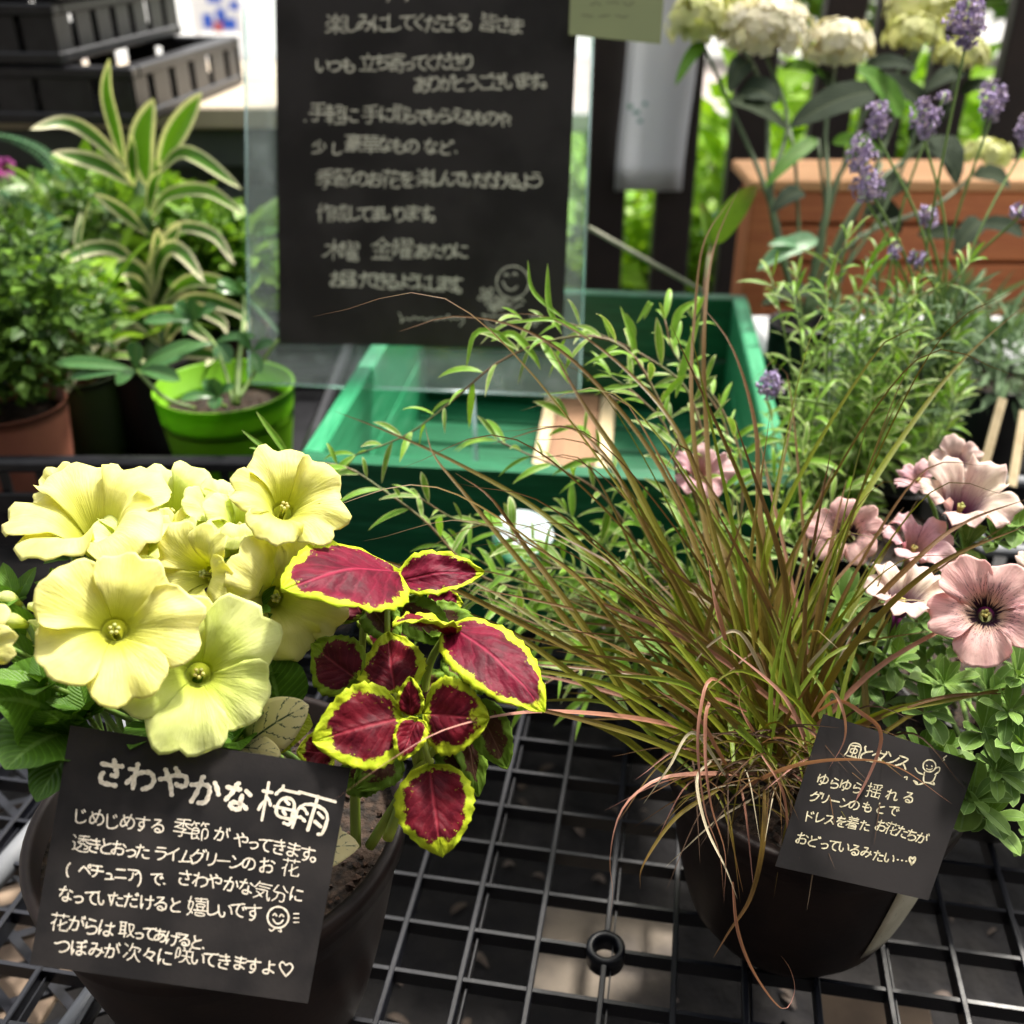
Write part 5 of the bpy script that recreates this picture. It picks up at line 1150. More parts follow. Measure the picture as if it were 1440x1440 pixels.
# schefflera in the lime pot
x, y, z, r, h = potpx(315, 541, 97, .80)
sp0 = pot('schefflera_pot', x, y, z, r, r * .74, h, M['pot_lime'], 'bright lime green pot of young umbrella plant beside the green crate', cat='potted plant', fill=.024, rimh=0, th=.0018)
sc_ = Parts(sp0, 'leaflet', M['leaf_scheff'], 'foliage'); pc = Vector((x, y, z + h - .024))
def sx(zx, zy, s): return P(zx / 3.2727, 300 + zy / 3.2727, s)
HUB = [((630, 725), .80, ((250, 690, 60), (320, 760, 55), (625, 590, 75), (540, 790, 60), (830, 770, 70), (900, 590, 55))),
       ((985, 600), .84, ((670, 720, 70), (820, 650, 40), (1130, 570, 40), (1060, 690, 80), (1180, 570, 40))),
       ((1120, 380), .86, ((990, 345, 60), (1120, 310, 70), (1000, 310, 45), (1200, 285, 50), (1290, 560, 20))),
       ((890, 500), .86, ((660, 500, 55), (800, 420, 70), (900, 400, 70), (1000, 430, 50), (850, 560, 40))),
       ((1000, 850), .79, ((830, 860, 45), (990, 760, 60), (990, 905, 60), (930, 780, 55), (1080, 800, 40))),
       ((1160, 640), .83, ((1200, 740, 50), (1260, 600, 50), (1090, 560, 50)))]
for (hx_, hy_), s, tips in HUB:
    hb = sx(hx_, hy_, s)
    for (a_, b_, w_) in tips:
        sc_.add(strip(arc(hb, sx(a_, b_, s - .01), .006, 12), lance(w_ * .55 / 3.27 * s / FPX, .62, .6), up=(0, -.6, .8), fold=.18, na=3), 3)
for pts in (((1090, 880, .80), (1100, 700, .82), (1120, 500, .85), (1120, 380, .86)), ((1075, 880, .80), (1040, 740, .82), (985, 600, .84), (890, 500, .86)), ((900, 900, .795), (760, 850, .79), (630, 725, .80)), ((1040, 890, .8), (1010, 880, .79)), ((1100, 850, .8), (1180, 720, .83), (1280, 580, .84))):
    MB().tube(spline([sx(*p) for p in pts], 12), lambda t: .0032 - .0018 * t if pts[0][0] in (1090,) else .0016, 8).build('stem', M['stem_green'], sp0)
sc_.finish()
# wine red pot and broad-leaved plants behind
x, y, z, r, h = potpx(315, 462, 62, 1.0)
wpt = pot('wine_pot', x, y, z, r, r * .75, max(h, .05), M['pot_wine'], 'dull wine red pot of broad glossy green leaves behind the lime pot', cat='potted plant')
bl_ = Parts(wpt, 'leaf', M['leaf_mid'], 'foliage'); rg = random.Random(8); c = Vector((x, y, z + h))
for k in range(34):
    tx, ty = rg.uniform(235, 400), rg.uniform(275, 450); s = rg.uniform(.98, 1.12); b_ = P(300 + (tx - 300) * .3, 400 + (ty - 400) * .3 + 20, 1.06)
    bl_.add(strip(arc(b_, P(tx, ty, s), .015, 10), ovate(rg.uniform(.008, .017)), up=(0, -.6, .8), fold=.15, na=2), 1, M[rg.choice(['leaf_mid', 'leaf_bright', 'leaf_mid', 'leaf_scheff'])])
for k in range(10): MB().tube(arc(c - CZ * .01, P(rg.uniform(250, 380), rg.uniform(330, 420), 1.07), .01), .0014, 6).build('stem', M['stem_green'], wpt)
bl_.finish()
# pinnate fern with long bluish fronds
x, y, z, r, h = potpx(40, 430, 66, 1.0)
fp = pot('frond_fern_pot', x, y, z, r, r * .8, max(h, .06), M['pot_black'], 'black pot of fern with long arching toothed fronds behind the terracotta pot', cat='potted plant')
fr = Parts(fp, 'frond', M['leaf_blue'], 'fronds')
def frond(pts, s, wpx, mt, n=26):
    pp_ = spline([P(a_, b_, s) for a_, b_ in pts], n * 2); mb = MB().tube(pp_, .0009, 5)
    for i in range(2, n * 2 - 1):
        t = i / (n * 2); d = (pp_[i + 1] - pp_[i - 1]).normalized(); sd_ = d.cross(Vector((0, -.8, .6))).normalized(); w_ = wpx * s / FPX * math.sin(math.pi * t ** .6) ** .7
        for q in (-1, 1): mb.join(strip(arc(pp_[i], pp_[i] + sd_ * q * w_ + d * w_ * .25 - CZ * w_ * .2, w_ * .08, 4), lance(max(.0012, w_ * .2), .4, .5), up=(0, -.7, .7), na=1))
    fr.add(mb, 1, M[mt])
for (pts, w, mt) in ((((60, 420), (100, 300), (70, 225), (20, 195), (-20, 190)), 17, 'leaf_blue'), (((60, 420), (125, 320), (105, 250), (70, 222)), 15, 'leaf_mid'), (((70, 430), (80, 330), (30, 285), (-20, 262)), 15, 'leaf_blue'), (((70, 430), (60, 360), (20, 320), (-20, 300)), 15, 'leaf_bright'), (((80, 430), (110, 370), (150, 330), (170, 350)), 14, 'leaf_mid'), (((60, 440), (40, 370), (0, 350), (-30, 350)), 15, 'leaf_blue'), (((50, 440), (70, 340), (50, 262), (10, 232)), 14, 'leaf_bright')):
    frond(pts, rg.uniform(.94, 1.0), w, mt)
fr.finish()
# small-leaved light green mass
for i, (cx_, cy_, s, mt, n, rad, L, w, lab, pm) in enumerate((
    (120, 330, 1.02, 'leaf_mid', 3400, (.10, .06, .062), .014, .0040, 'pot of small-leaved mid green creeper behind the dracaena', 'pot_black'),
    (60, 330, .98, 'leaf_pale', 1700, (.075, .04, .05), .012, .0034, 'pot of pale small-leaved ivy beside the toothed fern', 'pot_black'),
    (165, 285, 1.08, 'leaf_bright', 1500, (.07, .05, .04), .016, .005, 'pot of bright yellow-green feathery foliage at the back of the tray', 'pot_black'),
    (290, 370, 1.00, 'leaf_mid', 1500, (.06, .04, .055), .018, .006, 'pot of mixed green foliage behind the umbrella plant', 'pot_black'),
    (40, 400, .90, 'leaf_bright', 900, (.07, .04, .03), .010, .0035, 'pot of light green maidenhair fern above the terracotta pot', 'pot_terracotta'),
    (250, 340, 1.12, 'leaf_bright', 900, (.05, .04, .05), .02, .007, 'pot of lime coloured oval leaves beyond the dracaena stem', 'pot_black'))):
    q = P(cx_, cy_, s); q = q - CZ * .0
    r_ = pot('foliage_pot', q.x, q.y + .02, .0058, .042, .034, max(.05, q.z - .0058 - rad[2] * .6), M[pm], lab, cat='potted plant')
    cloud('foliage', r_, M[mt], [tuple(q) + (1,), tuple(q + Vector((rad[0] * .4, 0, -.01))) + (.8,), tuple(q + Vector((-rad[0] * .4, 0, -.01))) + (.8,)], n, rad, L, w, 40 + i)
# magenta flower and wine leaf
o = empty('flower_pot', PY(-25, 470, 1.12) * 1.0, 'black pot with a magenta flower among the fern fronds', 'potted plant')
pz = PY(-25, 470, 1.12); pot('', pz.x, pz.y, .0058, .04, .03, .07, M['pot_black'], '', root=o)
flower(o, 6, 237, 1.06, 17, (.3, .3), petmat('petunia_magenta', (.55, .08, .38), (.5, .1, .4), (.3, .02, .2)), 0, .3, 1, seed=3, tube=1)
MB().tube(spline([(pz.x, pz.y, .06), P(-10, 330, 1.1), P(5, 240, 1.075)], 8), .0015, 6).build('stem', M['stem_green'], o)
for (a_, b_, c_, d_, w_) in ((-5, 365, 45, 375, 9), (50, 400, 72, 430, 7), (-10, 380, 30, 388, 8)): strip(arc(P(a_, b_, .93), P(c_, d_, .92), .005, 10), ovate(w_ * .93 / FPX), up=(0, -.6, .8)).build('leaf', M['leaf_wine'], o)

# lilac flower seen past the sign's corner, in a little pot standing in the green crate
q = PY(790, 476, 1.10); lf = pot('flower_pot', q.x, q.y, 0, .04, .03, .075, M['pot_black'], 'small black pot of one lilac flower behind the green crate, seen past the sign', cat='potted plant')
flower(lf, 813, 474, 1.12, 34, (.1, .5), petmat('petunia_lilac', (.62, .34, .66), (.78, .66, .72), (.6, .62, .3), vein=(.35, .1, .4)), .4, .3, 1.4, seed=5, tube=.9, stem_to=Vector((q.x, q.y, .07)))
lfp = Parts(lf, 'leaf', M['leaf_petunia'], 'foliage'); rosette(800, 490, 1.13, 8, .03, .008, lfp, prof=ovate); lfp.finish()
# ------------------------------------------------------------------ orange planter box, hydrangea, lavender (right)
PYY = 1.16
pbx = empty('planter_box', (.45, PYY, 0), 'orange stained timber planter box with a light top rail behind the hydrangea', 'planter')
x0 = PY(1040, 300, PYY).x + .032; zt2 = PY(1200, 268, PYY).z; zb3 = PY(1200, 424, PYY).z; x1 = .95
def rel(y0, y1, Y=PYY): return PY(1200, y0, Y).z, PY(1200, y1, Y).z
rows_ = ((268, 311), (316, 365), (370, 424), (429, 500))
MB().box(((x0 + x1) / 2, PYY + .014, zt2 / 2 - .002), (x1 - x0 - .03, .008, zt2 - .01), None, 0).build('gap_shade_board', M['fence_brown'], pbx, smooth=False)  # added dark board, keeps light out of the gaps between planks
for (a_, b_) in rows_:
    zA, zB = rel(a_, b_); MB().box(((x0 + x1) / 2, PYY, (zA + zB) / 2), (x1 - x0, .014, zA - zB), None, .002).build('plank', M['orange_wood'], pbx, smooth=False)
MB().box((x0 - .008, PYY + .002, (zt2 + .0) / 2), (.028, .026, zt2), None, .002).build('corner_post', M['orange_wood'], pbx, smooth=False)
zA = zt2 + .001; yb = PZ(1200, 224, zA + .012).y
MB().box(((x0 + x1) / 2 - .01, (PYY - .01 + yb) / 2, zA + .006), (x1 - x0 + .03, yb - PYY + .01, .012), None, .002).build('top_rail', M['orange_wood_top'], pbx, smooth=False)
MB().box((x0 - .006, (PYY + yb) / 2, zt2 / 2), (.014, yb - PYY - .03, zt2 - .002), None, .002).build('side_board', M['orange_wood'], pbx, smooth=False)
# the white foam box with pots
fx0, fx1 = PY(1082, 470, .93).x, .66; 
fb = empty('foam_box', (.45, .97, 0), 'white foam box behind the lavender', 'foam box')
zt3 = PY(1100, 446, 1.03).z
MB().box(((fx0 + fx1) / 2, .985, zt3 / 2), (fx1 - fx0, .11, zt3), None, .006).build('body', M['white_plastic'], fb, smooth=False)
x, y, z, r, h = potpx(1128, 452, 46, .90); 
hp = pot('hydrangea_pot', x, y, 0, r, r * .75, h + z, M['pot_black'], 'black pot of tall hydrangea with cream flower heads and dark leaves', cat='potted plant')
base = Vector((x, y, h))
M['floret_cream'] = leafmat('floret_cream', (.80, .76, .56), (.86, .80, .66), transl=.2, rough=.6, var=.08)
M['floret_green'] = leafmat('floret_green', (.66, .70, .28), (.74, .74, .40), transl=.2, rough=.6, var=.1)
rg = random.Random(14)
def head(px, py, s, rx, ry, mt, par):
    c_ = P(px, py, s); k_ = s / FPX; mb = MB(); n = int(rx * ry / 9)
    for k in range(n):
        v = rv(); 
        if v.z < -.35: v.z = -v.z
        v.normalize(); p = c_ + Vector((v.x * rx * k_, v.y * rx * k_ * .9, v.z * ry * k_)) * rg.uniform(.60, 1.14); t1 = v.orthogonal().normalized(); t2 = v.cross(t1); a0 = rg.random() * 6; fs = rg.uniform(.0055, .0085) * (s / 1.0); rd = rg.random()
        for q in range(4):
            a_ = a0 + q * 1.5708; e = t1 * math.cos(a_) + t2 * math.sin(a_); f = v.cross(e)
            n0 = len(mb.v); mb.v += [p, p + e * fs * .6 + f * fs * .5 + v * .001, p + e * fs * 1.1 + v * .0016 * rg.uniform(-.5, 1), p + e * fs * .6 - f * fs * .5 + v * .001]
            mb.f.append((n0, n0 + 1, n0 + 2, n0 + 3)); mb.uv += [(.5, 0), (1, .5), (.5, 1), (0, .5)]; mb.aux += [(.6, rd)] * 4
    o = mb.build('flower_head', M[mt], par); return c_
HD = [(985, 35, 1.0, 42, 44, 'floret_green'), (1075, 52, .98, 60, 50, 'floret_cream'), (1178, 70, .98, 48, 36, 'floret_cream'), (1310, 18, 1.02, 58, 36, 'floret_green'), (1285, 52, 1.0, 38, 26, 'floret_green'), (1352, 80, .98, 34, 22, 'floret_green'), (1300, -10, 1.05, 50, 30, 'floret_cream'), (1020, 5, 1.03, 60, 30, 'floret_green'), (1385, 218, 1.0, 36, 18, 'floret_green')]
for (a_, b_, s, rx, ry, mt) in HD:
    c_ = head(a_, b_, s, rx, ry, mt, hp)
    MB().tube(spline([base, base.lerp(c_, .35) + Vector((rg.uniform(-.02, .02), 0, .02)), base.lerp(c_, .7) + Vector((rg.uniform(-.01, .02), 0, .0)), c_ - CZ * .01], 14), lambda t: .0028 - .001 * t, 8).build('stem', M['stem_dark'], hp)
hl = Parts(hp, 'leaf', M['leaf_hyd'], 'foliage')
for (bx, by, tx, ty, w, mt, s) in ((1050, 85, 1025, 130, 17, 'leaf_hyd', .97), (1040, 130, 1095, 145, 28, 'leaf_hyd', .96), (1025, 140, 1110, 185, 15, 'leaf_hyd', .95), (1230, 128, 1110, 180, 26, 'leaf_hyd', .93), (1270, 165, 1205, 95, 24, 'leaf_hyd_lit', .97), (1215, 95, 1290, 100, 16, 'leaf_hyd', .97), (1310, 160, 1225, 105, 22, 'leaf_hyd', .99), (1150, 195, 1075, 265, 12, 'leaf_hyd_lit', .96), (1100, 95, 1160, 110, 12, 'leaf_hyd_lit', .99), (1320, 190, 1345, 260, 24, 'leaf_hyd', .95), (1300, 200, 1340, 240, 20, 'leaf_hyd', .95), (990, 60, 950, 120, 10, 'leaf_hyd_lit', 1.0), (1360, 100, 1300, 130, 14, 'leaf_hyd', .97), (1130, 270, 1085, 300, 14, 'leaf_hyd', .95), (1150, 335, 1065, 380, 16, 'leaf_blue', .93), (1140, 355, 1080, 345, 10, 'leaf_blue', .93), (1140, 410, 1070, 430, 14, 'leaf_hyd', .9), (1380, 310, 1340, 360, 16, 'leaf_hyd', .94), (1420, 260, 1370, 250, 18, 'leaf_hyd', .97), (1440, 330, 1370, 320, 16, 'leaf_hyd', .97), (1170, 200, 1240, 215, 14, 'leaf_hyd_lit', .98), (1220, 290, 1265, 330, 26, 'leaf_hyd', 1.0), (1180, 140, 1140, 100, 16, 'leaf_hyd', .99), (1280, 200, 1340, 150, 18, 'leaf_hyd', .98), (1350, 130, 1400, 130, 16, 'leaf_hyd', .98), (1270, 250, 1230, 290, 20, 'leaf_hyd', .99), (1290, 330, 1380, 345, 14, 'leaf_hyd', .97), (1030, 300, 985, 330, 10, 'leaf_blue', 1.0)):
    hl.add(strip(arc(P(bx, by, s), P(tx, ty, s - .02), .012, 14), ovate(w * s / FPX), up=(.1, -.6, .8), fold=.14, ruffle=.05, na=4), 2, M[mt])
for (bx, by, tx, ty) in ((1150, 195, 1160, 330), (1240, 230, 1180, 400), (1300, 150, 1240, 300), (1230, 128, 1180, 250), (1110, 180, 1120, 250)):
    MB().tube(spline([P(bx, by, .96), P(tx, ty, .95), base], 10), .0016, 6).build('stem', M['stem_dark'], hp)
hl.finish()
# the bright leaf on two bronze stalks in front of the planter
for (bx, by, tx, ty, w, s) in ((1002, 310, 1060, 262, 20, .60), (1000, 345, 985, 268, 9, .60)): pass
M['leaf_bronze'] = leafmat('leaf_bronze', (.16, .30, .03), (.22, .38, .04), transl=.45, tip=(.2, .12, .04))
o = empty('seedling_pot', (.20, .80, 0), 'small black pot of a seedling with one bright bronze-edged leaf beside the crate', 'potted plant')
sp9 = P(1000, 470, .80); o.location = (sp9.x, sp9.y, 0.013)
pot('', sp9.x, sp9.y, .013, .022, .017, .03, M['pot_black'], '', root=o)
strip(arc(P(1000, 345, .86), P(1065, 262, .85), .012, 12), ovate(.011), up=(.3, -.7, .5), fold=.2, na=3).build('leaf', M['leaf_bronze'], o)
strip(arc(P(1000, 345, .86), P(985, 285, .85), .006, 12), ovate(.007), up=(.3, -.7, .5), fold=.2, na=3).build('leaf', M['leaf_bronze'], o)
MB().tube(spline([(sp9.x, sp9.y, .03), P(990, 420, .84), P(1000, 345, .86)], 10), .0014, 6).build('stem', M['stem_red'], o)

# lavender
x, y, z, r, h = potpx(1262, 668, 66, .66); lx, ly = x, y
lp = pot('lavender_pot', x, y, 0, r, r * .76, max(.05, h + z), M['pot_black'], 'black pot of woody lavender with violet flower spikes and silver green leaves', cat='potted plant', th=.002)
lb = Vector((x, y, max(.05, h + z) - .012)); M['lav_flower'] = leafmat('lavender_flower', (.40, .31, .60), (.62, .52, .80), transl=.2, rough=.6, var=.1)
ll = Parts(lp, 'leaf', M['leaf_lav'], 'foliage'); rg = random.Random(77)
woody = []
for k in range(34):
    t_ = P(rg.uniform(1150, 1375), rg.uniform(395, 600), rg.uniform(.66, .80)); m_ = lb.lerp(t_, .5) + Vector((rg.uniform(-.008, .008), 0, .012))
    b_ = lb + Vector((rg.uniform(-.02, .02), rg.uniform(-.02, .02), 0)); pp_ = spline([b_, m_, t_], 22); MB().tube(pp_, lambda t: .0016 - .001 * t, 6).build('woody_stem', M['stem_brown'], lp)
    for i in range(4, 22):
        for q in range(4 if i > 8 else 2):
            v = rv(); d = (Vector((v.x, v.y, abs(v.z) * .8)) + CZ * .2).normalized(); L = rg.uniform(.012, .026)
            ll.add(strip(arc(pp_[i], pp_[i] + d * L, L * .1, 5), lance(.0011, .5, .5), up=(0, -.5, .8), na=1, fold=.3), L + rg.random() * .004)
for (px_, y0_, y1_, s, w_) in ((1362, 2, 60, .62, 30), (1303, 145, 190, .66, 20), (1237, 148, 188, .68, 17), (1212, 195, 240, .66, 20), (1222, 248, 280, .66, 24), (1398, 122, 165, .68, 22), (1448, 165, 200, .7, 20), (1308, 290, 318, .66, 12), (1088, 528, 556, .60, 18), (1290, 355, 372, .66, 9), (1262, 345, 360, .66, 8), (1330, 130, 140, .7, 8), (1436, 290, 306, .66, 10)):
    top_ = P(px_, y0_, s); bot_ = P(px_ - 4, y1_, s); mb = MB(); k_ = s / FPX
    for k in range(int(w_ * (y1_ - y0_) / 7) + 20):
        t = rg.random(); t = round(t * 4) / 4 + rg.uniform(-.07, .07) if (y1_ - y0_) > 30 else t
        p = top_.lerp(bot_, min(1, max(0, t))); v = rv(); v.z *= .6; wd = w_ * k_ * (.35 + .65 * math.sin(math.pi * min(1, max(.1, t * .8 + .15))))
        p = p + v * wd * rg.uniform(.25, 1); e = v; f = v.orthogonal().normalized(); fs = rg.uniform(.0012, .0024); rd = rg.random()
        for q in range(3):
            g = Matrix.Rotation(q * 2.1, 3, e) @ f; h2 = e.cross(g); n0 = len(mb.v); mb.v += [p, p + e * fs + h2 * fs * .7, p + e * fs * 1.3 + g * fs * 1.2, p + e * fs - h2 * fs * .7]
            mb.f.append((n0, n0 + 1, n0 + 2, n0 + 3)); mb.uv += [(.5, 0), (1, .5), (.5, 1), (0, .5)]; mb.aux += [(.6, rd)] * 4
    mb.build('flower_spike', M['lav_flower'], lp)
    tgt = lb + Vector((rg.uniform(-.03, .03), rg.uniform(-.02, .02), .08)) if px_ != 1088 else lb + Vector((-.02, -.02, .02))
    MB().tube(spline([tgt, tgt.lerp(bot_, .5) + Vector((rg.uniform(-.01, .01), 0, .02)), bot_, top_], 16), .0009, 5).build('flower_stalk', M['stem_green'], lp)
ll.finish()

# right-hand trays and pots
def tray_box(cx, cy, z, w, d, h, rot, label):
    t = empty('plant_tray', (cx, cy, z), label, 'tray'); Mx = Matrix.Rotation(rot, 3, 'Z'); T = lambda p: Vector((cx, cy, z)) + Mx @ Vector(p)
    mb = MB()
    for s in (-1, 1):
        mb.box(T((0, s * (d / 2 - .005), h - .004)), (w, .010, .008), Mx, .002); mb.box(T((s * (w / 2 - .005), 0, h - .004)), (.010, d - .022, .008), Mx, .002)
    mb.build('rim', M['grey_plastic'], t, smooth=False)
    for s in (-1, 1):
        n = int(w / .018)
        for k in range(n): MB().box(T((-w / 2 + .01 + (w - .02) * k / (n - 1), s * (d / 2 - .006), (h - .008) / 2)), (.009, .003, h - .009), Mx).build('rib', M['black_plastic'], t, smooth=False)
        n = int(d / .018)
        for k in range(n): MB().box(T((s * (w / 2 - .006), -d / 2 + .012 + (d - .024) * k / (n - 1), (h - .008) / 2)), (.003, .009, h - .009), Mx).build('rib', M['black_plastic'], t, smooth=False)
    MB().box(T((0, 0, .0025)), (w - .018, d - .018, .003), Mx).build('floor', M['black_plastic'], t, smooth=False); return t
tray_box(.49, .665, 0.0005, .30, .12, .060, R(-7), 'black slatted tray with a grey rim behind the cream petunia flower')
tray_box(.62, .88, 0.0005, .30, .16, .085, R(-7), 'black slatted tray with a grey rim beside the foam box')
for (a_, b_, rp, Y, lab) in ((1400, 530, 62, .84, 'black pot of bare gravelly soil beside the lavender'), (1330, 470, 60, .93, 'dark pot in front of the foam box')):
    x, y, z, r, h = potpx(a_, b_, rp, Y); z0 = .006; rr_ = pot('nursery_pot', x, y, z0, r, r * .76, max(.05, h), M['pot_black'], lab, cat='potted plant', fill=.008)
    cloud('foliage', rr_, M['leaf_lav'], [(x, y - .01, z0 + h + .015, 1)], 260, (.06, .04, .025), .03, .0022, 5)
for k, (a_, b_, c_, d_, lab) in enumerate(((1375, 640, 1410, 560, 'bare wood plant label standing in the tray behind the cream petunia'), (1425, 632, 1440, 578, 'second bare wood plant label at the edge of the tray'))):
    q0_ = PY(a_ + 12, b_, .66); q0_.z = max(.004, q0_.z - .03); q1_ = PY(c_, d_, .70); o = MB().beam(q0_, q1_, .007, .0012, up=(0, -1, .2)).build('plant_label', M['pale_wood'], smooth=False, loc=q0_); tag(o, lab, 'plant label')

# ------------------------------------------------------------------ shrubs and grass beyond the fence
def shrub(cx, cy, w, h, mt, n, seed, label, L=.045, wd=.014):
    s = empty('shrub', (cx, cy, GZ), label, 'shrub', 'shrubs growing beyond the fence')
    for k in range(5): MB().tube([(cx, cy, GZ), (cx + (k - 2) * w * .12, cy, GZ + h * .35), (cx + (k - 2) * w * .22, cy + .02, GZ + h * .75)], .008, 6).build('stem', M['stem_brown'], s)
    rn = random.Random(seed); cs = [(cx + rn.uniform(-.5, .5) * w, cy + rn.uniform(-.3, .3) * w * .6, GZ + h * rn.uniform(.3, .85), rn.uniform(.6, 1)) for _ in range(9)]
    cloud('foliage', s, M[mt], cs, n, (w * .3, w * .25, h * .22), L, wd, seed); return s
shrub(.10, 2.15, .75, .95, 'leaf_mid', 4600, 1, 'mid green shrub seen between the first fence slats')
shrub(.52, 2.05, .6, 1.05, 'leaf_bright', 4600, 2, 'bright green shrub seen through the fence above the crate')
shrub(.95, 2.3, .8, .98, 'leaf_bright', 4600, 3, 'bright green shrub beyond the fence behind the planter box')
shrub(1.5, 2.9, 1.0, .9, 'leaf_mid', 2200, 4, 'shrub beyond the fence at the far side of the planter', .06, .02)
shrub(-.62, 3.3, .7, .62, 'leaf_bright', 1600, 5, 'low bright shrub beyond the counter by the banner', .05, .018)
shrub(4.2, 10.6, 3.2, 1.15, 'leaf_mid', 4200, 6, 'clipped hedge across the lawn', .12, .05)
gb = MB(); rn = np.random.default_rng(5)
for k in range(16000):
    x_ = rn.uniform(-.8, 5.0); y_ = 2.25 + 4.5 * rn.random() ** 1.6; hh = rn.uniform(.04, .10); a_ = rn.random() * 6.28; w_ = .006
    n0 = len(gb.v); gb.v += [Vector((x_ - w_ * math.cos(a_), y_ - w_ * math.sin(a_), GZ)), Vector((x_ + w_ * math.cos(a_), y_ + w_ * math.sin(a_), GZ)), Vector((x_ + rn.normal() * .02, y_ + rn.normal() * .02, GZ + hh))]
    gb.f.append((n0, n0 + 1, n0 + 2)); gb.uv += [(0, 0), (1, 0), (.5, 1)]; rd = rn.random(); gb.aux += [(.5, rd)] * 3
o = gb.build('grass', M['leaf_bright'], loc=(1, 4, GZ)); tag(o, 'bright green lawn grass beyond the fence', 'grass', kind='stuff')
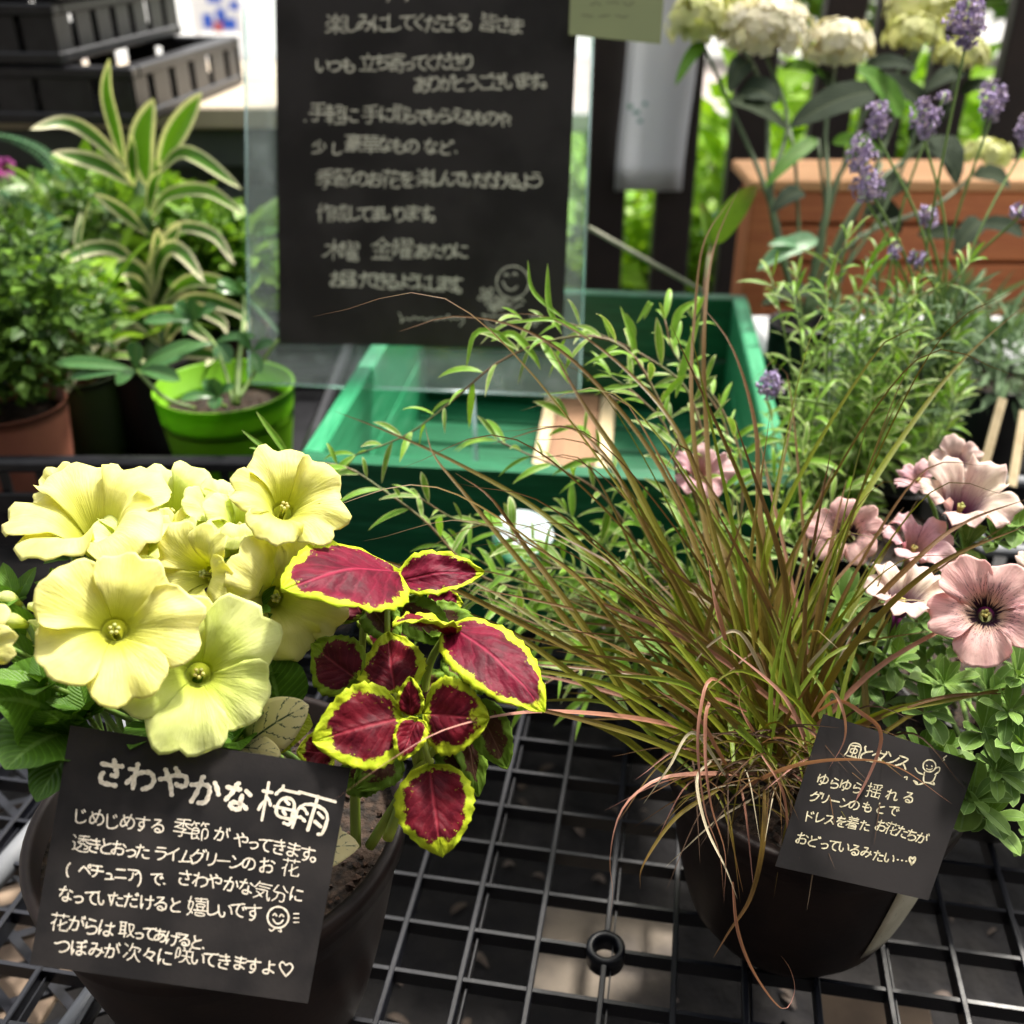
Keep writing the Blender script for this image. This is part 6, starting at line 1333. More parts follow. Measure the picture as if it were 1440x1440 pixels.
# pen strokes of each written character: x, y pairs on a 63 grid
GLYPH = {
    '(': [[21, 48, 19, 46, 16, 42, 12, 29, 14, 16, 17, 7, 20, 4]],
    ')': [[8, 47, 10, 47, 15, 39, 17, 28, 16, 18, 15, 16, 15, 12, 9, 3]],
    'a': [[9, 30, 11, 33, 15, 34, 19, 34, 21, 32, 21, 17], [25, 16, 22, 16, 22, 17, 19, 17, 17, 16, 12, 16, 11, 17, 11, 21, 12, 23, 18, 26, 21, 26]],
    'e': [[11, 26, 26, 26, 26, 27, 25, 32, 23, 34, 17, 34, 13, 32, 11, 26], [11, 26, 12, 21, 16, 16, 22, 16, 26, 17, 28, 20]],
    'h': [[26, 17, 26, 30, 25, 33, 22, 34, 19, 34, 12, 32], [12, 45, 12, 17]],
    'n': [[26, 17, 26, 30, 25, 33, 22, 34, 19, 34, 12, 32], [12, 32, 12, 17]],
    's': [[21, 34, 15, 34, 12, 33, 12, 28, 21, 22, 21, 20, 20, 17, 18, 16, 14, 16, 11, 17, 10, 19]],
    'u': [[26, 18, 26, 34], [26, 18, 19, 16, 16, 16, 14, 17, 12, 22, 12, 34]],
    'y': [[11, 34, 16, 22, 18, 22], [28, 36, 25, 34, 20, 23, 18, 22, 17, 17, 11, 5]],
    '…': [[15, 17, 15, 17], [47, 17, 47, 17]],
    '、': [[18, 17, 16, 19]],
    '。': [[12, 15, 10, 17, 10, 20, 12, 24, 16, 25, 20, 24, 22, 22, 22, 19, 22, 16, 20, 14, 15, 12, 12, 15]],
    '々': [[26, 41, 44, 40, 44, 37, 35, 22], [35, 22, 32, 23, 30, 25, 25, 26], [35, 22, 35, 21, 40, 17], [28, 50, 26, 44, 26, 41, 24, 40, 23, 37, 19, 32, 19, 31, 17, 30, 17, 29]],
    'あ': [[26, 34, 22, 33, 17, 29, 14, 22, 14, 19, 17, 16, 20, 16, 28, 19], [14, 46, 16, 45, 33, 45, 44, 47], [26, 36, 33, 37, 40, 37, 46, 34, 48, 30, 48, 22, 46, 19, 41, 15, 38, 14, 35, 14], [28, 22, 30, 22, 34, 26, 40, 39], [28, 19, 28, 22, 26, 23, 26, 26, 26, 39, 27, 51]],
    'い': [[30, 27, 31, 24, 28, 17, 26, 16, 22, 16, 20, 19, 17, 22, 16, 29, 15, 46], [49, 24, 47, 34, 45, 40, 42, 44]],
    'う': [[16, 37, 18, 36, 29, 39, 37, 39, 41, 37, 43, 34, 44, 29, 42, 22, 38, 19, 32, 16, 25, 14], [39, 48, 23, 50]],
    'え': [[49, 15, 38, 15, 35, 19, 34, 25, 29, 27], [37, 38, 18, 38], [24, 50, 39, 48], [37, 38, 36, 35, 30, 30, 29, 27, 26, 26, 16, 15]],
    'お': [[24, 31, 33, 33, 40, 33, 44, 31, 46, 29, 46, 20, 43, 17, 36, 15, 32, 16], [43, 45, 51, 40, 51, 39], [24, 31, 24, 29, 22, 29, 18, 27, 15, 24, 14, 21, 15, 19, 17, 16, 21, 15, 22, 15, 24, 16, 24, 31], [15, 42, 21, 42, 25, 43, 30, 43, 35, 44, 36, 46], [25, 51, 24, 31]],
    'か': [[25, 41, 25, 50, 28, 52], [44, 45, 47, 41, 51, 30], [15, 15, 20, 27, 23, 36, 23, 40], [25, 15, 32, 15, 34, 16, 35, 18, 38, 30, 38, 35, 37, 39, 35, 40, 25, 41, 24, 40, 12, 39]],
    'が': [[46, 48, 44, 51], [50, 54, 52, 49], [44, 44, 48, 37, 51, 30], [12, 39, 34, 40, 36, 39, 37, 35, 37, 30, 35, 18, 32, 15, 25, 15], [15, 16, 22, 34, 25, 50]],
    'き': [[21, 27, 19, 26, 18, 24, 19, 18, 21, 16, 28, 14, 40, 14], [17, 46, 33, 45, 43, 47], [46, 37, 31, 35, 17, 35], [34, 26, 41, 25, 42, 26, 39, 32, 38, 36, 36, 37, 36, 39, 33, 50, 33, 51, 34, 52]],
    'く': [[38, 16, 26, 26, 25, 26, 23, 29, 21, 29, 20, 32, 20, 35, 38, 50]],
    'け': [[20, 28, 19, 22, 16, 21], [42, 50, 41, 24, 38, 17, 34, 14, 32, 14], [50, 40, 41, 39, 28, 40], [17, 16, 16, 21, 15, 24, 15, 39, 16, 50]],
    'げ': [[45, 51, 46, 51, 48, 47], [16, 21, 18, 22, 20, 28], [53, 48, 51, 52], [40, 50, 41, 33, 40, 22, 38, 17, 33, 13, 31, 14], [49, 40, 40, 39, 27, 39], [16, 49, 14, 38, 14, 23, 16, 21, 16, 15]],
    'ご': [[43, 47, 42, 46, 37, 45, 20, 46], [44, 52, 47, 47], [50, 53, 52, 49], [44, 15, 22, 15, 17, 19, 16, 21, 17, 26]],
    'さ': [[42, 15, 27, 14, 21, 16, 18, 20, 18, 25, 19, 28, 21, 29], [47, 44, 35, 42, 17, 42], [34, 51, 35, 46, 35, 43, 37, 42, 38, 39, 43, 29, 34, 29]],
    'ざ': [[50, 54, 52, 50], [20, 29, 19, 28, 17, 24, 17, 20, 19, 17, 23, 15, 28, 14, 41, 14], [44, 52, 47, 48, 46, 44, 34, 42, 20, 42, 16, 43], [34, 28, 42, 28, 42, 29, 38, 37, 37, 42, 35, 43, 33, 51, 32, 51]],
    'し': [[21, 50, 20, 21, 22, 16, 26, 14, 35, 14, 44, 19, 48, 22]],
    'じ': [[47, 22, 43, 17, 34, 14, 26, 14, 21, 17, 20, 20, 20, 49], [44, 44, 42, 48, 40, 49], [38, 41, 35, 46]],
    'す': [[35, 37, 28, 37, 24, 34, 24, 32, 24, 27, 27, 24, 35, 24], [14, 44, 50, 44], [23, 15, 26, 14, 29, 15, 35, 21, 35, 23, 37, 27, 35, 38, 35, 51]],
    'た': [[35, 36, 48, 36], [32, 24, 32, 20, 33, 17, 37, 15, 49, 15], [16, 15, 23, 36, 25, 50], [14, 43, 24, 42, 25, 43, 31, 43, 34, 44]],
    'だ': [[46, 44, 43, 48], [47, 35, 34, 35], [47, 51, 49, 50, 51, 46], [48, 16, 47, 15, 43, 14, 34, 15, 32, 16, 30, 19, 30, 23], [12, 42, 22, 42, 24, 43, 27, 42, 33, 43], [14, 14, 20, 30, 22, 40, 24, 43, 24, 50]],
    'ち': [[21, 29, 24, 29, 26, 31, 31, 33, 40, 33, 45, 29, 46, 26, 44, 19, 39, 16, 34, 14, 25, 14, 24, 15, 24, 16], [15, 44, 29, 43, 43, 45], [25, 50, 24, 44, 23, 43, 23, 39, 21, 32, 21, 29, 19, 27, 19, 26]],
    'っ': [[17, 33, 18, 32, 31, 37, 40, 37, 43, 35, 46, 32, 46, 25, 44, 22, 42, 19, 31, 15, 28, 15, 25, 16]],
    'つ': [[11, 39, 15, 38, 25, 42, 36, 44, 42, 43, 47, 40, 49, 33, 48, 28, 44, 23, 40, 20, 32, 17, 26, 17, 24, 18]],
    'て': [[33, 46, 35, 44, 30, 39, 27, 32, 28, 25, 30, 21, 33, 18, 38, 16, 43, 15], [13, 44, 27, 46, 35, 46, 37, 47, 48, 47, 50, 49]],
    'で': [[50, 35, 47, 40], [42, 15, 37, 16, 31, 19, 27, 25, 27, 32, 28, 35, 32, 42, 34, 43, 35, 46], [44, 33, 42, 38], [13, 44, 19, 44, 29, 46, 36, 46, 38, 47, 47, 47]],
    'と': [[27, 36, 21, 48, 21, 50, 22, 51], [45, 16, 37, 15, 26, 15, 22, 17, 19, 21, 19, 25, 20, 29, 26, 34, 27, 36, 30, 37, 43, 43]],
    'ど': [[50, 52, 52, 48], [20, 48, 22, 41, 26, 35], [44, 51, 47, 46], [41, 42, 29, 36, 26, 35, 25, 34, 19, 28, 17, 25, 17, 20, 21, 16, 27, 14, 37, 14, 44, 15]],
    'な': [[39, 22, 43, 22, 47, 19, 48, 19], [49, 40, 42, 44], [33, 44, 28, 43, 25, 44, 23, 43, 14, 43], [28, 52, 26, 51, 25, 44, 23, 42, 22, 36, 16, 25], [38, 24, 28, 24, 25, 21, 24, 19, 25, 16, 30, 14, 34, 14, 38, 15, 39, 22, 38, 24, 38, 36]],
    'に': [[20, 27, 19, 22, 16, 21], [31, 44, 47, 44], [48, 17, 35, 16, 30, 18, 28, 22, 29, 26], [16, 15, 16, 21, 15, 22, 15, 34, 17, 49, 19, 51]],
    'の': [[33, 15, 34, 15, 39, 16, 46, 21, 48, 27, 49, 32, 47, 39, 44, 43, 38, 47, 32, 47], [32, 47, 27, 47, 22, 44, 15, 38, 13, 31, 13, 27, 15, 21, 17, 19, 22, 19, 25, 22, 29, 32, 32, 47]],
    'は': [[16, 21, 18, 22, 20, 27], [42, 23, 44, 23, 51, 19], [42, 23, 41, 17, 39, 15, 34, 14, 29, 16, 27, 18, 27, 21, 29, 24, 33, 25, 39, 25, 41, 25, 42, 23], [42, 23, 41, 49], [28, 40, 48, 41, 51, 43], [16, 50, 14, 33, 14, 22, 16, 21, 16, 15]],
    'ぼ': [[39, 24, 31, 24, 27, 22, 26, 21, 26, 17, 29, 15, 31, 14, 37, 15, 39, 17, 39, 24], [14, 19, 16, 20, 19, 26, 18, 27], [50, 17, 48, 19, 43, 22, 40, 22, 39, 24], [52, 48, 51, 52], [39, 24, 39, 46], [47, 52, 47, 47, 28, 46], [50, 37, 48, 35, 28, 35], [14, 14, 14, 20, 13, 20, 13, 34, 15, 49]],
    'ま': [[46, 18, 37, 23, 33, 23], [33, 23, 33, 16, 30, 14, 22, 14, 18, 17, 17, 20, 19, 22, 20, 24, 24, 25, 32, 25, 33, 23], [48, 37, 46, 35, 37, 34, 22, 34, 17, 35], [33, 50, 33, 23], [17, 46, 25, 44, 46, 46]],
    'み': [[45, 28, 48, 27, 51, 25], [33, 48, 19, 48], [33, 48, 33, 44, 29, 36, 29, 34], [26, 33, 26, 30, 21, 20, 18, 18, 14, 19, 12, 21, 14, 28, 20, 33, 23, 34, 26, 33], [32, 14, 34, 14, 37, 15, 43, 22, 45, 28, 46, 37], [45, 30, 43, 30, 34, 33, 26, 33]],
    'め': [[20, 38, 16, 35, 14, 31, 13, 27, 13, 22, 14, 20, 16, 18, 19, 17, 22, 19, 28, 24], [39, 52, 37, 50, 36, 43, 34, 42, 34, 38, 33, 34, 30, 28, 28, 26], [35, 14, 42, 16, 47, 21, 49, 29, 47, 37, 43, 41, 36, 43, 29, 43, 20, 40], [30, 21, 28, 24, 28, 26, 25, 28, 21, 37, 20, 38, 20, 43, 18, 47]],
    'も': [[14, 44, 21, 42, 35, 42], [13, 32, 21, 30, 35, 30], [41, 34, 44, 32, 47, 28, 47, 24, 46, 19, 43, 16, 38, 14, 30, 14, 25, 16, 23, 21, 23, 30, 26, 50]],
    'や': [[30, 51, 34, 47, 35, 47], [11, 34, 13, 34, 21, 37, 21, 38, 33, 43, 44, 43, 48, 40, 48, 32, 46, 30, 42, 28, 36, 29, 34, 30], [16, 47, 18, 47, 21, 38, 23, 38, 24, 34, 26, 29, 30, 15]],
    'ゆ': [[34, 51, 35, 37, 34, 24, 30, 15, 28, 14, 25, 14], [16, 47, 15, 33, 15, 32, 16, 31, 16, 21], [16, 31, 18, 32, 20, 36, 25, 40, 29, 43, 35, 44, 43, 43, 48, 39, 49, 34, 48, 28, 44, 23, 39, 21, 34, 21, 29, 22, 26, 25, 25, 28]],
    'よ': [[46, 41, 31, 40], [32, 24, 35, 24, 42, 21, 46, 18], [32, 24, 31, 17, 30, 15, 28, 14, 20, 14, 17, 15, 15, 18, 16, 22, 20, 25, 28, 26, 31, 25, 32, 24], [31, 50, 32, 24]],
    'ら': [[20, 41, 19, 35, 19, 28], [40, 47, 25, 50], [19, 28, 21, 29, 23, 30, 31, 34, 39, 34, 42, 33, 46, 29, 46, 25, 45, 21, 41, 17, 32, 14, 24, 14, 24, 15]],
    'り': [[20, 38, 21, 38, 29, 47, 32, 48, 37, 48, 41, 44, 43, 36, 42, 26, 40, 21, 34, 16, 28, 14, 24, 15], [20, 50, 19, 40, 19, 27]],
    'る': [[27, 35, 28, 37, 37, 45, 38, 48], [21, 48, 38, 48], [37, 15, 37, 19, 34, 22, 31, 24, 27, 24, 24, 22, 23, 19, 25, 15, 31, 14, 36, 14, 37, 15], [15, 26, 26, 35, 37, 35, 42, 33, 46, 29, 46, 22, 45, 19, 43, 17, 39, 15, 37, 15]],
    'れ': [[22, 37, 27, 38, 28, 39, 35, 43, 42, 43, 43, 40, 43, 34, 42, 25, 42, 18, 44, 16, 48, 16, 52, 18, 53, 21], [22, 42, 13, 42], [12, 21, 17, 29, 21, 31], [21, 15, 21, 32, 22, 35, 22, 42, 23, 43, 23, 50]],
    'わ': [[22, 42, 13, 42], [12, 21, 17, 29, 21, 31], [22, 36, 26, 37, 27, 38, 34, 41, 43, 41, 48, 37, 50, 31, 48, 23, 44, 20, 36, 16], [23, 50, 23, 43, 22, 42, 22, 35, 21, 32, 21, 15]],
    'を': [[34, 29, 31, 29, 28, 28, 24, 24, 22, 21, 24, 16, 26, 15, 31, 14, 44, 14], [26, 46, 26, 51], [34, 32, 38, 33, 47, 37], [42, 48, 40, 46, 37, 46, 15, 45], [24, 45, 24, 42, 21, 38, 20, 34, 16, 30], [21, 35, 31, 36, 33, 35, 34, 32, 34, 22]],
    'ん': [[22, 33, 24, 32, 27, 33, 32, 33, 33, 31, 34, 19, 35, 16, 37, 15, 42, 15, 47, 17, 51, 25], [30, 50, 26, 42, 22, 34, 22, 32, 20, 29, 17, 24, 14, 15]],
    'ア': [[19, 15, 24, 17, 29, 24, 30, 32, 30, 38], [15, 47, 47, 47, 48, 45, 47, 42, 40, 35, 38, 34]],
    'イ': [[33, 38, 34, 15], [14, 30, 25, 34, 29, 37, 33, 38, 35, 40, 36, 40, 37, 42, 40, 44, 46, 49]],
    'グ': [[51, 49, 49, 53], [26, 43, 43, 43, 43, 39, 39, 30, 33, 21, 28, 17, 20, 14, 17, 14], [46, 47, 43, 52], [30, 51, 28, 50, 26, 43, 24, 43, 24, 42, 17, 34, 15, 34, 14, 32, 12, 32]],
    'ス': [[15, 16, 16, 16, 21, 19, 26, 23, 27, 23, 32, 29, 35, 29], [47, 16, 41, 24, 35, 29], [35, 29, 35, 33, 40, 39, 42, 46, 18, 46]],
    'ダ': [[26, 44, 28, 50], [51, 50, 49, 53], [42, 22, 37, 26, 35, 26, 34, 28, 26, 33], [15, 14, 19, 14, 24, 16, 32, 21, 35, 25, 37, 26, 38, 29, 43, 37, 44, 44, 46, 47, 44, 51], [44, 44, 25, 44, 17, 35, 14, 32, 13, 32]],
    'チ': [[14, 34, 49, 34], [44, 48, 42, 49, 28, 46, 16, 47], [32, 47, 32, 33, 30, 23, 24, 16, 20, 15]],
    'ド': [[38, 47, 40, 43], [47, 45, 44, 50], [43, 29, 33, 34, 24, 36], [24, 14, 24, 49]],
    'ニ': [[14, 19, 47, 19], [18, 43, 43, 43]],
    'ペ': [[13, 27, 19, 34, 19, 35, 21, 37, 22, 38, 25, 41, 27, 42, 30, 40, 37, 34, 48, 20], [41, 40, 40, 42, 40, 44, 42, 47, 47, 48, 48, 47, 48, 40, 44, 38, 42, 39, 41, 40]],
    'ム': [[20, 19, 20, 22, 28, 44, 29, 48], [46, 21, 30, 19, 20, 19, 17, 17, 12, 17], [50, 15, 47, 20, 46, 21, 45, 25, 42, 31]],
    'ュ': [[21, 37, 40, 36, 38, 17], [16, 16, 47, 16]],
    'ラ': [[24, 15, 26, 15, 37, 20, 44, 28, 46, 37, 16, 37], [43, 48, 20, 48]],
    'リ': [[20, 48, 20, 29], [42, 48, 42, 32, 40, 25, 36, 19, 29, 15, 27, 15]],
    'レ': [[48, 32, 43, 26, 35, 21, 25, 17, 20, 17, 20, 48, 22, 50]],
    'ン': [[50, 40, 50, 38, 47, 34, 38, 25, 25, 17, 19, 16, 16, 17], [27, 40, 21, 46, 19, 46]],
    '・': [[32, 33, 31, 33]],
    'ー': [[48, 33, 15, 33]],
    '作': [[51, 24, 37, 24], [51, 34, 37, 34], [12, 36, 14, 38, 17, 39], [52, 45, 32, 46], [37, 12, 37, 45], [22, 53, 17, 41, 17, 12], [33, 52, 32, 46, 30, 44, 25, 36]],
    '分': [[15, 38, 20, 44, 20, 46, 21, 46, 24, 52, 26, 53], [39, 51, 46, 41, 51, 37], [27, 35, 26, 28, 24, 21, 17, 15, 13, 13], [15, 38, 17, 35, 44, 34, 43, 20, 42, 14, 39, 12, 34, 12, 32, 14]],
    '取': [[42, 26, 44, 28, 46, 31, 49, 40, 50, 47, 35, 48], [26, 30, 14, 30], [42, 22, 49, 15, 51, 14], [42, 22, 33, 13], [14, 41, 26, 41], [26, 12, 26, 51], [14, 51, 14, 20], [11, 51, 29, 51], [30, 22, 26, 22, 25, 21, 10, 19], [35, 48, 38, 35, 40, 27, 42, 26, 42, 22]],
    '咲': [[12, 25, 22, 25, 22, 48, 12, 48, 12, 25], [12, 25, 12, 21], [39, 26, 37, 25, 35, 20, 31, 16, 24, 13], [48, 53, 45, 48, 45, 43], [33, 43, 33, 47, 30, 52], [27, 30, 51, 30], [28, 43, 50, 43], [51, 13, 48, 14, 44, 18, 40, 25, 39, 26, 38, 43]],
    '嬉': [[22, 18, 20, 21, 18, 21], [30, 20, 48, 20, 48, 13, 28, 13, 28, 20, 30, 20], [49, 44, 27, 44], [51, 50, 25, 50], [24, 25, 52, 25], [38, 44, 38, 52], [16, 53, 15, 46, 12, 31, 12, 28, 16, 24, 18, 24], [44, 33, 44, 29, 43, 25], [32, 33, 32, 29, 33, 25], [11, 13, 18, 21, 18, 24, 21, 34, 22, 43, 11, 43], [32, 33, 30, 33, 29, 34, 29, 39, 48, 39, 47, 33, 32, 33]],
    '季': [[53, 33, 50, 32, 43, 35, 38, 38, 36, 40, 35, 43], [38, 30, 19, 31, 17, 34], [51, 22, 11, 22], [31, 51, 31, 35], [11, 43, 51, 43], [46, 52, 42, 53, 33, 52, 31, 51, 28, 51, 16, 50], [12, 32, 22, 37, 26, 40, 27, 43], [38, 30, 37, 28, 31, 25, 31, 13, 24, 12]],
    '寄': [[32, 50, 32, 53], [30, 42, 30, 40], [17, 17, 33, 17, 33, 24, 17, 25, 17, 17], [17, 31, 18, 34, 25, 35, 30, 40], [18, 42, 44, 42], [50, 44, 50, 48, 49, 50, 12, 50, 12, 44], [12, 30, 51, 30], [30, 40, 32, 38, 34, 38, 43, 34, 44, 34, 44, 13, 41, 12, 38, 12, 35, 13]],
    '少': [[30, 27, 30, 53], [12, 33, 19, 46, 21, 46], [12, 12, 19, 14, 32, 17, 38, 21, 44, 28], [44, 45, 51, 33]],
    '届': [[11, 13, 15, 24, 16, 41], [16, 41, 47, 41, 48, 50, 16, 51, 16, 41], [48, 14, 22, 14], [22, 23, 48, 23], [35, 14, 35, 37], [48, 14, 48, 32, 22, 32, 22, 14]],
    '成': [[15, 35, 28, 34, 26, 20, 25, 19, 20, 19], [29, 14, 30, 14, 38, 20, 39, 21], [48, 45, 48, 49, 45, 51, 44, 52, 42, 52], [47, 37, 47, 34, 43, 26, 39, 25], [12, 12, 11, 14, 14, 18, 15, 25, 15, 45, 48, 45], [51, 22, 52, 20, 51, 16, 50, 14, 48, 12, 44, 14, 39, 21, 39, 25, 38, 25, 35, 40, 35, 52]],
    '手': [[48, 39, 15, 39], [20, 14, 22, 12, 29, 12, 31, 14, 31, 50], [11, 28, 51, 28], [46, 52, 44, 53, 31, 50, 15, 49]],
    '揺': [[30, 41, 29, 45], [37, 47, 38, 42], [51, 48, 49, 47, 46, 40, 45, 37], [26, 50, 32, 50, 50, 52], [28, 22, 28, 15], [50, 15, 28, 15], [22, 43, 11, 43], [17, 53, 17, 13, 15, 12, 11, 13], [38, 36, 38, 15], [50, 22, 50, 12], [11, 28, 17, 29, 17, 30, 22, 32, 24, 32, 24, 29, 26, 28, 51, 28], [27, 37, 50, 37]],
    '曜': [[30, 46, 29, 47], [36, 43, 33, 43, 26, 39], [12, 18, 12, 21], [21, 36, 12, 36], [29, 29, 26, 28, 25, 26], [44, 47, 43, 47], [31, 32, 50, 32], [50, 20, 29, 20], [51, 14, 29, 14], [49, 26, 29, 26], [12, 21, 12, 50, 20, 50, 21, 22, 12, 21], [50, 43, 43, 40, 40, 38, 41, 31, 41, 14], [36, 39, 36, 51, 26, 52], [41, 52, 50, 51, 50, 40], [29, 14, 29, 31, 31, 32, 32, 36]],
    '木': [[51, 19, 48, 20, 42, 26, 35, 36, 33, 37, 30, 41, 12, 41], [8, 19, 12, 19, 13, 20, 14, 20, 22, 28, 27, 35, 32, 38, 33, 41, 50, 41], [31, 53, 31, 12]],
    '梅': [[40, 13, 46, 12, 47, 15, 47, 18], [42, 34, 37, 37], [10, 22, 13, 30, 16, 32], [31, 48, 51, 48], [22, 29, 20, 34, 19, 36, 16, 37], [51, 19, 47, 18], [40, 23, 37, 26], [11, 43, 21, 43], [26, 29, 52, 29], [47, 18, 48, 40, 31, 40, 28, 19, 47, 18], [16, 12, 16, 53], [26, 42, 29, 47, 31, 48, 32, 53]],
    '楽': [[19, 37, 11, 33], [11, 14, 13, 14, 24, 20, 26, 22, 27, 25], [38, 41, 24, 41], [31, 53, 30, 49], [50, 51, 44, 45, 43, 45], [53, 15, 49, 14, 41, 18, 36, 22, 35, 25], [19, 45, 15, 49, 13, 50], [51, 33, 47, 37, 43, 38], [31, 12, 31, 33], [51, 25, 12, 25], [31, 33, 38, 33, 38, 48, 24, 48, 24, 34, 31, 33]],
    '次': [[51, 14, 48, 14, 44, 18, 41, 22, 39, 28, 37, 29], [12, 50, 19, 46], [13, 19, 13, 20, 14, 21, 14, 22, 15, 22, 20, 30], [46, 35, 49, 40, 49, 44, 29, 45], [24, 35, 28, 44, 29, 45, 29, 49, 30, 52], [37, 38, 37, 29, 35, 28, 34, 25, 32, 20, 27, 16, 22, 13]],
    '気': [[20, 48, 50, 48], [51, 19, 51, 13, 48, 12, 46, 15, 43, 24, 43, 33, 42, 34, 15, 34], [46, 41, 21, 41], [13, 12, 20, 16, 25, 20, 26, 22, 28, 22, 33, 29, 33, 30, 34, 30], [17, 28, 23, 25, 26, 22, 28, 21, 33, 17], [20, 52, 20, 48, 18, 47, 16, 43, 13, 40, 12, 38, 10, 38]],
    '皆': [[29, 39, 19, 37, 17, 37], [17, 14, 45, 14], [29, 30, 30, 33], [17, 21, 45, 21], [35, 46, 39, 46, 48, 50, 48, 49], [28, 48, 17, 48], [51, 40, 51, 38, 50, 37, 48, 36, 36, 37, 35, 38, 35, 52], [17, 52, 17, 37], [17, 14, 17, 29, 29, 30, 45, 29, 45, 14]],
    '着': [[21, 19, 46, 19], [24, 48, 24, 51, 21, 53, 20, 54], [29, 42, 29, 47], [26, 35, 26, 41], [46, 24, 21, 24], [12, 21, 19, 27, 21, 28], [39, 48, 40, 52, 41, 53], [46, 14, 21, 14], [22, 30, 45, 30, 46, 14], [12, 35, 50, 35], [16, 42, 46, 42], [48, 48, 14, 48], [21, 14, 21, 28, 22, 30, 23, 35]],
    '立': [[32, 48, 30, 53], [20, 38, 25, 20], [48, 44, 14, 44], [44, 39, 42, 37, 39, 28, 36, 19, 35, 15], [51, 14, 12, 14]],
    '節': [[14, 15, 26, 17], [22, 44, 21, 49], [37, 50, 38, 53], [29, 33, 14, 33], [44, 44, 42, 49], [36, 12, 36, 39, 50, 38, 49, 19, 43, 17], [14, 15, 14, 39, 29, 39, 29, 26, 14, 26], [16, 50, 29, 50], [25, 22, 25, 21, 26, 19, 26, 17, 28, 17, 30, 14], [11, 44, 15, 49, 16, 50, 17, 53], [33, 45, 36, 50, 51, 50]],
    '花': [[13, 28, 16, 30, 19, 31], [34, 28, 38, 29, 47, 35, 48, 35], [28, 24, 32, 26, 34, 26], [12, 48, 51, 48], [23, 53, 23, 44], [39, 52, 39, 44], [34, 39, 34, 16, 35, 14, 50, 14, 51, 15, 51, 19], [19, 12, 19, 32, 22, 39]],
    '華': [[51, 18, 12, 18], [20, 41, 20, 26], [51, 34, 11, 34], [14, 26, 49, 26], [42, 41, 42, 26], [12, 50, 51, 50], [31, 12, 31, 41], [22, 53, 22, 47], [39, 52, 39, 47], [48, 42, 15, 42]],
    '豪': [[50, 14, 46, 15, 42, 19, 40, 21, 40, 23], [13, 19, 23, 21, 30, 25], [30, 53, 32, 53, 32, 50], [12, 30, 12, 35, 50, 35, 50, 30], [31, 39, 43, 39, 44, 40, 44, 44, 44, 45, 19, 45, 18, 40, 19, 39, 31, 39], [11, 50, 51, 50], [11, 14, 14, 12, 20, 14, 28, 17, 34, 22, 40, 23, 46, 26], [14, 24, 17, 24, 26, 27, 29, 30, 44, 30], [28, 12, 32, 12, 34, 14, 34, 20, 33, 24, 30, 26, 29, 28, 26, 30, 18, 30]],
    '軽': [[28, 20, 11, 20], [19, 27, 12, 28, 12, 42, 27, 42, 28, 28, 19, 27], [50, 25, 34, 25], [41, 31, 41, 13], [28, 48, 11, 48], [52, 13, 30, 13], [19, 53, 19, 12], [53, 34, 52, 33, 50, 33, 40, 39, 35, 47, 35, 51], [35, 51, 49, 50, 46, 43, 39, 37, 32, 33, 28, 33, 27, 34, 12, 34]],
    '透': [[53, 15, 51, 13, 47, 12, 32, 12, 25, 14, 21, 17, 17, 17], [17, 46, 17, 47, 13, 51, 11, 51], [33, 32, 33, 28, 30, 23, 26, 20, 24, 19], [13, 15, 17, 17], [40, 43, 41, 42, 48, 36, 50, 35, 53, 35], [17, 17, 17, 34, 12, 34], [26, 35, 26, 33, 28, 32, 42, 32, 42, 28, 50, 28, 49, 22, 48, 20, 42, 19], [37, 37, 37, 51], [50, 52, 46, 52, 37, 51, 25, 51], [51, 44, 41, 44, 40, 43, 35, 43, 34, 44, 24, 44], [35, 43, 30, 38, 27, 37, 26, 35, 24, 35]],
    '金': [[43, 24, 40, 19], [22, 18, 20, 23], [31, 14, 31, 38], [15, 29, 48, 29], [44, 42, 42, 38, 21, 38, 19, 41], [32, 51, 37, 47, 44, 42, 50, 39, 52, 39], [50, 13, 12, 13], [11, 39, 14, 39, 16, 41, 19, 41, 30, 51, 32, 51, 32, 52, 34, 54]],
    '雨': [[18, 34, 20, 34, 25, 30], [36, 24, 43, 20], [17, 24, 20, 24, 25, 21], [43, 30, 37, 34], [11, 50, 51, 50], [42, 12, 48, 13, 48, 40, 14, 40, 14, 12], [31, 50, 31, 13]],
    '風': [[11, 13, 15, 20, 16, 27, 16, 51, 45, 51, 47, 17, 49, 14, 52, 14, 52, 21], [40, 17, 19, 16], [30, 26, 39, 26, 39, 37, 22, 36, 22, 26, 30, 26], [30, 43, 30, 16], [21, 43, 30, 43, 36, 45, 40, 44], [39, 21, 40, 17, 42, 16, 43, 14]],
}
def glyph(ch):
    out_ = []
    for s in GLYPH.get(ch, []):
        out_.append([((s[i] / 63 * 1.3 - .15) - .5, (s[i + 1] / 63 * 1.3 - .3) - .38) for i in range(0, len(s), 2)])
    return out_
def chaikin(p, n=2):
    for _ in range(n):
        if len(p) < 3: return p
        q = [p[0]]
        for a_, b_ in zip(p, p[1:]): q += [(a_[0] * .75 + b_[0] * .25, a_[1] * .75 + b_[1] * .25), (a_[0] * .25 + b_[0] * .75, a_[1] * .25 + b_[1] * .75)]
        q.append(p[-1]); p = q
    return p
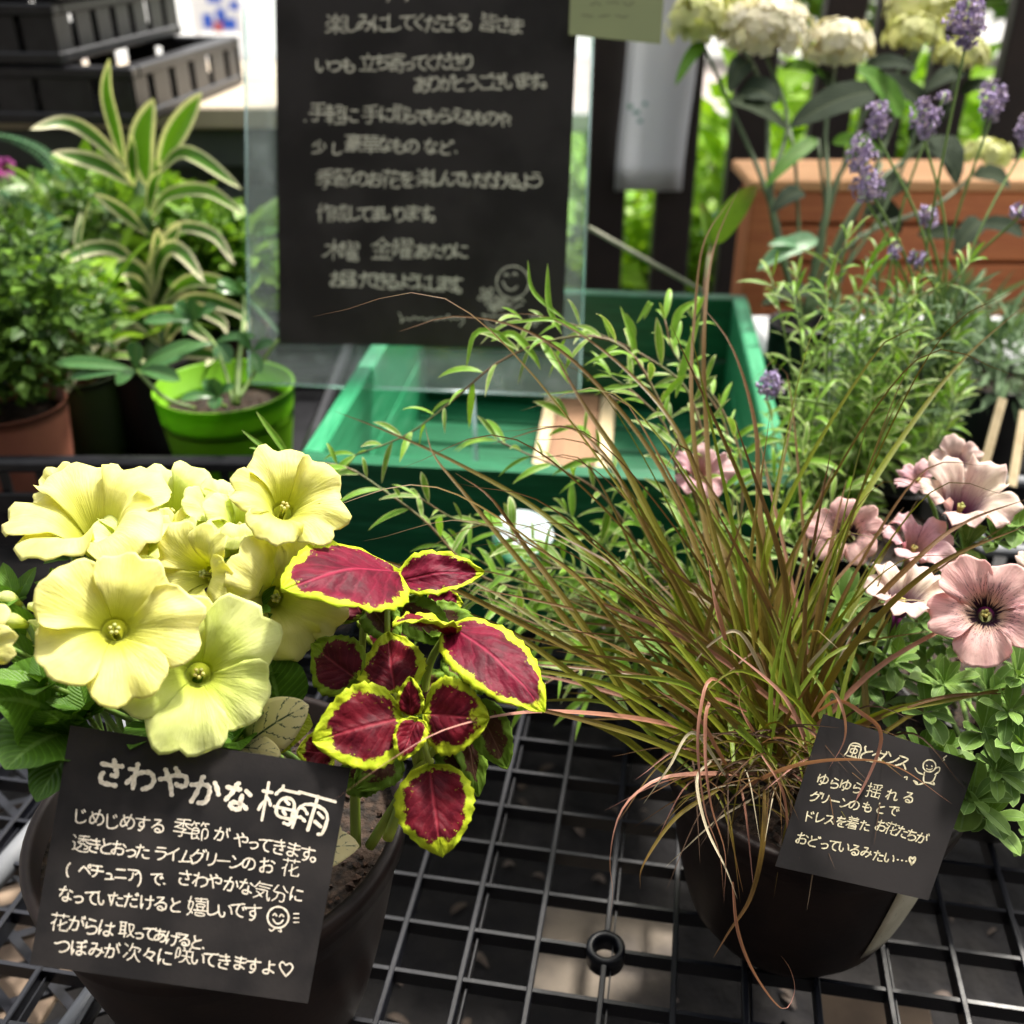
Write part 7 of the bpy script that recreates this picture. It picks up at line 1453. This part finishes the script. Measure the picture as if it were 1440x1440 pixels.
class Pen:
    """handwriting laid on a plane: strokes given in photo pixels, mapped to the card"""
    def __init__(s, place, seed=1): s.mb = MB(); s.place = place; s.k = 0; s.r = random.Random(seed)
    def stroke(s, pts, hw, smooth=2):
        pts = [tuple(p) for p in pts]
        if len(pts) == 2 and math.dist(*pts) < .6: pts = [pts[0], (pts[0][0] + .8, pts[0][1] + .3)]
        pts = chaikin(pts, smooth); L = []; Rr_ = []; n = len(pts); s.k += 1; off = .00005 + .000004 * (s.k % 23)
        for i, p in enumerate(pts):
            a_, b_ = pts[max(i - 1, 0)], pts[min(i + 1, n - 1)]; dx, dy = b_[0] - a_[0], b_[1] - a_[1]; l = math.hypot(dx, dy) or 1; dx /= l; dy /= l
            h = hw * (1 + .16 * math.sin(i * 1.3 + s.k) + s.r.uniform(-.06, .06)); L.append((p[0] - dy * h, p[1] + dx * h)); Rr_.append((p[0] + dy * h, p[1] - dx * h))
        a_, b_ = pts[0], pts[1]; d = math.atan2(a_[1] - b_[1], a_[0] - b_[0]); cap0 = [(a_[0] + math.cos(d + t) * hw, a_[1] + math.sin(d + t) * hw) for t in (-.9, -.3, .3, .9)]
        a_, b_ = pts[-1], pts[-2]; d = math.atan2(a_[1] - b_[1], a_[0] - b_[0]); cap1 = [(a_[0] + math.cos(d + t) * hw, a_[1] + math.sin(d + t) * hw) for t in (-.9, -.3, .3, .9)]
        V = [s.place(x, y, off) for x, y in L + Rr_]
        F = [(i, i + 1, n + i + 1, n + i) for i in range(n - 1)]; s.mb.faces(V, F)
        s.mb.faces([s.place(x, y, off) for x, y in [L[0]] + cap0[::1] + [Rr_[0]]], [tuple(range(6))])
        s.mb.faces([s.place(x, y, off) for x, y in [Rr_[-1]] + cap1 + [L[-1]]], [tuple(range(6))])
    def line(s, text, x0, y0, x1, y1, size, hw, small='っゃゅょュ', shear=.0, wob=.05):
        """text from the centre of its first character (x0, y0) to that of its last (x1, y1)"""
        adv = []; x = 0; prev = None
        wd = lambda c: .45 if c == ' ' else (.85 if c in '、。・()' else (.78 if c in 'っュてりしくい' else (1.08 if ord(c) > 0x4e00 else .92)))
        for i, c in enumerate(text):
            if i: x += (wd(text[i - 1]) + wd(c)) / 2
            adv.append(x)
        tot = adv[-1] or 1; dx, dy = x1 - x0, y1 - y0; l = math.hypot(dx, dy) or 1; ux, uy = dx / l, dy / l
        for c, a_ in zip(text, adv):
            if c == ' ': continue
            cx_, cy_ = x0 + dx * a_ / tot, y0 + dy * a_ / tot; k = size * (.78 if c in small else (1.06 if ord(c) > 0x4e00 else .95)) * s.r.uniform(1 - wob, 1 + wob); rot = s.r.uniform(-.07, .07); cx_ += s.r.uniform(-.04, .04) * size; cy_ += s.r.uniform(-.05, .05) * size
            if c in small: cy_ += size * .08
            for st in glyph(c):
                q = []
                for gx, gy in st:
                    gx += s.r.uniform(-.012, .012) + shear * gy; gy += s.r.uniform(-.012, .012)
                    gx, gy = gx * math.cos(rot) - gy * math.sin(rot), gx * math.sin(rot) + gy * math.cos(rot)
                    q.append((cx_ + (gx * ux + gy * uy) * k, cy_ + (gx * uy - gy * ux) * k))
                s.stroke(q, hw * (.8 if ord(c) > 0x4e00 else 1))
    def circle(s, cx_, cy_, r, hw, a0=0, a1=360, ry=None, n=20): s.stroke([(cx_ + r * math.cos(R(a0 + (a1 - a0) * i / n)), cy_ - (ry or r) * math.sin(R(a0 + (a1 - a0) * i / n))) for i in range(n + 1)], hw, 1)

def card(name, label, corners, mat_, th=.0005, cat='card'):
    """flat card: three corners fix the plane, the fourth is found on it"""
    (ax_, ay, as_), (bx, by, bs), (cx_, cy_, cs), (dx, dy) = corners
    A, B, C = P(ax_, ay, as_), P(bx, by, bs), P(cx_, cy_, cs); n = (B - A).cross(C - A).normalized()
    if n.dot(EYE - A) < 0: n = -n
    D = PPL(dx, dy, A, n); root = empty(name, (A + B + C + D) / 4, label, cat)
    slab([A, B, C, D], th, n, 'card_sheet', mat_, root); print(name, [tuple(round(x, 3) for x in v) for v in (A, B, C, D)])
    return root, (lambda x, y, off: PPL(x, y, A + n * (off + th / 2), n)), n

# ---- near card. corners in the order lower left, lower right, upper right, upper left
c1, pl1, n1 = card('message_card', 'square black card with white handwriting leaning on the petunia pot', ((42, 1356, .338), (433, 1411, .351), (493, 1080, .368), (99, 1020)), M['card_black'])
pen = Pen(pl1, 3)
pen.line('さわやかな', 156, 1085, 333, 1119, 50, 3.3); pen.line('梅雨', 391, 1132, 443, 1144, 60, 2.9)
for (t, x0, y0, x1, y1, sz) in (('じめじめする 季節', 114, 1148, 282, 1168, 25), ('が やってきます。', 311, 1174, 450, 1203, 24), ('透きとおった ライムグリーンの', 113, 1186, 350, 1214, 24), ('お花', 376, 1216, 408, 1220, 26),
    ('(ペチュニア)で、', 103, 1222, 238, 1236, 21), ('さわやかな気分に', 261, 1233, 417, 1259, 24), ('なっていただけると', 92, 1257, 247, 1272, 24), ('嬉しいです', 277, 1276, 357, 1282, 26),
    ('花がらは', 85, 1296, 150, 1306, 26), ('取ってあげると、', 178, 1308, 293, 1327, 22), ('つぼみが', 88, 1331, 158, 1337, 24), ('次々に', 186, 1339, 232, 1345, 25), ('咲いてきますよ', 258, 1343, 378, 1361, 24)):
    pen.line(t, x0, y0, x1, y1, sz * 1.09, 1.1)
pen.circle(391, 1290, 15, 1.3, ry=15); pen.stroke([(384, 1287), (387, 1284), (389, 1288)], 1); pen.stroke([(393, 1289), (396, 1285), (399, 1289)], 1); pen.stroke([(384, 1293), (388, 1299), (394, 1299), (398, 1294)], 1.1)
pen.stroke([(388, 1304), (382, 1310), (379, 1307)], 1); pen.stroke([(394, 1304), (396, 1311), (392, 1309)], 1)
for d in (0, 6, 12): pen.stroke([(413, 1285 + d), (420, 1285 + d)], .8)
pen.stroke([(402, 1373), (394, 1362), (393, 1355), (398, 1352), (402, 1358), (407, 1354), (412, 1358), (411, 1364), (402, 1373)], 1.1)
pen.mb.build('lettering', M['ink_cream'], c1, smooth=False)

# ---- card on the brown pot
c2_, pl2, n2 = card('message_card', 'small black card with gold handwriting on the side of the brown sedge pot', ((1090, 1218, .412), (1305, 1266, .415), (1373, 1072, .428), (1158, 1004)), M['card_black_gloss'])
pen = Pen(pl2, 5)
pen.line('風とダンス', 1201, 1054, 1270, 1072, 26, 1.15, shear=.15)
for (t, x0, y0, x1, y1, sz) in (('ゆらゆら', 1158, 1097, 1205, 1108, 18), ('揺れる', 1230, 1112, 1278, 1122, 19), ('グリーンの', 1147, 1120, 1202, 1132, 17), ('もとで', 1220, 1134, 1257, 1140, 17), ('ドレスを着た', 1137, 1148, 1216, 1160, 17), ('お花たちが', 1240, 1162, 1296, 1178, 18), ('おどっているみたい', 1128, 1178, 1250, 1206, 18)):
    pen.line(t, x0, y0, x1, y1, sz * 1.12, .95, shear=.1)
for k in range(3): pen.stroke([(1262 + k * 6, 1209 + k), (1263 + k * 6, 1209 + k)], 1)
pen.stroke([(1282, 1216), (1278, 1207), (1281, 1205), (1283, 1208), (1286, 1205), (1288, 1208), (1282, 1216)], 1.4)
pen.circle(1307, 1077, 9, .9, ry=8.5); pen.stroke([(1303, 1076), (1304, 1077)], .8); pen.stroke([(1310, 1077), (1311, 1078)], .8); pen.stroke([(1303, 1081), (1307, 1083), (1311, 1081)], .7)
pen.stroke([(1300, 1086), (1298, 1098), (1302, 1101), (1312, 1100), (1316, 1090)], .9); pen.stroke([(1300, 1090), (1290, 1086), (1287, 1080)], .9); pen.stroke([(1315, 1089), (1322, 1084), (1321, 1078), (1316, 1080)], .9)
pen.stroke([(1300, 1101), (1290, 1104), (1286, 1100)], 1); pen.stroke([(1313, 1101), (1315, 1104), (1306, 1101)], 1); pen.stroke([(1272, 1093), (1276, 1092), (1275, 1096)], .9); pen.stroke([(1285, 1098), (1290, 1101)], 1.2)
pen.stroke([(1327, 1066), (1331, 1063)], 1); pen.stroke([(1328, 1068), (1326, 1070)], 1)
pen.mb.build('lettering', M['ink_gold'], c2_, smooth=False)

# ---- large sign
pls = lambda x, y, off: SP(x, y, off + .0004)
pen = Pen(pls, 9)
for (t, x0, y0, x1, y1, sz) in (('楽しみにしてくださる', 473, 32, 652, 32, 27), ('皆さま', 687, 30, 727, 36, 26), ('いつも', 453, 91, 490, 91, 23), ('立ち寄ってくださり', 517, 87, 658, 87, 25), ('ありがとうございます。', 594, 119, 771, 112, 25),
    ('・', 428, 170, 428, 170, 20), ('手軽に', 448, 158, 495, 160, 26), ('手に', 521, 159, 543, 160, 25), ('取って', 564, 160, 594, 163, 24), ('もらえるものや、', 608, 161, 724, 168, 23), ('少し', 449, 206, 474, 208, 20), ('豪華なもの', 498, 201, 580, 204, 25), ('など、', 606, 206, 648, 208, 22),
    ('季節のお花を', 460, 250, 573, 252, 26), ('楽しんでいただけるよう', 598, 250, 755, 254, 25), ('作成してまいります。', 458, 300, 616, 300, 24), ('木曜、', 470, 351, 512, 356, 28), ('金曜', 538, 348, 566, 350, 28), ('あたりに', 594, 352, 648, 352, 24), ('お届けできるようにします。', 474, 391, 654, 400, 25)):
    pen.line(t, x0, y0, x1, y1, sz * 1.1, 1.25)
pen.stroke([(457, 1 - 12), (470, -8)], 1.1); pen.stroke([(545, 2), (549, -6)], 1.1); pen.stroke([(571, 1), (576, -6)], 1.1)
# signature, a low run of linked loops
pen.stroke([(561, 440), (566, 449), (562, 455), (572, 446), (577, 452), (582, 444), (588, 450), (594, 446), (599, 451), (606, 446), (613, 451), (619, 446), (626, 450), (631, 440), (633, 451), (638, 446), (644, 450), (650, 444), (653, 452), (647, 458)], .8)
# smiling face with flowers in a pot
pen.circle(721, 397, 23, 1.0); pen.stroke([(709, 388), (712, 384), (715, 388)], .9); pen.stroke([(721, 387), (724, 383), (727, 387)], .9); pen.stroke([(707, 396), (711, 405), (720, 409), (727, 403)], 1.0)
def daisy(x, y, r, n=5, hw=.8):
    pen.circle(x, y, r * .28, hw, n=10)
    for k in range(n):
        a_ = k * 6.283 / n + .3; cx_, cy_ = x + math.cos(a_) * r * .66, y + math.sin(a_) * r * .66
        pen.stroke([(cx_ + math.cos(a_) * r * .36 * math.cos(b_) - math.sin(a_) * r * .24 * math.sin(b_), cy_ + math.sin(a_) * r * .36 * math.cos(b_) + math.cos(a_) * r * .24 * math.sin(b_)) for b_ in [q * 6.283 / 10 for q in range(11)]], hw, 1)
daisy(685, 416, 13); daisy(706, 425, 10); daisy(695, 432, 8); daisy(752, 450, 9, hw=.7)
pen.stroke([(715, 432), (722, 424), (732, 420), (738, 424)], .8); pen.stroke([(718, 438), (728, 430), (735, 428)], .8)
pen.stroke([(680, 443), (686, 459), (704, 461), (710, 446)], .9); pen.stroke([(678, 442), (695, 446), (713, 443)], .9)
pen.mb.build('lettering', M['ink_dull'], sign, smooth=False)

# faint writing on the olive note
pen = Pen(lambda x, y, off: SP(x, y, noff + off + .0004), 12)
for (y0_, xa, xb) in ((6, 830, 915), (22, 818, 906)):
    x = xa; q = []
    while x < xb: q.append((x, y0_ + pen.r.uniform(-3, 3))); x += pen.r.uniform(2.5, 5)
    for i in range(0, len(q) - 5, 6): pen.stroke(q[i:i + 5], .6)
pen.mb.build('lettering', M['ink_dark'], nt_, smooth=False)

# price label on the pot side, curved with the pot
def potpt(an, z, off=.0006):
    t = max(0, (z - .004) / .098) ** .55; r = .043 + (.067 - .043) * t + off; return Vector((RP_[0] + r * math.cos(an), RP_[1] + r * math.sin(an), z))
lab = empty('price_label', potpt(R(-50), .06), 'cream price label stuck on the side of the brown sedge pot', 'label')
rows = []; 
for j in range(9):
    z = .030 + .06 * j / 8; rows.append([potpt(R(-68 + 34 * i / 8), z, .0006) for i in range(9)])
MB().grid(rows, [[(i / 8, j / 8) for i in range(9)] for j in range(9)], [[(0, 0)] * 9] * 9).build('label_sheet', M['label_cream'], lab, solid=.0002)
pen = Pen(lambda x, y, off: potpt(R(-68 + 34 * x), .030 + .06 * (1 - y), .0006 + off), 4)
for (yy, n_) in ((.2, 7), (.42, 5), (.68, 8)):
    for k in range(n_):
        x_ = .12 + .78 * k / n_
        for q in range(3): pen.stroke([(x_ + pen.r.uniform(0, .07), yy + pen.r.uniform(-.05, .05)), (x_ + pen.r.uniform(0, .07), yy + pen.r.uniform(-.05, .05))], .008, 0)
pen.mb.build('lettering', M['ink_dark'], lab, smooth=False)
print('objects', len(bpy.data.objects))
